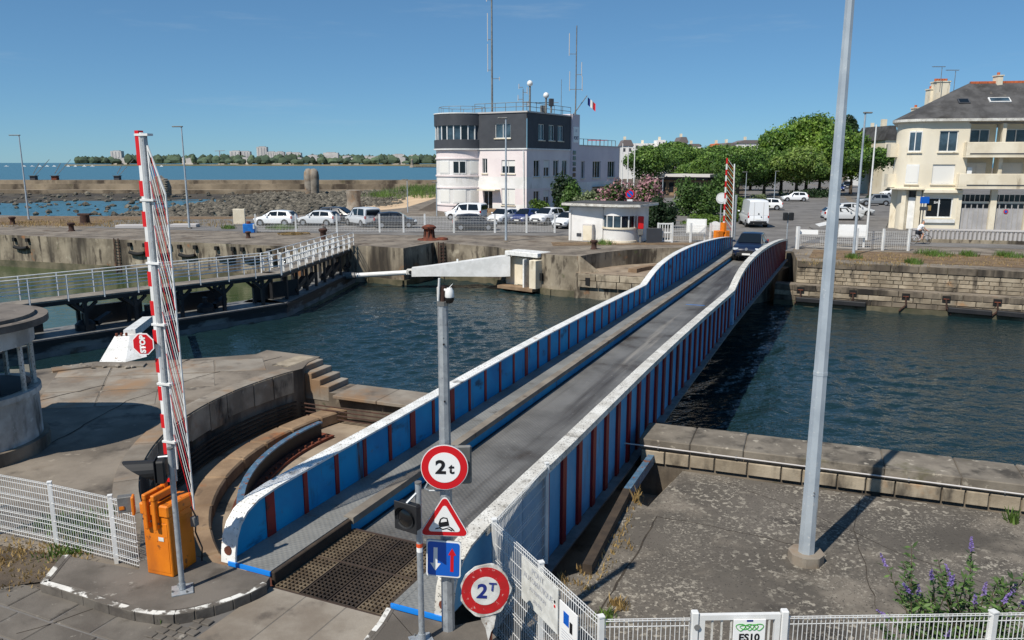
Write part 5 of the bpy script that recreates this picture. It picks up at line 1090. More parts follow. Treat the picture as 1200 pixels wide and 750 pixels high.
# ------------------------------------------------------------------ far barrier, signal, fences
fb = g(849, 284); fbar = thing('barrier', 'raised red and white barrier with orange foot at the far end of the bridge', 'barrier', tuple(fb))
MB().box(fb + V((-.5, 0, .45)), (.5, .6, .9), .4).build('cabinet', 'orange_box', fbar, bevel=.03); MB().box(fb + V((.05, .1, .45)), (.4, .6, .9), .4).build('cabinet', 'orange_box', fbar, bevel=.03); MB().box(fb + V((-.15, 0, 1.15)), (.2, .5, .7), .4).build('arm_bracket', 'orange_box', fbar)
for k in range(12): MB().box(fb + V((-.14, 0, 1.4 + k * .43)), (.1, .1, .43)).build('stripe', 'red_paint' if k % 2 else 'white_paint', fbar)
MB().tube(fb + V((.55, 0, .2)), fb + V((.45, 0, 5.9)), .05, n=6).build('skirt_rail', 'white_paint', fbar)
for k in range(22): MB().tube(fb + V((-.05, 0, 1.6 + k * .22)), fb + V((.5, 0, .9 + k * .22)), .018, n=4).build('skirt_strand', 'white_paint' if k % 2 else 'red_paint', fbar)
MB().tube(fb + V((.75, .2, 0)), fb + V((.75, .2, 3.6)), .11, .1, n=10).build('lift_column', 'galvanised', fbar)
p = g(921, 292); fsg = thing('traffic_signal', 'small black traffic light on a thin post at the far end of the bridge', 'traffic light', tuple(p)); MB().tube(p, p + Z3 * 2.5, .05, n=8).build('post', 'galvanised', fsg)
for sg in (-.2, .2): MB().box(p + V((sg, -.05, 2.3)), (.32, .25, .55)).build('head', 'plastic_black', fsg, bevel=.04)
def far_fence(label, pts, h=1.15, posts=True, board=None, dv=.13):
    t = thing('white_fence', label, 'fence', tuple(pts[0]))
    for a_, b_ in zip(pts[:-1], pts[1:]): mesh_panel(a_, b_, .08, h, None, t, dv=dv, wr=.0045, folds=3)
    for p_ in pts: fence_post(p_, 0, h + .25, t, w=.13)
    return t
xs_ = [300, 347, 395, 445, 473, 498, 532, 580, 617, 650]
far_fence('long white mesh fence along the parking road in front of the port office', [g(x, 272.5 - abs(x - 445) * .0 + (.5 if x > 500 else 0)) for x in xs_], 1.35)
far_fence('white mesh fence right of the big near pole at the far quay', [g(933, 290), g(968, 292), g(1003, 293), g(1034, 293.5), g(1064, 294)], 1.25)
wp = thing('fence_end_post', 'stout white end post of the far fence beside the bridge girder', 'post', tuple(g(934, 292))); q_ = g(934, 292); MB().box(q_ + Z3 * .8, (.18, .18, 1.6), .3).build('shaft', 'white_paint', wp); MB().box(q_ + V((.75, .1, 1.2)), (1.3, .05, .32), -.3).build('plate', 'sign_white', wp)
for x, y, w_, h_, lb in [(997, 290, 1.75, .75, 'large white board on the far fence right of the bridge'), (815, 283, 1.35, .95, 'white framed board on the far fence left of the bridge')]:
    p = g(x, y); t = thing('fence_board', lb, 'board', tuple(p)); MB().box(p + V((0, -.1, 1.2)), (w_ + .16, .05, h_ + .16), -.3).build('frame', 'white_paint', t); MB().box(p + V((0, -.14, 1.2)), (w_, .02, h_), -.3).build('face', 'sign_white', t); MB().box(p + V((w_ / 2, -.05, .75)), (.12, .12, 1.5)).build('leg', 'white_paint', t)
far_fence('white mesh fence between the hut and the far barrier', [g(787, 284), g(809, 284), g(832, 283.5), g(843, 283)], 1.2)
gd = thing('gate', 'white panelled pedestrian gate standing right of the hut', 'gate', tuple(g(779, 284))); q_ = g(779, 284)
for sg in (-.55, .55): MB().box(q_ + V((sg, 0, .75)), (.12, .1, 1.5)).build('stile', 'white_paint', gd)
for zz in (.12, .75, 1.42): MB().box(q_ + Z3 * zz, (1.1, .08, .1)).build('rail', 'white_paint', gd)
for k in range(5): MB().box(q_ + V((-.4 + .2 * k, 0, .75)), (.06, .05, 1.3)).build('bar', 'white_paint', gd)
def round_post_sign(p, h, r, label, c1, c2=None):
    t = thing('round_sign', label, 'sign', tuple(p)); MB().tube(p, p + Z3 * h, .04, n=8).build('post', 'galvanised', t)
    disc(p + V((0, -.06, h)), r, V((1, 0, 0)), Z3, .02, 'disc', c1, t, 20)
    if c2: disc(p + V((0, -.085, h)), r * .72, V((1, 0, 0)), Z3, .01, 'face', c2, t, 20)
    return t
round_post_sign(g(837, 282), 1.1, .42, 'round white sign disc beside the far barrier foot', 'sign_white')
round_post_sign(g(843, 279), 3.2, .45, 'round pale sign disc high on a post behind the far barrier', 'sign_old', 'sign_white')
np_ = round_post_sign(g(737, 266), 3.1, .42, 'round red and blue no parking sign rising behind the hut roof', 'red_sign', 'sign_blue')
p = g(737, 266); MB().beam(p + V((-.22, -.1, 3.32)), p + V((.22, -.1, 2.88)), .1, .02, up=(0, 1, 0)).build('bar', 'red_sign', np_)
MB().box(p + V((0, -.06, 2.5)), (.5, .03, .2)).build('sub_plate', 'sign_white', np_)
# balustrade in front of the corner building
bz = thing('balustrade', 'low grey balustrade of many uprights along the street before the corner building', 'balustrade', tuple(g(1100, 282)))
b0, b1 = g(1068, 283.5), g(1330, 290); L_ = (b1 - b0).length; bd_ = (b1 - b0).normalized()
MB().beam(b0 + Z3 * .1, b1 + Z3 * .1, .3, .34).build('plinth', 'quay_wall', bz); MB().beam(b0 + Z3 * 1.0, b1 + Z3 * 1.0, .22, .12).build('top_rail', 'far_concrete', bz)
for k in range(int(L_ / .30)): MB().box(b0 + bd_ * (k * .30 + .1) + Z3 * .6, (.13, .12, .68)).build('baluster', 'far_concrete', bz)
# ------------------------------------------------------------------ building kit
def wall(parent, o, u, n, W, z0, z1, holes, mat, depth=.22, name='wall'):
    o, u, n = V(o), V(u), V(n); us = sorted({0, W} | {h[0] for h in holes} | {h[1] for h in holes}); zs = sorted({z0, z1} | {h[2] for h in holes} | {h[3] for h in holes}); m = MB()
    us = [x for x in us if 0 <= x <= W]; zs = [x for x in zs if z0 <= x <= z1]
    P = lambda a, z, d=0: o + u * a - n * d + Z3 * z
    for a, b in zip(us[:-1], us[1:]):
        for c, d in zip(zs[:-1], zs[1:]):
            if any(h[0] <= (a + b) / 2 <= h[1] and h[2] <= (c + d) / 2 <= h[3] for h in holes): continue
            m.quad(P(a, c), P(b, c), P(b, d), P(a, d))
    for a, b, c, d in holes:
        if c >= z1 or d <= z0: continue
        m.quad(P(a, c), P(b, c), P(b, c, depth), P(a, c, depth)); m.quad(P(a, d, depth), P(b, d, depth), P(b, d), P(a, d)); m.quad(P(a, c, depth), P(a, d, depth), P(a, d), P(a, c)); m.quad(P(b, c), P(b, d), P(b, d, depth), P(b, c, depth))
    return m.build(name, mat, parent)
def window(parent, o, u, n, h, mull=2, frame='white_paint', pane='glass_dark', depth=.16, sill=True, fw=.07, blind=None):
    a, b, c, d = h; o, u, n = V(o), V(u), V(n); m = MB(); P = lambda x, z, dp=0: o + u * x - n * dp + Z3 * z
    for x0, x1, y0, y1 in [(a, a + fw, c, d), (b - fw, b, c, d), (a + fw, b - fw, c, c + fw), (a + fw, b - fw, d - fw, d)] + [(a + (b - a) * k / mull - fw / 2, a + (b - a) * k / mull + fw / 2, c + fw, d - fw) for k in range(1, mull)]:
        m.fbox(P(x0, y0, depth), u * (x1 - x0), n * .06, Z3 * (y1 - y0))
    w = m.build('window', frame, parent)
    MB().quad(P(a, c, depth - .005), P(b, c, depth - .005), P(b, d, depth - .005), P(a, d, depth - .005)).build('pane', pane, w)
    if sill: MB().fbox(P(a - .1, c - .12, .02), u * (b - a + .2), n * .14, Z3 * .12).build('sill', 'cream_trim', w)
    if blind is not None and blind > 0: MB().fbox(P(a + fw, d - (d - c) * blind, depth - .02), u * (b - a - 2 * fw), n * .04, Z3 * ((d - c) * blind - .01)).build('shutter', 'shutter', w)
    return w
# ------------------------------------------------------------------ port office with the round tower
pc = g(617, 250); ra_ = math.radians(31); R1 = V((math.sin(ra_), math.cos(ra_), 0)); F1 = V((-math.cos(ra_), math.sin(ra_), 0))   # right face runs along R1, front along F1
po = thing('port_office', 'pink and white three storey port office with round stair tower and dark top floor', 'building', tuple(pc))
def tpx(o, d, px):                                       # distance along d from o until the pixel column px
    u = (px - 600) / F; a = d.y * math.cos(TILT); b = o.y * math.cos(TILT) + 5 * math.sin(TILT) * 0 + .2 * 0
    return (u * (o.y * math.cos(TILT)) - o.x) / (d.x - u * d.y * math.cos(TILT))
WF = tpx(pc, F1, 557); WR = tpx(pc, R1, 668); WW = tpx(pc, R1, 726)
ZS, ZT = 7.55, 11.95
nF, nR = -R1, -F1                                        # outward normals
oF = pc + F1 * WF                                        # wall frames run left to right
hF = [(WF * .14, WF * .24, 4.7, 6.5), (WF * .52, WF * .78, 4.7, 6.3), (WF * .52, WF * .78, .9, 2.9), (WF * .16, WF * .34, 0.0, 2.6)]
hR = [(WR * f, WR * f + 1.5, 4.3, 6.3) for f in (.15, .37, .59, .80)] + [(WR * f, WR * f + 1.5, .8, 2.6) for f in (.15, .37, .59)]
for (o_, u_, n_, W_, hs) in ((oF, -F1, nF, WF, hF), (pc, R1, nR, WR, hR)):
    for z0, z1, mt in ((0, 1.0, 'render_white'), (1.0, 2.9, 'render_pink'), (2.9, 4.3, 'render_white'), (4.3, ZS, 'render_pink')):
        wall(po, o_, u_, n_, W_, z0, z1, [(h[0], h[1], max(h[2], z0), min(h[3], z1)) for h in hs if h[2] < z1 and h[3] > z0], mt)
    for k, h in enumerate(hs):
        window(po, o_, u_, n_, h, 2, pane='glass_dark', sill=h[2] > .1, blind=(.98 if (o_ is oF and k == 2) else (.45 if k % 4 == 1 else None)))
# dark clad top floor
hF2 = [(WF * .40, WF * .70, 8.9, 10.6)]; hR2 = [(WR * f, WR * f + 1.5, 8.7, 10.6) for f in (.24, .47, .68)]
for (o_, u_, n_, W_, hs) in ((oF, -F1, nF, WF, hF2), (pc, R1, nR, WR, hR2)):
    wall(po, o_ + n_ * .05, u_, n_, W_, ZS + .15, ZT - .12, hs, 'slate_clad', name='cladding')
    for k, h in enumerate(hs): window(po, o_ + n_ * .05, u_, n_, h, 2, blind=None, sill=True, pane='glass_blue' if k != 1 else 'glass_dark')
MB().prism([tuple(q[:2]) for q in (pc + (nF + nR) * .14, oF + nF * .14, oF - nF * 9, pc + R1 * WR + nR * .14 - F1 * -0 , )][::1], ZS, ZS + .15).build('string_course', 'white_paint', po)
MB().prism([tuple(q[:2]) for q in (pc + (nF + nR) * .16, oF + nF * .16, oF + R1 * WR, pc + R1 * WR + nR * .16)], ZT - .12, ZT + .05).build('roof', 'far_concrete', po)
# round tower on the left
tc = oF + F1 * 2.7 + R1 * 1.2; TR = 3.35
band = [(0, .9, 'render_pink'), (.9, 2.9, 'render_white'), (2.9, 4.4, 'render_white'), (4.4, 6.5, 'render_white'), (6.5, ZS, 'render_pink')]
for z0, z1, mt in band: MB().lathe([(TR, z0), (TR, z1)], tc, 40).build('tower_wall', mt, po, smooth=60)
for z_ in (.85, 2.95, 4.4, 6.5): MB().lathe([(TR, z_ - .09), (TR + .12, z_ - .09), (TR + .12, z_ + .09), (TR, z_ + .09)], tc, 40).build('tower_band', 'render_pink', po, smooth=40)
MB().lathe([(TR, ZS), (TR + .32, ZS), (TR + .32, ZS + .15), (TR, ZS + .15)], tc, 40).build('tower_cornice', 'white_paint', po, smooth=40)
MB().lathe([(TR + .24, ZS + .15), (TR + .24, 8.75), (TR + .05, 8.78)], tc, 40).build('tower_parapet', 'slate_clad', po, smooth=40)
MB().lathe([(TR + .12, 10.45), (TR + .2, 10.45), (TR + .2, ZT - .1)], tc, 40).build('tower_crown', 'slate_clad', po, smooth=40)
MB().lathe([(TR + .25, ZT - .1), (TR + .25, ZT + .02), (0, ZT + .05)], tc, 40).build('tower_roof', 'white_paint', po, smooth=40)
MB().lathe([(TR - .6, 8.2), (TR - .6, 10.5)], tc, 40).build('lantern_core', 'dark', po)
MB().lathe([(TR, 8.2), (TR, 8.8)], tc, 40).build('lantern_base', 'slate_clad', po)
for k in range(24):
    t_ = math.radians(k * 15); t1 = math.radians(k * 15 + 15); r_ = TR + .02
    MB().box((tc.x + r_ * math.cos(t_), tc.y + r_ * math.sin(t_), 9.62), (.12, .12, 1.7), t_).build('lantern_mullion', 'white_paint', po)
    MB().quad((tc.x + r_ * math.cos(t_) * .985, tc.y + r_ * math.sin(t_) * .985, 8.78), (tc.x + r_ * math.cos(t1) * .985, tc.y + r_ * math.sin(t1) * .985, 8.78), (tc.x + r_ * math.cos(t1) * .985, tc.y + r_ * math.sin(t1) * .985, 10.46), (tc.x + r_ * math.cos(t_) * .985, tc.y + r_ * math.sin(t_) * .985, 10.46)).build('lantern_pane', 'glass_blue' if k % 3 else 'glass_dark', po)
for zz0, zz1 in ((4.65, 6.25), (1.1, 2.75)):
    for k, a0 in enumerate((-148, -112, -76)):
        t0, t1 = math.radians(a0 + 4), math.radians(a0 + 32); r_ = TR + .03; m = MB()
        w_ = thing('x', None, None) if False else None
        m.ring(tc, TR - .05, TR + .05, zz0, zz1, t0, t1, 6); wobj = m.build('tower_window', 'white_paint', po)
        MB().ring(tc, TR - .02, TR + .065, zz0 + .12, zz1 - .12, t0 + .03, t1 - .03, 6).build('pane' if (k == 1 and zz0 > 4) else 'shutter', 'glass_dark' if (k == 1 and zz0 > 4) else 'shutter', wobj)
        if k == 1 and zz0 > 4: MB().ring(tc, TR, TR + .08, zz0, zz1, (t0 + t1) / 2 - .02, (t0 + t1) / 2 + .02, 1).build('mullion', 'white_paint', wobj)
# doorway canopy and steps
MB().fbox(oF + F1 * -1.0 + nF * 1.2 + Z3 * 2.65, -F1 * 2.6, -nF * 1.3, Z3 * .14).build('canopy', 'cream_trim', po)
for k in range(4): MB().fbox(oF - F1 * (.8 - .1 * k) + nF * (1.9 - .35 * k) + Z3 * 0, -F1 * 3.0, nF * -.4, Z3 * (.12 + .12 * k)).build('step', 'rust_stone', po)
# sign tower and the lower wing
st_o = pc + R1 * WR; tw3 = tpx(st_o, R1, 676)
MB().prism([tuple(q[:2]) for q in (st_o + nR * .25, st_o + R1 * 2.2 + nR * .25, st_o + R1 * 2.2 - nR * 3, st_o - nR * 3)], 0, ZT + .25).build('sign_tower', 'render_lilac', po)
MB().fbox(st_o + R1 * .35 + nR * .25 + Z3 * 8.6, R1 * 1.5, nR * .05, Z3 * 2.0).build('sign_panel', 'sign_white', po)
mk('ink_navy', C(40, 60, 100), rough=.6)
text_mesh('PORT', .62, st_o + R1 * 1.1 + nR * .305 + Z3 * 9.15, R1, Z3, 'ink_navy', 'lettering', po, bold=.02, sx=.85); text_mesh('////', .5, st_o + R1 * 1.1 + nR * .305 + Z3 * 10.1, R1, Z3, 'ink_navy', 'emblem', po)
for k in range(8): MB().fbox(st_o + R1 * .3 + nR * .26 + Z3 * (2.0 + k * .72), R1 * .8, nR * .05, Z3 * .5).build('stair_pane', 'glass_dark', po)
wo_ = st_o + R1 * 2.2; WL = WW - WR - 2.2; WZ2 = 8.2
hW = [(WL * f, WL * f + w, 3.9, 6.2) for f, w in ((.08, 1.1), (.34, 2.6), (.70, 2.6))] + [(WL * .34, WL * .9, 0, 2.4)]
for z0, z1, mt in ((0, 3.4, 'render_white'), (3.4, WZ2, 'render_lilac')): wall(po, wo_, R1, nR, WL, z0, z1, [(h[0], h[1], max(h[2], z0), min(h[3], z1)) for h in hW if h[2] < z1 and h[3] > z0], mt)
for k, h in enumerate(hW): window(po, wo_, R1, nR, h, 3 if k else 2, pane='glass_dark', depth=.2)
MB().prism([tuple(q[:2]) for q in (wo_ + nR * .1, wo_ + R1 * WL + nR * .1, wo_ + R1 * WL - nR * 6, wo_ - nR * 6)], WZ2, WZ2 + .15).build('wing_roof', 'far_concrete', po)
MB().prism([tuple(q[:2]) for q in (wo_ + R1 * WL, wo_ + R1 * WL - nR * 6, wo_ + R1 * (WL - .2) - nR * 6, wo_ + R1 * (WL - .2))], 0, WZ2).build('end_wall', 'render_lilac', po)
MB().fbox(wo_ + R1 * WL * .34 + nR * 1.0 + Z3 * 2.5, R1 * WL * .6, nR * -1.0, Z3 * .2).build('canopy', 'rust_stone', po)
for k in range(10): MB().tube(wo_ + R1 * (1 + k * (WL - 2) / 9) - nR * .3 + Z3 * (WZ2 + .15), wo_ + R1 * (1 + k * (WL - 2) / 9) - nR * .3 + Z3 * (WZ2 + .95), .05, n=5).build('roof_rail_post', 'grey_steel', po)
MB().beam(wo_ + R1 * 1 - nR * .3 + Z3 * (WZ2 + .95), wo_ + R1 * (WL - 1) - nR * .3 + Z3 * (WZ2 + .95), .06, .06).build('roof_rail', 'grey_steel', po)
MB().tube(pc + nR * .1 + R1 * -.0 + (nF) * .1 + F1 * .4 + Z3 * .2, pc + nF * .12 + F1 * .4 + Z3 * 7.4, .08, n=8).build('downpipe', 'white_paint', po)
MB().tube(oF + nF * .1 - F1 * .1 + Z3 * .2, oF + nF * .1 - F1 * .1 + Z3 * 7.4, .08, n=8).build('downpipe', 'white_paint', po)
# roof railing of the office
rr = [oF + Z3 * ZT, pc + Z3 * ZT, pc + R1 * WR + Z3 * ZT]
for a_, b_ in zip(rr[:-1], rr[1:]):
    for hz in (.55, 1.05): MB().tube(a_ + Z3 * hz, b_ + Z3 * hz, .035, n=5).build('roof_rail', 'grey_steel', po)
    for k in range(6): q_ = a_.lerp(b_, k / 5); MB().tube(q_, q_ + Z3 * 1.05, .035, n=5).build('roof_rail_post', 'grey_steel', po)
for a_ in range(0, 360, 30):
    t_ = math.radians(a_); q_ = tc + V((2.9 * math.cos(t_), 2.9 * math.sin(t_), ZT)); t2_ = math.radians(a_ + 30); q2 = tc + V((2.9 * math.cos(t2_), 2.9 * math.sin(t2_), ZT)); MB().tube(q_, q_ + Z3 * .8, .03, n=5).build('roof_rail_post', 'grey_steel', po); MB().tube(q_ + Z3 * .8, q2 + Z3 * .8, .03, n=5).build('roof_rail', 'grey_steel', po)
# masts and antennas on the roof
def roof_mast(label, px, py_top, Y, z0, r, arms, name='antenna_mast'):
    tpt = at(px, py_top, Y); t = thing(name, label, 'antenna', (tpt.x, Y, z0)); b_ = V((tpt.x, Y, z0))
    MB().tube(b_, V((tpt.x, Y, tpt.z)), r, r * .7, n=6).build('pole', 'grey_steel', t)
    for (dz, dx, ln) in arms:
        MB().beam(b_ + Z3 * dz, b_ + V((dx, 0, dz)), .06, .06).build('arm', 'grey_steel', t); MB().tube(b_ + V((dx, 0, dz - .2)), b_ + V((dx, 0, dz + ln)), .05, n=5).build('whip', 'far_concrete', t)
    return t
roof_mast('very tall radio mast rising from the port office roof out of the picture', 576, -30, 99, ZT, .13, [(4, .9, .2), (5, -.5, 3), (8.5, -.5, 3), (13, -.6, 4), (16, .3, 3)])
roof_mast('tall whip antenna mast right of the rooftop dishes', 676, 30, 104, ZT, .09, [(3.2, -.8, 2.2), (3.2, .8, 1.6), (7.5, -.9, 2.5), (5.0, .7, 1.5)])
roof_mast('thin single whip antenna on the port office roof', 658, 93, 103, ZT, .04, [])
roof_mast('short lattice aerial left of the rooftop dishes', 613, 104, 99, ZT, .07, [(1.6, -.6, .5), (2.4, .5, .6), (1.0, .6, .4), (3.0, -.5, .4)])
for i, (px, py, hh) in enumerate(((621, 98, 0), (640, 112, 0), (646, 120, 0), (636, 128, 0))):
    q_ = at(px, py, 99); t = thing('dish_antenna', ['white ball antenna topping the tallest rooftop stub', 'white ball antenna on a thinner rooftop stub', 'dark panel antenna beside the white balls', 'low grey drum antenna on the office roof'][i], 'antenna', (q_.x, 99, ZT))
    MB().tube((q_.x, 99, ZT), (q_.x, 99, q_.z), .12, n=8).build('stub', 'grey_steel', t)
    if i < 2: MB().lathe([(0, -.35), (.3, -.2), (.36, .05), (.25, .3), (0, .4)], q_, 12).build('dome', 'white_paint', t, smooth=60)
    else: MB().box(q_, (.6, .3, .9), .4).build('panel', 'slate_clad' if i == 2 else 'grey_steel', t, bevel=.05)
    MB().beam((q_.x - .9, 99, ZT + 1.2), (q_.x + .9, 99, ZT + 1.2), .07, .07).build('bracket', 'grey_steel', t)
fo = at(672, 134, 105); fe = at(688, 112, 105); ft = thing('french_flag', 'french tricolour on a slanted staff at the office roof corner', 'flag', tuple(fo)); MB().tube(fo, fe, .06, n=6).build('staff', 'grey_steel', ft)
for k, mt in enumerate(('flag_blue', 'white_paint', 'flag_red')):
    m = MB(); w_ = .34; e0 = fe + V((.1 + k * w_, 0, -.2 - k * .28))
    g0 = [[e0 + V((w_ * i / 3, .1 * math.sin(i + k * 3), -.28 * i / 3 + (-.95 * j / 3))) for i in range(4)] for j in range(4)]
    for j in range(3):
        for i in range(3): m.quad(g0[j][i], g0[j][i + 1], g0[j + 1][i + 1], g0[j + 1][i]); m.quad(*[q + V((0, .02, 0)) for q in (g0[j + 1][i], g0[j + 1][i + 1], g0[j][i + 1], g0[j][i])])
    m.build('stripe', mt, ft)

# ------------------------------------------------------------------ white keeper's hut on the far quay
h0, h1 = g(667, 281.5), g(722, 284.5); hu = (h1 - h0).normalized(); hn = V((hu.y, -hu.x, 0)); hb = -hn
ht = thing('keeper_hut', 'small white flat-roofed hut with curved glazed bay by the far quay', 'hut', tuple(h0))
HL = (g(706, 283.6) - h0).length; HD = 3.4
wall(ht, h0, hu, hn, HL, 0, 2.75, [], 'render_white'); MB().prism([tuple(q[:2]) for q in (h0, h0 + hb * HD, h0 + hb * HD + hu * (HL + 2.4), h0 + hu * (HL + 2.4) + hb * .9, h0 + hu * HL + hb * .3, h0 + hu * HL + hb * .05, h0 + hb * .05)], 0, 2.74).build('body', 'render_white', ht)
MB().fbox(h0 + hu * .15 + hn * .0 + Z3 * 2.42, hu * (HL - .1), hn * .1, Z3 * .14).build('moulding', 'render_white', ht); MB().fbox(h0 + hn * .01, hu * .16, hn * .09, Z3 * 2.5).build('pilaster', 'render_white', ht)
bc_ = h0 + hu * (HL + 1.05) + hb * .95; br_ = 1.35; ang = math.atan2(hn.y, hn.x)
a0_, a1_ = ang - math.radians(100), ang + math.radians(100)
MB().lathe([(br_, 0), (br_, 1.05)], bc_, 24, a0=a0_, a1=a1_).build('bay_wall', 'render_white', ht, smooth=60); MB().lathe([(br_, 1.05), (br_ + .1, 1.05), (br_ + .1, 1.18), (br_, 1.18)], bc_, 24, a0=a0_, a1=a1_).build('bay_sill', 'cream_trim', ht)
MB().lathe([(br_ + .04, .0), (br_ + .04, .16), (br_, .18)], bc_, 24, a0=a0_, a1=a1_).build('bay_plinth', 'cream_trim', ht); MB().lathe([(br_ + .03, 2.05), (br_ + .03, 2.75)], bc_, 24, a0=a0_, a1=a1_).build('bay_head', 'render_white', ht, smooth=60)
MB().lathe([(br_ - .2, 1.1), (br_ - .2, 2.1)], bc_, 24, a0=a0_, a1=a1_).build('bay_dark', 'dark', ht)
for k in range(8):
    t0 = a0_ + (a1_ - a0_) * k / 8; t1 = a0_ + (a1_ - a0_) * (k + 1) / 8
    MB().box((bc_.x + br_ * math.cos(t0), bc_.y + br_ * math.sin(t0), 1.61), (.07, .07, .9), t0).build('bay_mullion', 'white_paint', ht)
    MB().ring(bc_, br_ - .06, br_ - .03, 1.18, 2.06, t0, t1, 2).build('bay_pane', 'glass_blue' if k < 5 else 'glass_dark', ht)
MB().prism([tuple(q[:2]) for q in (h0 + hn * .55 - hu * .45, h0 + hu * (HL + 1.6) + hn * .9, h0 + hu * (HL + 3.1) + hn * .2, h0 + hu * (HL + 3.1) + hb * (HD + .3), h0 - hu * .45 + hb * (HD + .3))], 2.75, 2.93).build('roof', 'white_dirty', ht, bevel=.03)
MB().prism([tuple(q[:2]) for q in (h0 + hn * .45 - hu * .35, h0 + hu * (HL + 1.6) + hn * .8, h0 + hu * (HL + 3.0) + hn * .15, h0 + hu * (HL + 3.0) + hb * (HD + .2), h0 - hu * .35 + hb * (HD + .2))], 2.93, 2.98).build('roof_felt', 'slate_roof', ht)
MB().fbox(h0 + hu * .65 + hn * .01 + Z3 * .35, hu * .4, hn * .02, Z3 * .25).build('vent', 'slate_clad', ht)
cbx = h0 + hu * 1.35 + hn * .05; cbt = thing('meter_cabinet', 'grey meter cabinet against the white hut wall', 'cabinet', tuple(cbx)); MB().fbox(cbx, hu * .85, hn * .4, Z3 * 1.35).build('case', 'far_concrete', cbt, bevel=.03); MB().fbox(cbx + hn * .4 + hu * .05 + Z3 * .1, hu * .75, hn * .02, Z3 * 1.15).build('door', 'cream_trim', cbt)
ph = bc_ + hu * 1.75 + hn * .2; pht = thing('red_box', 'red emergency box on the right side of the white hut', 'box', tuple(ph)); MB().box(ph + Z3 * 1.55, (.4, .35, .95)).build('case', 'red_paint', pht, bevel=.03); MB().box(ph + Z3 * .85, (.36, .3, .5)).build('lower_case', 'grey_steel', pht, bevel=.03); MB().tube(ph, ph + Z3 * .7, .08, n=8).build('post', 'grey_steel', pht)
MB().box(bc_ + hu * 2.9 + V((0, .6, .55)), (1.2, .2, 1.1), .2).build('dark_screen', 'slate_clad', label='dark low screen panel between hut and white gate', cat='panel', loc=tuple(bc_ + hu * 2.9 + V((0, .6, 0))))

# ------------------------------------------------------------------ cream corner building on the right
cc = g(1077, 270); cu = V((.985, -.17, 0)).normalized(); cn_ = V((cu.y, -cu.x, 0)); CZ = 9.55
cb_ = thing('corner_building', 'cream three storey corner building with rounded corner, balconies and slate roof', 'building', tuple(cc))
CW = 22.0; pxu = lambda px: tpx(cc, cu, px)
fl0, fl1 = 3.65, 3.65
zz = lambda py, px: at(px, py, (cc + cu * pxu(px)).y).z
w1a, w1b = pxu(1098), pxu(1120); bal0 = pxu(1131)
W1 = [(w1a, w1b, 6.95, 8.75), (w1a - .3, w1b, 4.15, 5.85)]
GF = [(pxu(1090), pxu(1122), 1.15, 2.95)]
wall(cb_, cc, cu, cn_, bal0, fl0, CZ, W1, 'render_cream'); window(cb_, cc, cu, cn_, W1[0], 2, pane='glass_blue'); window(cb_, cc, cu, cn_, W1[1], 1, blind=.98)
wall(cb_, cc, cu, cn_, pxu(1127), 0, fl0, GF, 'render_cream'); window(cb_, cc, cu, cn_, GF[0], 2, fw=.1)
MB().fbox(cc + cu * (GF[0][0] - .25) + cn_ * .0 + Z3 * .72, cu * (GF[0][1] - GF[0][0] + .5), cn_ * .16, Z3 * .3).build('shop_sill', 'white_paint', cb_)
MB().box(cc + cu * (GF[0][0] + .35) + cn_ * -.12 + Z3 * 2.0, (.3, .02, .45), -.17).build('poster', 'grass_dry', cb_); text_mesh('BAR', .3, cc + cu * (GF[0][0] + .95) - cn_ * .1 + Z3 * 2.5, cu, Z3, 'sign_white', 'lettering', cb_)
# loggia bays with balconies
bays = [(bal0, pxu(1171)), (pxu(1173), pxu(1215)), (pxu(1217), pxu(1260))]
for bi, (a, b) in enumerate(bays):
    for lv, z0 in enumerate((fl0 + .2, 6.75)):
        zt_ = z0 + (2.85 if lv == 0 else 2.6)
        MB().fbox(cc + cu * a - cn_ * 1.4 + Z3 * z0, cu * (b - a), cn_ * -.1, Z3 * (zt_ - z0)).build('loggia_wall', 'render_cream', cb_)
        MB().fbox(cc + cu * a - cn_ * 1.4 + Z3 * z0, cu * .15, cn_ * 1.4, Z3 * (zt_ - z0)).build('loggia_side', 'render_cream', cb_)
        ww_ = (a + (b - a) * .22, a + (b - a) * .8, z0 + .1, z0 + 2.15); window(cb_, cc - cn_ * 1.38, cu, cn_, ww_, 2, depth=-.01, sill=False, pane='glass_blue' if lv else 'glass_dark', blind=.97 if (lv == 0) else None)
        MB().fbox(cc + cu * (b - .02) - cn_ * .3 + Z3 * z0, cu * .3, cn_ * .32, Z3 * (zt_ - z0)).build('pier', 'cream_trim', cb_)
        if lv == 0 and bi == 0: MB().fbox(cc + cu * (a + .25) - cn_ * .35 + Z3 * (z0 + 1.0), cu * .4, cn_ * .3, Z3 * .75).build('balcony_locker', 'sign_white', cb_)
aL = bal0 - .25; bL = CW
for z0 in (fl0 + .25, 6.6):
    MB().fbox(cc + cu * (aL - (.35 if z0 < 5 else 0)) + cn_ * .75 + Z3 * z0, cu * (bL - aL), cn_ * -.16, Z3 * 1.15).build('balcony_front', 'cream_trim', cb_, bevel=.03)
    MB().fbox(cc + cu * (aL - (.35 if z0 < 5 else 0)) + cn_ * .74 + Z3 * (z0 - .15), cu * (bL - aL), cn_ * -2.2, Z3 * .17).build('balcony_slab', 'cream_trim', cb_)
    MB().fbox(cc + cu * (aL + .3) + cn_ * .76 + Z3 * (z0 + .12), cu * (bL - aL - .8), cn_ * .02, Z3 * .09).build('balcony_groove', 'slate_clad', cb_)
    MB().fbox(cc + cu * (aL - (.35 if z0 < 5 else 0)) + Z3 * z0, cu * .16, cn_ * .7, Z3 * 1.15).build('balcony_end', 'cream_trim', cb_)
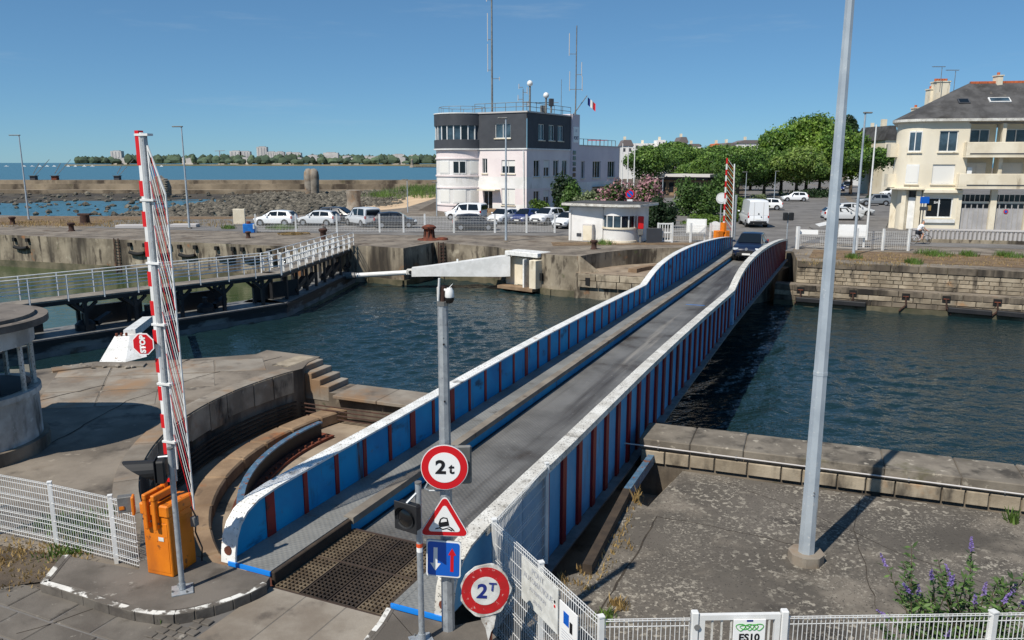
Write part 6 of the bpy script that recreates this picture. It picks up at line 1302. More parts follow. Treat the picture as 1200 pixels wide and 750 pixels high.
# ground floor garages
for k, (a, b) in enumerate(((pxu(1131), pxu(1166)), (pxu(1171), pxu(1208)), (pxu(1213), pxu(1252)))):
    MB().fbox(cc + cu * a - cn_ * .25 + Z3 * 0, cu * (b - a), cn_ * -.1, Z3 * 2.45).build('garage_door', 'garage_door', cb_)
    for j in range(1, 6): MB().fbox(cc + cu * (a + (b - a) * j / 6 - .03) - cn_ * .25, cu * .06, cn_ * .03, Z3 * 2.45).build('door_batten', 'shutter_grey', cb_)
    for j in range(5): MB().fbox(cc + cu * (a + (b - a) * (j + .15) / 5) - cn_ * .24 + Z3 * 2.05, cu * (b - a) / 6.5, cn_ * .03, Z3 * .35).build('door_light', 'glass_dark', cb_)
    for j in range(6): MB().fbox(cc + cu * (a + (b - a) * (j + .06) / 6) - cn_ * .2 + Z3 * 2.62, cu * (b - a) / 7, cn_ * -.06, Z3 * .6).build('transom_pane', 'glass_dark', cb_)
    MB().fbox(cc + cu * a - cn_ * .3 + Z3 * 2.45, cu * (b - a), cn_ * .12, Z3 * .14).build('transom_bar', 'render_cream', cb_)
    MB().fbox(cc + cu * (b + .02) - cn_ * .35, cu * .5, cn_ * .37, Z3 * fl0).build('pier', 'cream_trim', cb_)
MB().fbox(cc + cu * pxu(1127) - cn_ * .35, cu * .35, cn_ * .38, Z3 * fl0).build('pier', 'cream_trim', cb_)
disc(cc + cu * pxu(1187) - cn_ * .22 + Z3 * 1.75, .19, cu, Z3, .02, 'no_parking_disc', 'red_sign', cb_, 20); disc(cc + cu * pxu(1187) - cn_ * .19 + Z3 * 1.75, .12, cu, Z3, .01, 'no_parking_face', 'sign_blue', cb_, 20)
MB().fbox(cc + cu * 0 + cn_ * .35 + Z3 * (fl0 - .3), cu * pxu(1131), cn_ * -.4, Z3 * .3).build('cornice', 'cream_trim', cb_, bevel=.03)
# rounded corner
rc = cc - cn_ * 2.0; RC = 2.0; b0_ = math.atan2(cn_.y, cn_.x); a_end = b0_ - math.radians(105)
MB().lathe([(RC, fl0), (RC, CZ)], rc, 20, a0=a_end, a1=b0_).build('round_corner', 'render_cream', cb_, smooth=60)
MB().lathe([(RC - .5, 0), (RC - .5, fl0)], rc, 20, a0=a_end, a1=b0_).build('corner_base', 'render_cream', cb_, smooth=60)
MB().lathe([(RC - .8, fl0 - .02), (RC + .4, fl0 - .02), (RC + .4, fl0 + .1), (RC, fl0 + .1)], rc, 20, a0=a_end, a1=b0_).build('corner_cornice', 'cream_trim', cb_)
for dg_ in (8, 45): 
    t_ = b0_ - math.radians(dg_); MB().box((rc.x + (RC - .25) * math.cos(t_), rc.y + (RC - .25) * math.sin(t_), fl0 / 2), (.4, .4, fl0), t_).build('pier', 'cream_trim', cb_)
MB().ring(rc, RC - .5, RC - .42, .1, 2.9, b0_ - math.radians(36), b0_ - math.radians(14), 4).build('door', 'white_paint', cb_); MB().ring(rc, RC - .5, RC - .44, 2.0 + .95, 3.5, b0_ - math.radians(36), b0_ - math.radians(14), 4).build('transom_pane', 'glass_dark', cb_)
for z0, z1, bl in ((6.95, 8.75, 0), (4.15, 5.85, 1)):
    w_ = MB().ring(rc, RC - .04, RC + .05, z0, z1, b0_ - math.radians(44), b0_ - math.radians(14), 6).build('window', 'white_paint', cb_); MB().ring(rc, RC, RC + .07, z0 + .12, z1 - .12, b0_ - math.radians(42), b0_ - math.radians(16), 6).build('shutter' if bl else 'pane', 'shutter' if bl else 'glass_blue', w_); MB().ring(rc, RC, RC + .14, z0 - .12, z0, b0_ - math.radians(46), b0_ - math.radians(12), 6).build('sill', 'cream_trim', w_)
    if not bl: MB().ring(rc, RC, RC + .09, z0, z1, b0_ - math.radians(30), b0_ - math.radians(28), 2).build('mullion', 'white_paint', w_)
for z0 in (fl0 + .25, 6.6): MB().ring(rc, RC, RC + .7, z0 - .1, z0 + 1.1, b0_ - math.radians(104), b0_ - math.radians(78), 4).build('side_balcony', 'cream_trim', cb_)
sd_o = rc + V((RC * math.cos(a_end), RC * math.sin(a_end), 0)); sdv = V((.46, .89, 0)).normalized()
MB().fbox(sd_o + Z3 * 0, sdv * 14, V((4, -1.5, 0)), Z3 * CZ).build('side_wing', 'render_cream', cb_)
for k in range(3):
    for z0 in (4.2, 7.0): MB().fbox(sd_o + sdv * (2 + k * 4) - V((.06, 0, 0)) + Z3 * z0, sdv * 1.6, V((.05, 0, 0)), Z3 * 1.7).build('side_window', 'glass_dark', cb_)
# eaves and slate roof
foot_ = [(cc + cu * CW + cn_ * .45), ] + [V((rc.x + (RC + .45) * math.cos(t_), rc.y + (RC + .45) * math.sin(t_), 0)) for t_ in [b0_ + (a_end - b0_) * i / 10 for i in range(11)]] + [sd_o + sdv * 14 - V((.4, 0, 0)), sd_o + sdv * 14 + V((9, -3, 0)), cc + cu * CW - cn_ * 10]
MB().prism([tuple(q[:2]) for q in foot_], CZ, CZ + .22).build('eaves', 'white_dirty', cb_)
rid = [at(1137, 97, cc.y + 3.8), cc + cu * CW - cn_ * 4.6]; rid[1] = V((rid[1].x, rid[1].y, rid[0].z)); rid.append(sd_o + sdv * 14 + V((4, -1.2, rid[0].z)))
m = MB(); base = [V((q.x, q.y, CZ + .22)) for q in foot_]; nb_ = len(base)
m.add(base + rid, [(1, 0, nb_ + 1, nb_)] + [(i + 1, i, nb_) for i in range(1, 11)] + [(12, 11, nb_, nb_ + 2), (13, 12, nb_ + 2), (14, 13, nb_ + 2, nb_, nb_ + 1), (0, 14, nb_ + 1)])
rf_ = m.build('roof', 'slate_roof', cb_)
for k in range(24): q_ = rid[0].lerp(rid[1], (k + .5) / 24); MB().beam(rid[0].lerp(rid[1], k / 24), rid[0].lerp(rid[1], (k + .95) / 24), .34, .2).build('ridge_tile', 'terracotta', rf_)
sl_o = base[1]; 
def on_roof(px, up):                                     # point on the front slope
    a = cc + cu * pxu(px) + cn_ * .45; a = V((a.x, a.y, CZ + .22)); hgt_ = rid[0].z - CZ - .22; run = 5.05
    return a - cn_ * run * up + Z3 * hgt_ * up, (-cn_ * run + Z3 * hgt_).normalized()
for px, up, w_, l_, mt in ((1124, .40, .95, .75, 'glass_dark'), (1161, .42, 1.75, .75, 'glass_blue')):
    q_, sl_ = on_roof(px, up); nn2 = cu.cross(sl_).normalized(); MB().fbox(q_ + nn2 * -.05, cu * w_, sl_ * l_, nn2 * .14).build('skylight', 'white_paint' if w_ > 1 else 'slate_clad', rf_); MB().fbox(q_ + cu * .1 + sl_ * .1 + nn2 * .09, cu * (w_ - .2), sl_ * (l_ - .2), nn2 * .02).build('skylight_pane', mt, rf_)
def chimney(px0, px1, py0, py1, Y, dep, pots):
    a = at(px0, py1, Y); b = at(px1, py0, Y); ch = MB().fbox(V((a.x, Y, a.z - .6)), V((b.x - a.x, 0, 0)), V((0, dep, 0)), V((0, 0, b.z - a.z + .6))).build('chimney', 'cream_trim', rf_)
    MB().fbox(V((a.x - .06, Y - .06, b.z)), V((b.x - a.x + .12, 0, 0)), V((0, dep + .12, 0)), V((0, 0, .1))).build('chimney_cap', 'cream_trim', ch)
    for k in range(pots): MB().tube(V((a.x + (b.x - a.x) * (k + .5) / pots, Y + dep / 2, b.z + .1)), V((a.x + (b.x - a.x) * (k + .5) / pots, Y + dep / 2, b.z + .35)), .13, n=8).build('chimney_pot', 'terracotta', ch)
chimney(1097, 1114, 96, 112, cc.y + 5.5, 1.2, 5); chimney(1089, 1096, 105, 121, cc.y + 6.2, .9, 1); chimney(1168, 1176, 89, 106, cc.y + 3.0, .8, 1); chimney(1072, 1078, 127, 133, cc.y + 9, .8, 1)
for px, py, lb in ((1104, 79, 'rake television aerial above the large roof chimney'), (1120, 83, 'lattice television aerial left on the slate roof ridge')):
    tpt = at(px, py, cc.y + 5); t = thing('television_aerial', lb, 'aerial', (tpt.x, tpt.y, tpt.z - 2.2)); MB().tube(tpt - Z3 * 2.2, tpt, .03, n=5).build('pole', 'grey_steel', t)
    MB().beam(tpt + V((-.9, 0, .05)), tpt + V((.3, 0, .05)), .04, .04).build('boom', 'grey_steel', t)
    for k in range(5): MB().beam(tpt + V((-.8 + .24 * k, -.3, .05)), tpt + V((-.8 + .24 * k, .3, .1)), .03, .03).build('element', 'grey_steel', t)
st3 = thing('street_sign', 'blue street sign and plate on a post before the corner building', 'sign', tuple(g(1079, 276))); q_ = g(1079, 276); MB().tube(q_, q_ + Z3 * 2.9, .05, n=8).build('post', 'grey_steel', st3); MB().box(q_ + V((0, -.07, 2.95)), (.75, .04, .55)).build('blue_panel', 'sign_blue', st3); MB().box(q_ + V((0, -.07, 2.25)), (.7, .04, .3)).build('plate', 'slate_clad', st3)
# low park pavilion with long flat roof
pa_ = g(745, 222); pvn = thing('park_pavilion', 'long low pavilion with flat grey roof among the park trees', 'building', (36, 172, 0))
q0, q1 = at(762, 207, 150), at(832, 207, 142); q0.z = q1.z = 0
pd = (q1 - q0).normalized(); pn = V((pd.y, -pd.x, 0)); zr = at(800, 205, 146).z
MB().fbox(q0 + Z3 * (zr - .35), q1 - q0, pn * -6, Z3 * .5).build('roof', 'far_concrete', pvn); MB().fbox(q0 + pd * 1 - pn * 1 + Z3 * (zr - .9), q1 - q0 - pd * 2, pn * -4, Z3 * .55).build('roof_shade_board', 'slate_clad', pvn)
MB().fbox(q0 + pd * 1 - pn * 1.5, (q1 - q0) * .9, pn * -3, Z3 * (zr - .95)).build('wall', 'rust_stone', pvn)
for k in range(6): MB().fbox(q0 + pd * (1.5 + k * 1.7) - pn * 1.5 + Z3 * .6, pd * 1.0, pn * .04, Z3 * (zr - 2)).build('window', 'glass_dark', pvn)
# ------------------------------------------------------------------ vehicles
KIND = {
 'hatch': dict(low=[(-1.98, .66, .38, .78), (-1.9, .80, .26, .93), (-1.35, .865, .2, .97), (0, .875, .2, .95), (1.0, .865, .2, .93), (1.5, .84, .22, .84), (1.86, .76, .26, .72), (2.0, .60, .34, .60)],
               cab=[(-1.92, .74, .93, .70, .97), (-1.52, .80, .96, .60, 1.40), (-.5, .83, .95, .63, 1.49), (.25, .82, .94, .60, 1.45), (1.1, .77, .92, .70, .95)], wb=(-1.22, 1.25), r=.31),
 'suv': dict(low=[(-2.15, .70, .42, .9), (-2.06, .86, .32, 1.04), (-1.4, .91, .28, 1.06), (0, .92, .28, 1.04), (1.0, .915, .28, 1.03), (1.7, .89, .3, .98), (2.05, .82, .32, .86), (2.18, .70, .38, .72)],
             cab=[(-2.1, .80, 1.03, .74, 1.1), (-1.72, .85, 1.05, .64, 1.55), (-.6, .87, 1.04, .67, 1.65), (.25, .87, 1.03, .64, 1.60), (1.1, .83, 1.02, .74, 1.06)], wb=(-1.3, 1.36), r=.36),
 'van': dict(low=[(-2.85, .88, .42, 1.1), (-2.8, .96, .34, 1.2), (-1.5, .98, .3, 1.2), (0, .98, .3, 1.2), (1.4, .97, .3, 1.2), (2.2, .94, .32, 1.12), (2.7, .88, .36, .98), (2.9, .74, .42, .8)],
             cab=[(-2.86, .93, 1.15, .84, 2.42), (-2.6, .95, 1.19, .82, 2.55), (-.6, .96, 1.19, .84, 2.58), (1.1, .95, 1.19, .80, 2.48), (2.3, .88, 1.12, .78, 1.2)], wb=(-1.75, 1.85), r=.36),
 'minivan': dict(low=[(-2.15, .74, .4, .95), (-2.1, .86, .3, 1.02), (-1.2, .89, .26, 1.03), (0, .9, .26, 1.02), (1.0, .89, .26, 1.0), (1.6, .86, .28, .95), (2.0, .8, .3, .82), (2.12, .66, .38, .68)],
             cab=[(-2.14, .84, 1.0, .76, 1.7), (-1.95, .86, 1.02, .74, 1.82), (-.6, .87, 1.02, .74, 1.84), (.45, .86, 1.01, .70, 1.76), (1.35, .8, .98, .72, 1.03)], wb=(-1.3, 1.36), r=.32)}
def car(label, kind, paint, loc, yaw, group='cars parked about the port', cat='car', name='parked_car', plate_w=.5, glass='glass_dark'):
    K = KIND[kind]; t = thing(name, label, cat, (0, 0, 0), group); t['group'] = group
    b = MB(); S = []
    for x, w, z0, z1 in K['low']: S.append([(x, w * .82, z0), (x, w * .97, z0 + .1), (x, w, (z0 + z1) / 2), (x, w * .985, z1 - .1), (x, w * .9, z1), (x, 0, z1 + .03), (x, -w * .9, z1), (x, -w * .985, z1 - .1), (x, -w, (z0 + z1) / 2), (x, -w * .97, z0 + .1), (x, -w * .82, z0)])
    for s_ in S: b.v += s_
    n = 11
    for i in range(len(S) - 1):
        for j in range(n): b.f.append((i * n + j, i * n + (j + 1) % n, (i + 1) * n + (j + 1) % n, (i + 1) * n + j)); b.m.append(0)
    b.f += [tuple(range(n))[::-1], tuple((len(S) - 1) * n + j for j in range(n))]; b.m += [0, 0]
    body = b.build('body', paint, t, smooth=42)
    c = MB(); CS = K['cab']
    for x, w, z0, wr, zr in CS: c.v += [(x, w, z0 - .02), (x, wr, zr - .04), (x, wr - .1, zr), (x, 0, zr + .02), (x, -wr + .1, zr), (x, -wr, zr - .04), (x, -w, z0 - .02)]
    for i in range(len(CS) - 1):
        for j in range(6): c.f.append((i * 7 + j, i * 7 + j + 1, (i + 1) * 7 + j + 1, (i + 1) * 7 + j)); c.m.append(0)
    c.f += [tuple(range(7))[::-1], tuple((len(CS) - 1) * 7 + j for j in range(7))]; c.m += [0, 0]
    c.build('cabin', paint, t, smooth=30)
    def P(i, f, sd):                                     # point on cabin side between belt and roof at station i (may be fractional)
        k = min(int(i), len(CS) - 2); q = i - k; A = [CS[k][j] * (1 - q) + CS[k + 1][j] * q for j in range(5)]
        y = A[1] * (1 - f) + A[3] * f; z = (A[2] - .02) * (1 - f) + (A[4] - .04) * f; return V((A[0], sd * (y + .008), z))
    van = kind == 'van'
    for sd in (-1, 1):
        for a, bq in (((3.02, 3.62),) if van else ((1.06, 1.95), (2.06, 3.35))):
            q = [P(a, .12, sd), P(bq, .12, sd), P(min(bq, 3.0), .9, sd) if bq <= 3.05 else P(3.02, .9, sd), P(a + (.12 if a < 2 else 0), .9, sd)]
            if bq > 3.05: q = [P(a, .12, sd), P(bq, .14, sd), P(3.05 if not van else 3.1, .9, sd), P(a, .9, sd)]
            MB().quad(*q).build('side_window', glass, t)
        MB().box((CS[3][0] + (.35 if not van else .6), sd * (CS[3][1] + .14), CS[3][2] + .12), (.16, .2, .14)).build('mirror', paint, t, bevel=.04)
        for wx in K['wb']:
            r = K['r']; w_ = thing('w', None, None) if False else None
            yo = K['low'][3][1] * sd; ty = MB().tube((wx, yo - sd * .22, r), (wx, yo + sd * .012, r), r, n=18).build('wheel', 'tyre', t, smooth=50)
            MB().tube((wx, yo + sd * .0, r), (wx, yo + sd * .02, r), r * .62, n=14).build('rim', 'rim', ty)
            MB().tube((wx, yo - sd * .3, r), (wx, yo + sd * .004, r + .01), r * 1.16, n=18).build('wheel_arch', 'plastic_black', t)
        f0 = K['low'][-2]; MB().box((f0[0] - .02, sd * f0[1] * .80, f0[3] - .08), (.26, .34, .14), -sd * .5).build('headlight', 'lamp_clear', t, bevel=.03)
        r0 = K['low'][1]; MB().box((r0[0] + .02, sd * r0[1] * .92, r0[3] - .08 if not van else 1.15), (.14, .16, .26 if not van else .5)).build('tail_light', 'lamp_red', t, bevel=.02)
    A, Bc = CS[3], CS[4]
    fl = lambda S_, f: (S_[0], S_[1] * (1 - f) + S_[3] * f, (S_[2] - .02) * (1 - f) + (S_[4] - .04) * f)
    ws = [V((Bc[0] - .06 + .012, Bc[3] - .02, Bc[4] - .02)), V((Bc[0] - .06 + .012, -Bc[3] + .02, Bc[4] - .02)), V((A[0] + .08, -A[3] + .06, A[4] - .06)), V((A[0] + .08, A[3] - .06, A[4] - .06))]
    off = V((.05, 0, .085)); MB().quad(*[q + off for q in ws]).build('windscreen', glass, t)
    A, Bc = CS[1], CS[0]
    if kind != 'van':
        ws = [V((Bc[0] + .06, Bc[3] - .04, Bc[4] + .05 if kind != 'minivan' else 1.15)), V((Bc[0] + .06, -Bc[3] + .04, Bc[4] + .05 if kind != 'minivan' else 1.15)), V((A[0] - .04, -A[3] + .08, A[4] - .08)), V((A[0] - .04, A[3] - .08, A[4] - .08))]
        if kind == 'minivan': ws = [V((-2.16, .72, 1.15)), V((-2.16, -.72, 1.15)), V((-2.145, -.66, 1.62)), V((-2.145, .66, 1.62))]
        MB().quad(*[q + (V((-.06, 0, .06)) if kind != 'minivan' else V((-.03, 0, 0))) for q in ws]).build('rear_window', glass, t)
    else:
        for sd in (-1, 1): MB().box((-2.875, sd * .42, 1.35), (.02, .02, 2.0)).build('door_seam', 'shutter_grey', t)
        MB().box((-2.87, 0, .55), (.05, 1.5, .16)).build('rear_bumper', 'plastic_black', t); disc(V((-2.88, 0, 1.3)), .07, V((0, -1, 0)), Z3, .01, 'badge', 'ink', t, 16); MB().box((-2.885, -.25, 1.02), (.01, .1, .08)).build('badge', 'ink', t)
    fr = K['low'][-1]; MB().box((fr[0] - .02, 0, fr[2] + .1), (.1, fr[1] * 1.7, .2)).build('lower_grille', 'plastic_black', t, bevel=.03); MB().box((fr[0] + .005, 0, fr[3] - .06), (.05, fr[1] * 1.2, .09)).build('grille', 'plastic_black', t)
    MB().box((fr[0] + .04, 0, fr[2] + .1), (.02, plate_w, .11)).build('number_plate', 'plate', t)
    rr_ = K['low'][0]; MB().box((rr_[0] - .02, 0, rr_[2] + (.25 if not van else .35)), (.02, plate_w, .11)).build('number_plate', 'plate', t)
    MB().box((rr_[0] + .05, 0, rr_[2] - .02), (.12, rr_[1] * 1.9, .18)).build('rear_valance', 'plastic_black', t)
    MB().box((0, 0, K['low'][3][2] + .02), (3.2, 1.5, .1)).build('underbody', 'plastic_black', t)
    t.location = (loc[0], loc[1], loc[2] if len(loc) > 2 else 0); t.rotation_euler = (0, 0, yaw); return t
def yaw_of(v): return math.atan2(v[1], v[0])
P45 = B(44.8, -.02, .0)
nv = car('dark navy blue car driving off the far end of the bridge towards us', 'suv', 'car_navy', (P45.x, P45.y, -.098), yaw_of(-D), 'vehicles on the road', name='car')
disc(V((2.235, 0, .8)), .09, V((0, 1, 0)), Z3, .01, 'badge', 'rim', nv, 16)
p = g(884, 267); car('white high-roofed delivery van driving away beyond the bridge', 'van', 'car_white', (p.x + .6, p.y + 2.6, .015), yaw_of((.12, 1)), 'vehicles on the road', 'van', 'van')
def carp(label, kind, paint, px, py, yaw, **k): p = g(px, py); return car(label, kind, paint, (p.x, p.y, .02), yaw, **k)
carp('white car parked nose on beyond the white van', 'hatch', 'car_white', 898, 246, 2.9)
carp('small white hatchback parked by the trees left of the big pole', 'hatch', 'car_white', 931, 236, math.pi - .15)
carp('silver hatchback parked on the island, nearest to the far fence', 'hatch', 'car_silver', 986, 259, -.12)
carp('pale silver car parked behind the silver hatchback', 'hatch', 'car_silver', 1001, 253, -.2)
carp('pale grey crossover parked beside the corner building', 'suv', 'car_grey', 1024, 241, math.pi - .1)
carp('white car at the end of the row by the corner building', 'hatch', 'car_white', 1044, 230, math.pi + .3)
carp('dark blue car parked under the plane trees', 'hatch', 'car_blue', 984, 224, -1.9)
carp('black car parked under the plane trees beside the dark blue one', 'suv', 'car_dark', 992, 221, -1.9)
carp('small dark car parked at the far end of the side street', 'hatch', 'car_dark', 1030, 211, .2)
carp('white hatchback parked at the left end behind the long fence', 'hatch', 'car_white', 324, 264.5, math.pi - .15)
carp('white and grey hatchback second from the left behind the long fence', 'hatch', 'car_silver', 374, 264.5, math.pi - .25)
carp('dark estate car behind the fence left of the grey white van', 'suv', 'car_dark', 398, 262, -.2)
carp('white panelled van with dark flank behind the long fence', 'minivan', 'car_silver', 425, 265, math.pi - .9)
carp('dark car behind the fence left of the capstan', 'hatch', 'car_dark', 463, 267, .15)
carp('white minivan parked at the port office entrance', 'minivan', 'car_white', 546, 258, math.pi - .4)
carp('dark blue grey car parked behind the fence near the tall slim lamp', 'hatch', 'car_dark', 556, 270, .05)
carp('white hatchback parked right of the tall slim lamp', 'hatch', 'car_white', 590, 262, -2.1)
carp('dark blue car parked between two white ones at the port office', 'hatch', 'car_blue', 617, 262, -2.1)
carp('white suv parked left of the keeper hut', 'suv', 'car_white', 642, 263, -2.2)
carp('white car half hidden behind the keeper hut', 'hatch', 'car_white', 667, 267, -2.2)

# ------------------------------------------------------------------ cyclist
def skin_body(name, mat, verts, edges, radii, parent, root=0):
    me = bpy.data.meshes.new(name); o0 = org(parent); me.from_pydata([tuple(V(v) - o0) for v in verts], edges, []); o = bpy.data.objects.new(name, me); COL.objects.link(o); o.parent = parent; ORG[o.name] = o0
    sk = o.modifiers.new('skin', 'SKIN')
    for i, r in enumerate(radii): me.skin_vertices[0].data[i].radius = (r, r)
    me.skin_vertices[0].data[root].use_root = True; o.modifiers.new('sub', 'SUBSURF').levels = 1; o.modifiers['sub'].render_levels = 1
    me.materials.append(MAT[mat]); return o
cyp = g(1078, 286.5); fx = V((1, .05, 0)).normalized()
def CY(x, y, z): return cyp + fx * x + V((0, y, z))
bk = thing('bicycle', 'bicycle ridden past the corner building behind the balustrade', 'bicycle', tuple(cyp))
for wx in (-.52, .52):
    m = MB(); n = 20
    for i in range(n): a0, a1 = 2 * math.pi * i / n, 2 * math.pi * (i + 1) / n; m.tube(CY(wx + .33 * math.cos(a0), 0, .34 + .33 * math.sin(a0)), CY(wx + .33 * math.cos(a1), 0, .34 + .33 * math.sin(a1)), .02, n=5)
    w_ = m.build('wheel', 'tyre', bk)
    for i in range(8): a0 = math.pi * i / 8; MB().tube(CY(wx + .32 * math.cos(a0), 0, .34 + .32 * math.sin(a0)), CY(wx - .32 * math.cos(a0), 0, .34 - .32 * math.sin(a0)), .004, n=3).build('spoke', 'rim', w_)
m = MB()
for a_, b_ in (((-.52, .34), (-.08, .32)), ((-.52, .34), (-.2, .82)), ((-.2, .82), (-.08, .32)), ((-.2, .78), (.38, .82)), ((-.08, .32), (.38, .78)), ((.38, .9), (.52, .34))): m.tube(CY(a_[0], 0, a_[1]), CY(b_[0], 0, b_[1]), .02, n=6)
m.build('frame', 'car_silver', bk); MB().box(CY(-.22, 0, .9), (.26, .14, .06)).build('saddle', 'ink', bk, bevel=.02); MB().tube(CY(.4, -.28, 1.0), CY(.4, .28, 1.0), .015, n=6).build('handlebar', 'ink', bk)
pe = thing('person', 'cyclist in white shirt and dark shorts riding to the right', 'person', tuple(CY(-.2, 0, .9)))
V_ = [CY(-.22, 0, .96), CY(-.12, 0, 1.2), CY(.02, 0, 1.42), CY(.08, 0, 1.54), CY(.12, 0, 1.62), CY(.14, 0, 1.74),
      CY(.0, -.19, 1.4), CY(.16, -.24, 1.16), CY(.38, -.24, 1.02), CY(.44, -.24, 1.01), CY(.0, .19, 1.4), CY(.16, .24, 1.16), CY(.38, .24, 1.02), CY(.44, .24, 1.01),
      CY(-.2, -.1, .92), CY(.14, -.11, .78), CY(.0, -.12, .42), CY(.1, -.12, .36), CY(-.2, .1, .92), CY(.06, .11, .62), CY(-.14, .12, .24), CY(-.04, .12, .18)]
E_ = [(0, 1), (1, 2), (2, 3), (3, 4), (4, 5), (2, 6), (6, 7), (7, 8), (8, 9), (2, 10), (10, 11), (11, 12), (12, 13), (0, 14), (14, 15), (15, 16), (16, 17), (0, 18), (18, 19), (19, 20), (20, 21)]
R_ = [.15, .15, .16, .06, .085, .09, .07, .045, .032, .035, .07, .045, .032, .035, .10, .075, .045, .04, .10, .075, .045, .04]
skin_body('body', 'skin', V_, E_, R_, pe)
skin_body('shirt', 'cloth_white', [CY(-.24, 0, .98), CY(-.13, 0, 1.2), CY(.0, 0, 1.4), CY(.05, 0, 1.48), CY(-.01, -.2, 1.39), CY(.1, -.23, 1.26), CY(-.01, .2, 1.39), CY(.1, .23, 1.26)], [(0, 1), (1, 2), (2, 3), (2, 4), (4, 5), (2, 6), (6, 7)], [.17, .175, .185, .1, .1, .075, .1, .075], pe)
skin_body('shorts', 'cloth_dark', [CY(-.24, 0, .95), CY(-.2, -.1, .92), CY(.06, -.11, .82), CY(-.2, .1, .92), CY(.0, .11, .7)], [(0, 1), (1, 2), (0, 3), (3, 4)], [.165, .125, .1, .125, .1], pe)
skin_body('hair', 'hair', [CY(.10, 0, 1.72), CY(.12, 0, 1.80)], [(0, 1)], [.085, .075], pe)

# ------------------------------------------------------------------ vegetation
def leaves(blobs, n, size, shell=.45, flat=0):
    W = np.array([b[3] * b[4] * b[5] for b in blobs]); W = W / W.sum(); idx = RNG.choice(len(blobs), n, p=W)
    bl = np.array(blobs)[idx]; d = RNG.normal(size=(n, 3)); d /= np.linalg.norm(d, axis=1)[:, None]
    r = (shell + (1 - shell) * RNG.random(n) ** .5)[:, None] * (1 + .12 * RNG.normal(size=(n, 1)))
    c = bl[:, :3] + d * r * bl[:, 3:6]
    nr = d * .8 + RNG.normal(size=(n, 3)) * .7; nr /= np.linalg.norm(nr, axis=1)[:, None]
    t = np.cross(nr, RNG.normal(size=(n, 3))); t /= np.linalg.norm(t, axis=1)[:, None]; b = np.cross(nr, t)
    s = size * (.55 + .9 * RNG.random((n, 1)))
    return np.stack([c - t * s * .5, c + b * s * .32, c + t * s * .5, c - b * s * .32], 1).reshape(-1, 3)
def quads_obj(name, verts, mat, parent=None, **kw):
    o0 = np.array(org(parent)); nq = len(verts) // 4; me = bpy.data.meshes.new(name); me.vertices.add(nq * 4); me.vertices.foreach_set('co', (verts - o0).astype(np.float32).ravel())
    me.loops.add(nq * 4); me.loops.foreach_set('vertex_index', np.arange(nq * 4, dtype=np.int32)); me.polygons.add(nq); me.polygons.foreach_set('loop_start', np.arange(0, nq * 4, 4, dtype=np.int32)); me.polygons.foreach_set('loop_total', np.full(nq, 4, dtype=np.int32))
    me.update(calc_edges=True); me.materials.append(MAT[mat]); o = bpy.data.objects.new(name, me); COL.objects.link(o)
    if parent: o.parent = parent; ORG[o.name] = V(o0)
    tag(o, **kw); return o
def tree(label, base, crown, n, size, mat, trunk_r=.3, name='tree', shell=.45, limbs=5, split=None):
    base = V(base); t = thing(name, label, 'tree', tuple(base)); cz = sum(b[2] for b in crown) / len(crown); m = MB()
    hb = base.z + (min(b[2] - b[5] for b in crown) - base.z) * .9 + .3
    top = V((base.x, base.y, max(hb, base.z + .8))); m.tube(base, top, trunk_r, trunk_r * .7, n=8)
    for k in range(limbs): b = crown[k % len(crown)]; m.tube(top - Z3 * .2, V((b[0] + random.uniform(-.3, .3) * b[3], b[1] + random.uniform(-.3, .3) * b[4], b[2])), trunk_r * .45, trunk_r * .12, n=5)
    m.build('trunk', 'bark', t, smooth=60)
    if split:
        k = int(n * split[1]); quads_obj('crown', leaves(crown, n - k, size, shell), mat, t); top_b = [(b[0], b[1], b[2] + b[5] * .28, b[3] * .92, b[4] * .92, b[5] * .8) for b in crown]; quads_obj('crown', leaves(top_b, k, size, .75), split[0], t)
    else: quads_obj('crown', leaves(crown, n, size, shell), mat, t)
    return t
def lobes(cx, cy, cz, rx, ry, rz, k, sub=.5):
    out = [(cx, cy, cz, rx * .72, ry * .72, rz * .72)]
    for _ in range(k):
        d = RNG.normal(size=3); d /= np.linalg.norm(d); d[2] = abs(d[2]) * .9 - .25; q = sub * random.uniform(.65, 1.1)
        if _ % 3 == 2: e = random.uniform(.86, 1.04); out.append((cx + d[0] * rx * e, cy + d[1] * ry * e, cz + d[2] * rz * e, rx * .16, ry * .16, rz * .15))
        out.append((cx + d[0] * rx * .68, cy + d[1] * ry * .68, cz + d[2] * rz * .75, rx * q, ry * q, rz * q * .9))
    return out
def px_crown(px, py, Y, wpx, hpx, k=8, sub=.48):
    c = at(px, py, Y); s = Y / F * 1.0; return lobes(c.x, Y, c.z, wpx * s / 2, wpx * s / 2 * .8, hpx * s / 2, k, sub)
def px_tree(label, px, py, Y, w, h, n, size, mat, gx=None, **kw):
    c = at(px, py, Y); base = (c.x if gx is None else at(gx, py, Y).x, Y, 0); return tree(label, base, px_crown(px, py, Y, w, h, 20, .38), n, size, mat, **kw)
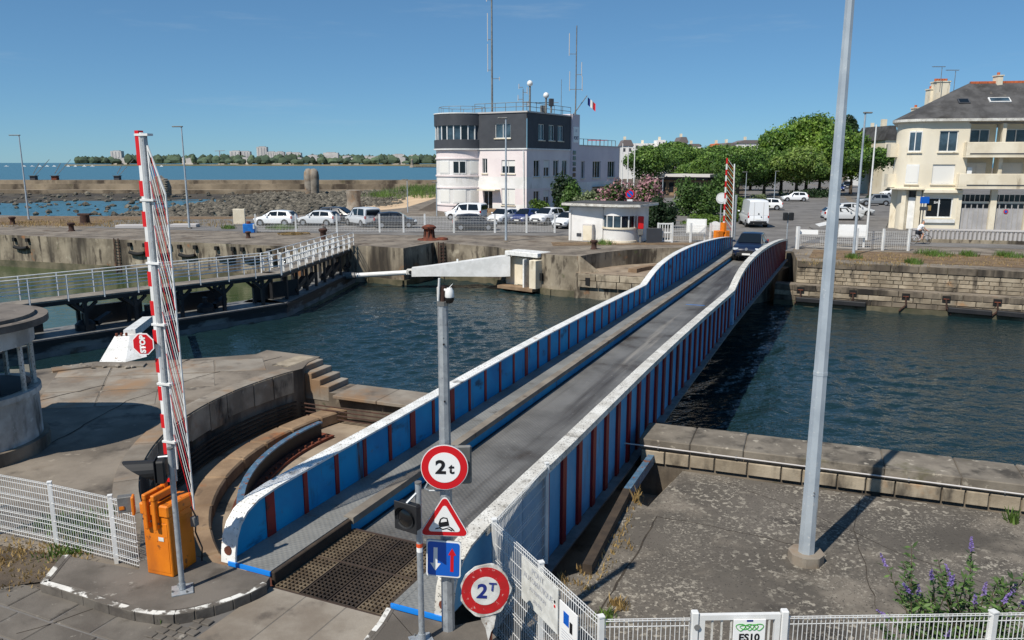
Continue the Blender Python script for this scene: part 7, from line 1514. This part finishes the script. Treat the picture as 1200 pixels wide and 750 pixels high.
# umbrella pines of the park
for px, py, Y, w, h, lb in [(760, 193, 150, 66, 54, 'broad dark umbrella pine right beside the flagpoles'), (800, 192, 185, 84, 44, 'umbrella pine behind the park pavilion roof'), (838, 187, 215, 84, 40, 'umbrella pine in the middle of the park row'),
                        (838, 198, 150, 62, 44, 'umbrella pine left of the far barrier tip'), (866, 194, 138, 74, 56, 'dense umbrella pine above the white van'), (897, 197, 146, 64, 58, 'umbrella pine left of the plane trees'), (816, 203, 165, 60, 30, 'low pale pine crown above the pavilion'), (790, 176, 260, 44, 24, 'small round tree on the skyline below the white houses'), (880, 205, 175, 80, 36, 'dark umbrella pine behind the white van')]:
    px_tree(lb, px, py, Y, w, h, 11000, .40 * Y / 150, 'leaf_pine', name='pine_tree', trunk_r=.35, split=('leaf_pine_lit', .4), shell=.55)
# plane trees on the square
for px, py, Y, w, h, lb in [(918, 178, 150, 70, 78, 'leafy plane tree standing leftmost on the square'), (948, 171, 152, 84, 92, 'tallest leafy plane tree on the square left of the big pole'), (978, 178, 146, 66, 84, 'leafy plane tree directly left of the big pole'), (935, 194, 142, 76, 54, 'lower plane tree crown in front of the square'), (1000, 184, 155, 56, 70, 'leafy tree right of the big pole'), (962, 196, 150, 60, 44, 'low plane tree crown between the square trunks')]:
    px_tree(lb, px, py, Y, w, h, 13000, .52, 'leaf_plane' if px % 2 == 0 else 'leaf_plane_pale', name='plane_tree', trunk_r=.36, shell=.35)
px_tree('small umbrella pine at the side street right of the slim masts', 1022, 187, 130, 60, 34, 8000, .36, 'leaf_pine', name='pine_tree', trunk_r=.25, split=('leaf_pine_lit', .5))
px_tree('tall narrow dark poplar behind the square', 994, 152, 190, 24, 44, 3500, .6, 'leaf_dark', name='poplar_tree', trunk_r=.3)
for px, w, lb in ((985, 36, 'dark tree behind the square left of the poplar'), (1012, 40, 'dark tree on the skyline right of the poplar'), (1040, 34, 'dark tree on the skyline beside the corner building roof')): px_tree(lb, px, 164 + (1040 - px) * .08, 220, w, 34, 4000, .7, 'leaf_dark')
# shrubs by the office
def shrub(label, px, py, Y, w, h, n, size, mat, name='shrub', extra=None, cat='shrub'):
    c = at(px, py, Y); zt_ = at(px, py - h / 2, Y).z; t = thing(name, label, cat, (c.x, Y, 0)); wm = w * Y / F / 2; cr = [(c.x + random.uniform(-.62, .62) * wm, Y + random.uniform(-.5, .5) * wm * .8, zt_ * f_, wm * random.uniform(.34, .52), wm * .4, zt_ * random.uniform(.2, .3)) for f_ in (.14, .16, .2, .2, .24, .35, .4, .45, .5, .55, .62, .7, .76, .3)] + [(c.x, Y, zt_ * .45, wm * .6, wm * .5, zt_ * .42)]
    quads_obj('foliage', leaves(cr, n, size, .4), mat, t)
    if extra: quads_obj('blossom', leaves([(b[0], b[1] - .15, b[2] + .15, b[3], b[4], b[5]) for b in cr], extra[1], size * .9, .8), extra[0], t)
    m = MB()
    for k in range(4): b = cr[k]; m.tube((c.x + random.uniform(-.3, .3), Y, 0), (b[0], b[1], b[2]), .06, .03, n=5)
    m.build('stems', 'bark', t); return t
shrub('dark green rounded bush against the port office wall', 660, 221, 92, 30, 34, 3500, .32, 'leaf_dark'); shrub('bright green bush right of the dark bush at the office', 672, 226, 90, 32, 30, 3500, .3, 'leaf_shrub')
shrub('grey green bush above the hut roof left', 690, 232, 80, 40, 22, 3500, .28, 'leaf_grey'); shrub('clipped green hedge left of the bushes at the office', 632, 240, 88, 26, 16, 2600, .25, 'leaf_hedge', 'hedge', cat='hedge')
shrub('pink flowering bush behind the no parking sign', 717, 230, 78, 34, 34, 3500, .28, 'leaf_shrub', extra=('leaf_pink', 1800)); shrub('large pink flowering tamarisk right of the flagpoles', 757, 228, 78, 58, 44, 6000, .3, 'leaf_shrub', 'tamarisk', ('leaf_pink', 4200)); shrub('dark lower bush below the pink tamarisk', 775, 244, 74, 40, 26, 3500, .28, 'leaf_dark')
shrub('rounded bright green shrub left of the far barrier', 818, 226, 92, 62, 36, 5200, .3, 'leaf_shrub'); shrub('green tree-like shrub behind the far barrier', 846, 214, 98, 42, 42, 4800, .32, 'leaf_shrub')
shrub('low clipped yellow green hedge left of the barrier foot', 826, 256.5, 76, 50, 12, 3600, .2, 'leaf_hedge', 'hedge', cat='hedge'); shrub('clipped hedge between the barrier and white van', 864, 243, 82, 26, 30, 3200, .24, 'leaf_hedge', 'hedge', cat='hedge'); shrub('low hedge under the plane trees', 950, 226, 140, 66, 12, 2600, .3, 'leaf_dark', 'hedge', cat='hedge')
shrub('grassy clump beside the park lamp above the van', 890, 231, 100, 26, 10, 1500, .3, 'leaf_grey')
# weeds and grasses
def tuft(pts, n, h, mat, name, spread=.25, label=None, cat=None, kind=None):
    v = np.zeros((n * 4, 3)); 
    for i in range(n):
        p = V(random.choice(pts)); a = random.uniform(0, 6.28); r = random.uniform(0, spread); b = V((p.x + r * math.cos(a), p.y + r * math.sin(a), p.z)); hh = h * random.uniform(.4, 1.1); ln = V((random.uniform(-.5, .5), random.uniform(-.5, .5), 1)) * hh; w = V((math.cos(a + 1), math.sin(a + 1), 0)) * (.012 + h * .02)
        v[i * 4:i * 4 + 4] = [tuple(b - w), tuple(b + w), tuple(b + ln * .6 + w * .8), tuple(b + ln)]
    return quads_obj(name, v, mat, None, label=label, cat=cat, kind=kind)
tuft([g(random.uniform(690, 745), random.uniform(585, 660), PZ) for _ in range(1)] + [ba.lerp(bb, k / 12) + V((.22, -.05, -.08)) for k in range(13)] + [g(random.uniform(655, 690), random.uniform(668, 690), PZ) for _ in range(8)], 260, .10, 'grass_dry', 'weeds', .16, kind='stuff')
tuft([g(725, 712, PZ)], 90, .16, 'grass_dry', 'dry_weed', .18, 'dry weed tuft on the plaza by the tall fence', 'weed'); tuft([g(705, 728, PZ), g(712, 722, PZ)], 80, .13, 'grass_green', 'weed', .16, 'green weed tuft at the foot of the tall fence', 'weed')
tuft([g(745, 588, PZ)], 24, .35, 'grass_dry', 'dry_weed', .08, 'single tall dry weed beside the pit girder', 'weed')
tuft([g(1186, 612, PZ)], 30, .32, 'grass_green', 'weed', .12, 'tall thin weed at the wall foot far right', 'weed')
tuft([g(random.uniform(45, 130), random.uniform(600, 655)) for _ in range(24)], 700, .16, 'grass_green', 'grass', .3, kind='stuff'); tuft([g(random.uniform(-10, 100), random.uniform(630, 690), .03) for _ in range(40)], 700, .07, 'grass_dry', 'grass', .3, kind='stuff')
tuft([g(189, 729, .01)], 60, .1, 'grass_green', 'weed', .06, 'small green weed growing at the left kerb', 'weed')
tuft([g(random.uniform(940, 1200), random.uniform(298, 312)) for _ in range(150)], 1700, .16, 'grass_dry', 'grass', .8, kind='stuff')
for i, (x, y, r, n, lb) in enumerate([(1095, 299, 1.6, 500, 'wide green weed clump left on the dry verge'), (1135, 300, .8, 260, 'green weed clump in the middle of the dry verge'), (1182, 301, 1.2, 420, 'green weed clump at the right of the dry verge'), (1071, 309, .7, 260, 'dark green weed on the coping of the far quay'), (1000, 303, .7, 200, 'green weed at the foot of the slim lamp mast'), (330, 268, 1.9, 900, 'green weeds around the fence foot right of the blue bin'), (268, 268, .9, 320, 'green weeds left of the blue bin'), (705, 286, 1.4, 240, 'weeds at the foot of the hut wall')]):
    tuft([g(x, y)], n, .4, 'grass_green', 'weed_clump', r * .8, lb, 'weed')
tuft([g(random.uniform(0, 280), random.uniform(259, 266)) for _ in range(120)], 2500, .35, 'grass_dry', 'grass', 1.5, kind='stuff')
tuft([V((random.uniform(-29, -14), random.uniform(150, 222), -.6)) for _ in range(90)], 2600, 1.3, 'grass_green', 'marram_grass', 3, kind='stuff')
# buddleia bottom right
bd0 = V((5.15, 8.9, PZ)); bt2 = thing('buddleia', 'purple flowering buddleia bush in the bottom right corner', 'shrub', tuple(bd0)); lv = []; fl_ = []; m = MB()
for k in range(50):
    a = random.uniform(0, 6.28); r = random.uniform(.2, 1.0); b0 = bd0 + V((.5 + random.uniform(-.45, .5), .2 + random.uniform(-.3, .3), 0)); tip = b0 + V((math.cos(a) * r * .95, math.sin(a) * r * .6, random.uniform(.8, 1.75))); mid = b0.lerp(tip, .55) + Z3 * .12
    m.tube(b0, mid, .012, .008, n=4); m.tube(mid, tip, .008, .004, n=4)
    for j in range(60):
        f_ = random.uniform(.25, 1); q = (b0.lerp(mid, f_ / .55) if f_ < .55 else mid.lerp(tip, (f_ - .55) / .45)); d = V((random.uniform(-1, 1), random.uniform(-1, 1), random.uniform(-.3, .7))).normalized(); w = d.cross(V((random.uniform(-1, 1), random.uniform(-1, 1), 1))).normalized() * .02; L_ = random.uniform(.07, .15); lv += [tuple(q), tuple(q + d * L_ * .5 + w), tuple(q + d * L_), tuple(q + d * L_ * .5 - w)]
    if k % 3 == 0:
        dr = (tip - mid).normalized()
        for j in range(46): q = tip + dr * .17 * (j / 46); s_ = .014 + .022 * (1 - j / 46); d = V((random.uniform(-1, 1), random.uniform(-1, 1), random.uniform(-1, 1))).normalized(); w = d.orthogonal().normalized() * .012; fl_ += [tuple(q), tuple(q + d * s_ * .6 + w), tuple(q + d * s_ * 1.3), tuple(q + d * s_ * .6 - w)]
m.build('stems', 'bark', bt2); quads_obj('foliage', np.array(lv), 'leaf_buddleia', bt2); quads_obj('blossom', np.array(fl_), 'petal', bt2)

# ------------------------------------------------------------------ monuments on the foreshore
c_ = at(366, 229, 190); mo = MB(); mo.lathe([(1.7, -.3), (1.75, 2), (1.85, 4.2), (1.6, 5.6), (1.0, 6.3), (0, 6.5)], (0, 0, 0), 18)
ms = thing('concrete_pillar', 'tall rounded concrete pillar with a cleft standing on the foreshore', 'pillar', tuple(c_))
for sx_ in (-.62, .62): MB().lathe([(1.05, -.5), (1.1, 2), (1.2, 4.4), (1.05, 5.6), (.6, 6.2), (0, 6.35)], c_ + V((sx_, 0, 0)), 14).build('half', 'slab', ms, smooth=60)
c_ = at(415, 247, 118); m2 = thing('concrete_stump', 'short flared concrete stump on the foreshore right of the tall pillar', 'pillar', tuple(c_)); MB().lathe([(1.35, -.5), (1.4, .2), (1.05, .7), (1.0, 1.6), (1.1, 3.0), (0, 3.1)], c_, 16).build('body', 'slab', m2, smooth=50)
c_ = at(188, 227, 200); m3 = thing('concrete_ruin', 'broken pale concrete block with rough side on the foreshore behind the boom', 'ruin', tuple(c_)); MB().ext([(-1.6, -.6), (1.7, -.6), (1.8, 1.6), (1.2, 3.4), (.2, 3.8), (-.6, 4.6), (-1.2, 4.2), (-1.7, 3.6)], c_, V((1, 0, 0)), Z3, V((.3, 2.2, 0))).build('block', 'slab', m3, bevel=.2)
for k in range(7): MB().box(c_ + V((1.7, -.3, .3 + k * .55)), (.9, .9, .3), random.uniform(0, 1)).build('rough_lump', 'rock', m3, bevel=.1)
# fishing huts with net frames on the breakwater
for i, (x, h_) in enumerate(((40, 0), (65, 1), (138, 0))):
    c_ = at(x, 212, 228); t = thing('fishing_hut', ['leftmost small fishing frame on the breakwater', 'reddish fishing hut with slanted net arm on the breakwater', 'small fishing frame right on the breakwater near the boom'][i], 'hut', tuple(c_))
    MB().box(c_ + Z3 * .7, (1.5, 1.4, 1.3)).build('cabin', 'rust' if h_ else 'slate_clad', t); MB().prism([(c_.x - .9, 227), (c_.x + .9, 227), (c_.x + .9, 229), (c_.x - .9, 229)], c_.z + 1.35, c_.z + 1.5).build('roof', 'slate_roof', t); MB().beam(c_ + Z3 * 1, c_ + V((5, 0, 6)), .12, .12).build('net_arm', 'grey_steel', t); MB().beam(c_ + Z3 * 2, c_ + V((2, 0, 5)), .14, .14).build('prop', 'grey_steel', t)
# ------------------------------------------------------------------ far shore across the water
YF = 2300.0
def XF(px): return (px - 600) / F * YF * math.cos(TILT) * 1.04
m = MB(); pr_ = [(108, 0), (135, 3), (200, 6), (300, 9), (420, 9), (520, 10), (760, 12)]
m.prism([(XF(100), YF - 20), (XF(780), YF - 260), (XF(800), YF + 900), (XF(90), YF + 500)], -8, .8); m.build('far_shore', 'far_land', kind='structure')
wv = []
for k in range(900):
    px = random.uniform(112, 760) if random.random() < .92 else random.uniform(108, 125); x = XF(px); y = YF + random.uniform(5, 260); h = random.uniform(9, 27) * (1 if px > 150 else .8); wv.append((x, y, 2 + h * .5, random.uniform(8, 20), 10, h * .62))
vv = []
m = MB()
for (x, y, z, rx, ry, rz) in wv:
    n = 7; rings = [(.0, 1.0), (.62, .72), (.98, .1), (.8, -.6)]; vs = []
    for rr, zz_ in rings:
        for i in range(n): a = 2 * math.pi * i / n + zz_; q = rr * random.uniform(.75, 1.15); vs.append((x + rx * q * math.cos(a), y + ry * q * math.sin(a), z + rz * zz_ * random.uniform(.85, 1.1)))
    m.add(vs, [(r * n + i, r * n + n + i, r * n + n + (i + 1) % n, r * n + (i + 1) % n) for r in range(3) for i in range(n)])
m.build('coastal_woods', 'far_woods', kind='stuff')
blk = [(152, 185, 14, 3), (176, 186, 9, 3), (233, 185, 13, 3), (294, 184, 9, 3), (355, 184.5, 10, 3), (376, 184, 9, 3), (420, 184.5, 9, 3), (441, 183, 11, 3), (474, 184, 8, 3), (133, 176, 13, 9), (274, 176, 14, 7), (285, 176.5, 12, 7), (305, 171, 12, 12), (316, 177, 10, 6), (326, 177, 10, 6), (337, 177.5, 7, 6), (345, 178, 12, 6), (386, 178, 18, 4), (365, 181, 12, 3), (215, 184, 10, 4), (257, 182, 9, 3), (466, 180, 14, 4), (430, 182, 12, 3), (452, 183, 9, 3), (405, 182, 10, 3), (484, 181, 12, 4)]
for i, (px, py, w, h) in enumerate(blk):
    s = YF / F; zt_ = 6 + (190 - py) * s * .98; x = XF(px); wm = w * s
    t = thing('far_building', ['low white villa right of the square tower on the point', 'small white house behind the barrier boom on the far shore', 'low white row left of the far construction crane', 'low white house between the far apartment towers', 'low white house below the wide far block', 'low white house left of the long roofed far building', 'low white house in the far trees left of centre', 'low white house with trees either side on the far shore', 'low white house just left of the sea beacon', 'square pale tower on the wooded point at far left', 'leftmost pale apartment tower of the far skyline', 'second pale apartment tower of the far skyline', 'tallest pale apartment tower of the far skyline', 'low pale block right of the tallest far tower', 'second low pale block right of the tallest far tower', 'narrow pale block on the far skyline', 'wide pale block on the far skyline right of the narrow one', 'long pale roofed building on the far shore right of the towers', 'small pale house row on the far shore below the long building', 'small pale building behind the boom on the far shore', 'low pale building left of the crane on the far shore', 'pale house cluster on the far shore near the port office', 'small pale house on the far shore right of centre', 'tiny pale house on the far shore trees', 'small white house among far trees', 'rightmost pale house on the far shore beside the port office'][i], 'building', (x, YF + 120, 0), 'buildings of the far shore')
    MB().box((x, YF + 120 - (74 if i < 9 else 0), zt_ / 2), (wm, 18, zt_), .0).build('wall', 'far_concrete', t); MB().box((x, YF + 120 - (74 if i < 9 else 0), zt_ + .8), (wm * .6, 10, 1.8)).build('roof', 'far_grey', t)
    if h > 5:
        for k in range(3): MB().box((x - wm * .3 + k * wm * .3, YF + 110.9, zt_ * .6), (wm * .08, .2, zt_ * .7)).build('window_strip', 'far_grey', t)
c_ = V((XF(257), YF + 100, 0)); t = thing('tower_crane', 'thin construction crane on the far shore skyline', 'crane', tuple(c_)); MB().beam(c_, c_ + Z3 * 42, 2, 2).build('mast', 'far_grey', t); MB().beam(c_ + V((-14, 0, 40)), c_ + V((16, 0, 41)), 1.6, 1.6).build('jib', 'far_grey', t)
bo = thing('moored_boat', None, 'boat'); MB().ext([(-3.6, .9), (-3.3, 0), (3.0, 0), (4.2, 1.2)], (0, -1.2, -.2), (1, 0, 0), Z3, (0, 2.4, 0)).build('hull', 'white_paint', bo); MB().box((-.3, 0, 1.5), (2.6, 1.6, 1.1)).build('cabin', 'white_paint', bo)
for i, px in enumerate((30, 50, 59, 68, 76, 84, 100, 108, 118, 127, 188, 205)):
    place(bo, (XF(px) * .8, YF * .8, WZ), random.uniform(-.4, .4), 'small white boat moored far out at left, ' + ['first', 'second', 'third', 'fourth', 'fifth', 'sixth', 'seventh', 'eighth', 'ninth', 'tenth', 'eleventh', 'twelfth'][i] + ' from the left', 'boats moored off the far shore', i == 0, 1.3)
bc0 = at(483, 197, 1500); bc = thing('sea_beacon', 'stone beacon tower on a reef at the end of the far shore', 'beacon', (bc0.x, 1500, WZ)); MB().lathe([(5, 0), (4, 3), (2.8, 4), (2.0, 12), (2.4, 13), (0, 17)], (bc0.x, 1500, WZ), 12).build('tower', 'slab', bc, smooth=40); MB().box((bc0.x + 24, 1502, WZ + 1.2), (50, 12, 4)).build('reef', 'rock', bc, bevel=1.2)
c_ = V((XF(75), YF * .9, WZ)); t = thing('sea_beacon', 'tiny beacon on the horizon at far left', 'beacon', tuple(c_)); MB().lathe([(6, 0), (5, 12), (6, 13), (3, 14), (3, 18), (0, 20)], c_, 10).build('tower', 'far_grey', t)
# ------------------------------------------------------------------ town skyline behind the park
def house(label, px0, px1, pyt, pyb, Y, roof=0, wallm='house_white', roofm='house_roof', name='town_house'):
    a, b = at(px0, pyb, Y), at(px1, pyt, Y); t = thing(name, label, 'house', ((a.x + b.x) / 2, Y, 0)); W_ = b.x - a.x; zt_ = b.z
    MB().fbox((a.x, Y, 0), (W_, 0, 0), (0, 9, 0), (0, 0, zt_)).build('wall', wallm, t)
    if roof: MB().ext([(-.3, 0), (W_ + .3, 0), (W_ * .8, roof), (W_ * .2, roof)], (a.x, Y - .3, zt_), (1, 0, 0), Z3, (0, 9.6, 0)).build('roof', roofm, t)
    n = max(2, int(W_ / 2.6))
    for k in range(n): MB().fbox((a.x + W_ * (k + .3) / n, Y - .03, zt_ - 2.1), (W_ / n * .38, 0, 0), (0, .06, 0), (0, 0, 1.3)).build('window', 'slate_clad', t)
    MB().fbox((a.x + W_ * .25, Y + 3, zt_), (.9, 0, 0), (0, .7, 0), (0, 0, roof + 1.3)).build('chimney', 'cream_trim', t); return t
for a_ in [('white town house with steep dark roof left on the skyline', 728, 742, 171, 190, 300, 2.2), ('long white terrace on the skyline above the pines', 742, 784, 168, 192, 320, 0), ('white block with stepped top on the skyline', 770, 780, 164, 190, 318, 0), ('white gabled house right of the skyline tree', 795, 806, 167, 190, 300, 2.0), ('low white house on the skyline', 806, 822, 171, 190, 310, .8), ('brownish roofed house on the skyline', 836, 850, 172, 190, 300, 1.2, 'cream_trim', 'terracotta'), ('grey roofed house right of the brown roof', 848, 862, 172, 190, 290, 1.4, 'cream_trim'), ('long grey roofed terrace left of the plane trees', 862, 908, 168, 190, 300, 1.2)]: house(*a_)
house('grey slate roofed house seen down the side street', 1014, 1043, 167, 215, 260, 5.0, 'cream_trim', 'slate_roof'); house('pale house row at the end of the side street', 1010, 1036, 196, 214, 210, 1.5)
house('dark pitched roof house left of the corner building', 1034, 1050, 164, 205, 150, 2.6, 'render_cream', 'slate_roof')
c_ = at(703, 172, 330); t = thing('tower_crane', 'low red construction crane on the skyline beside the office wing', 'crane', (c_.x, 330, 0)); MB().beam((c_.x, 330, 0), (c_.x, 330, c_.z + 3), .4, .4).build('mast', 'rust', t); MB().beam((c_.x - 5, 330, c_.z + 2.6), (c_.x + 3, 330, c_.z + 2.6), .3, .3).build('jib', 'red_paint', t)
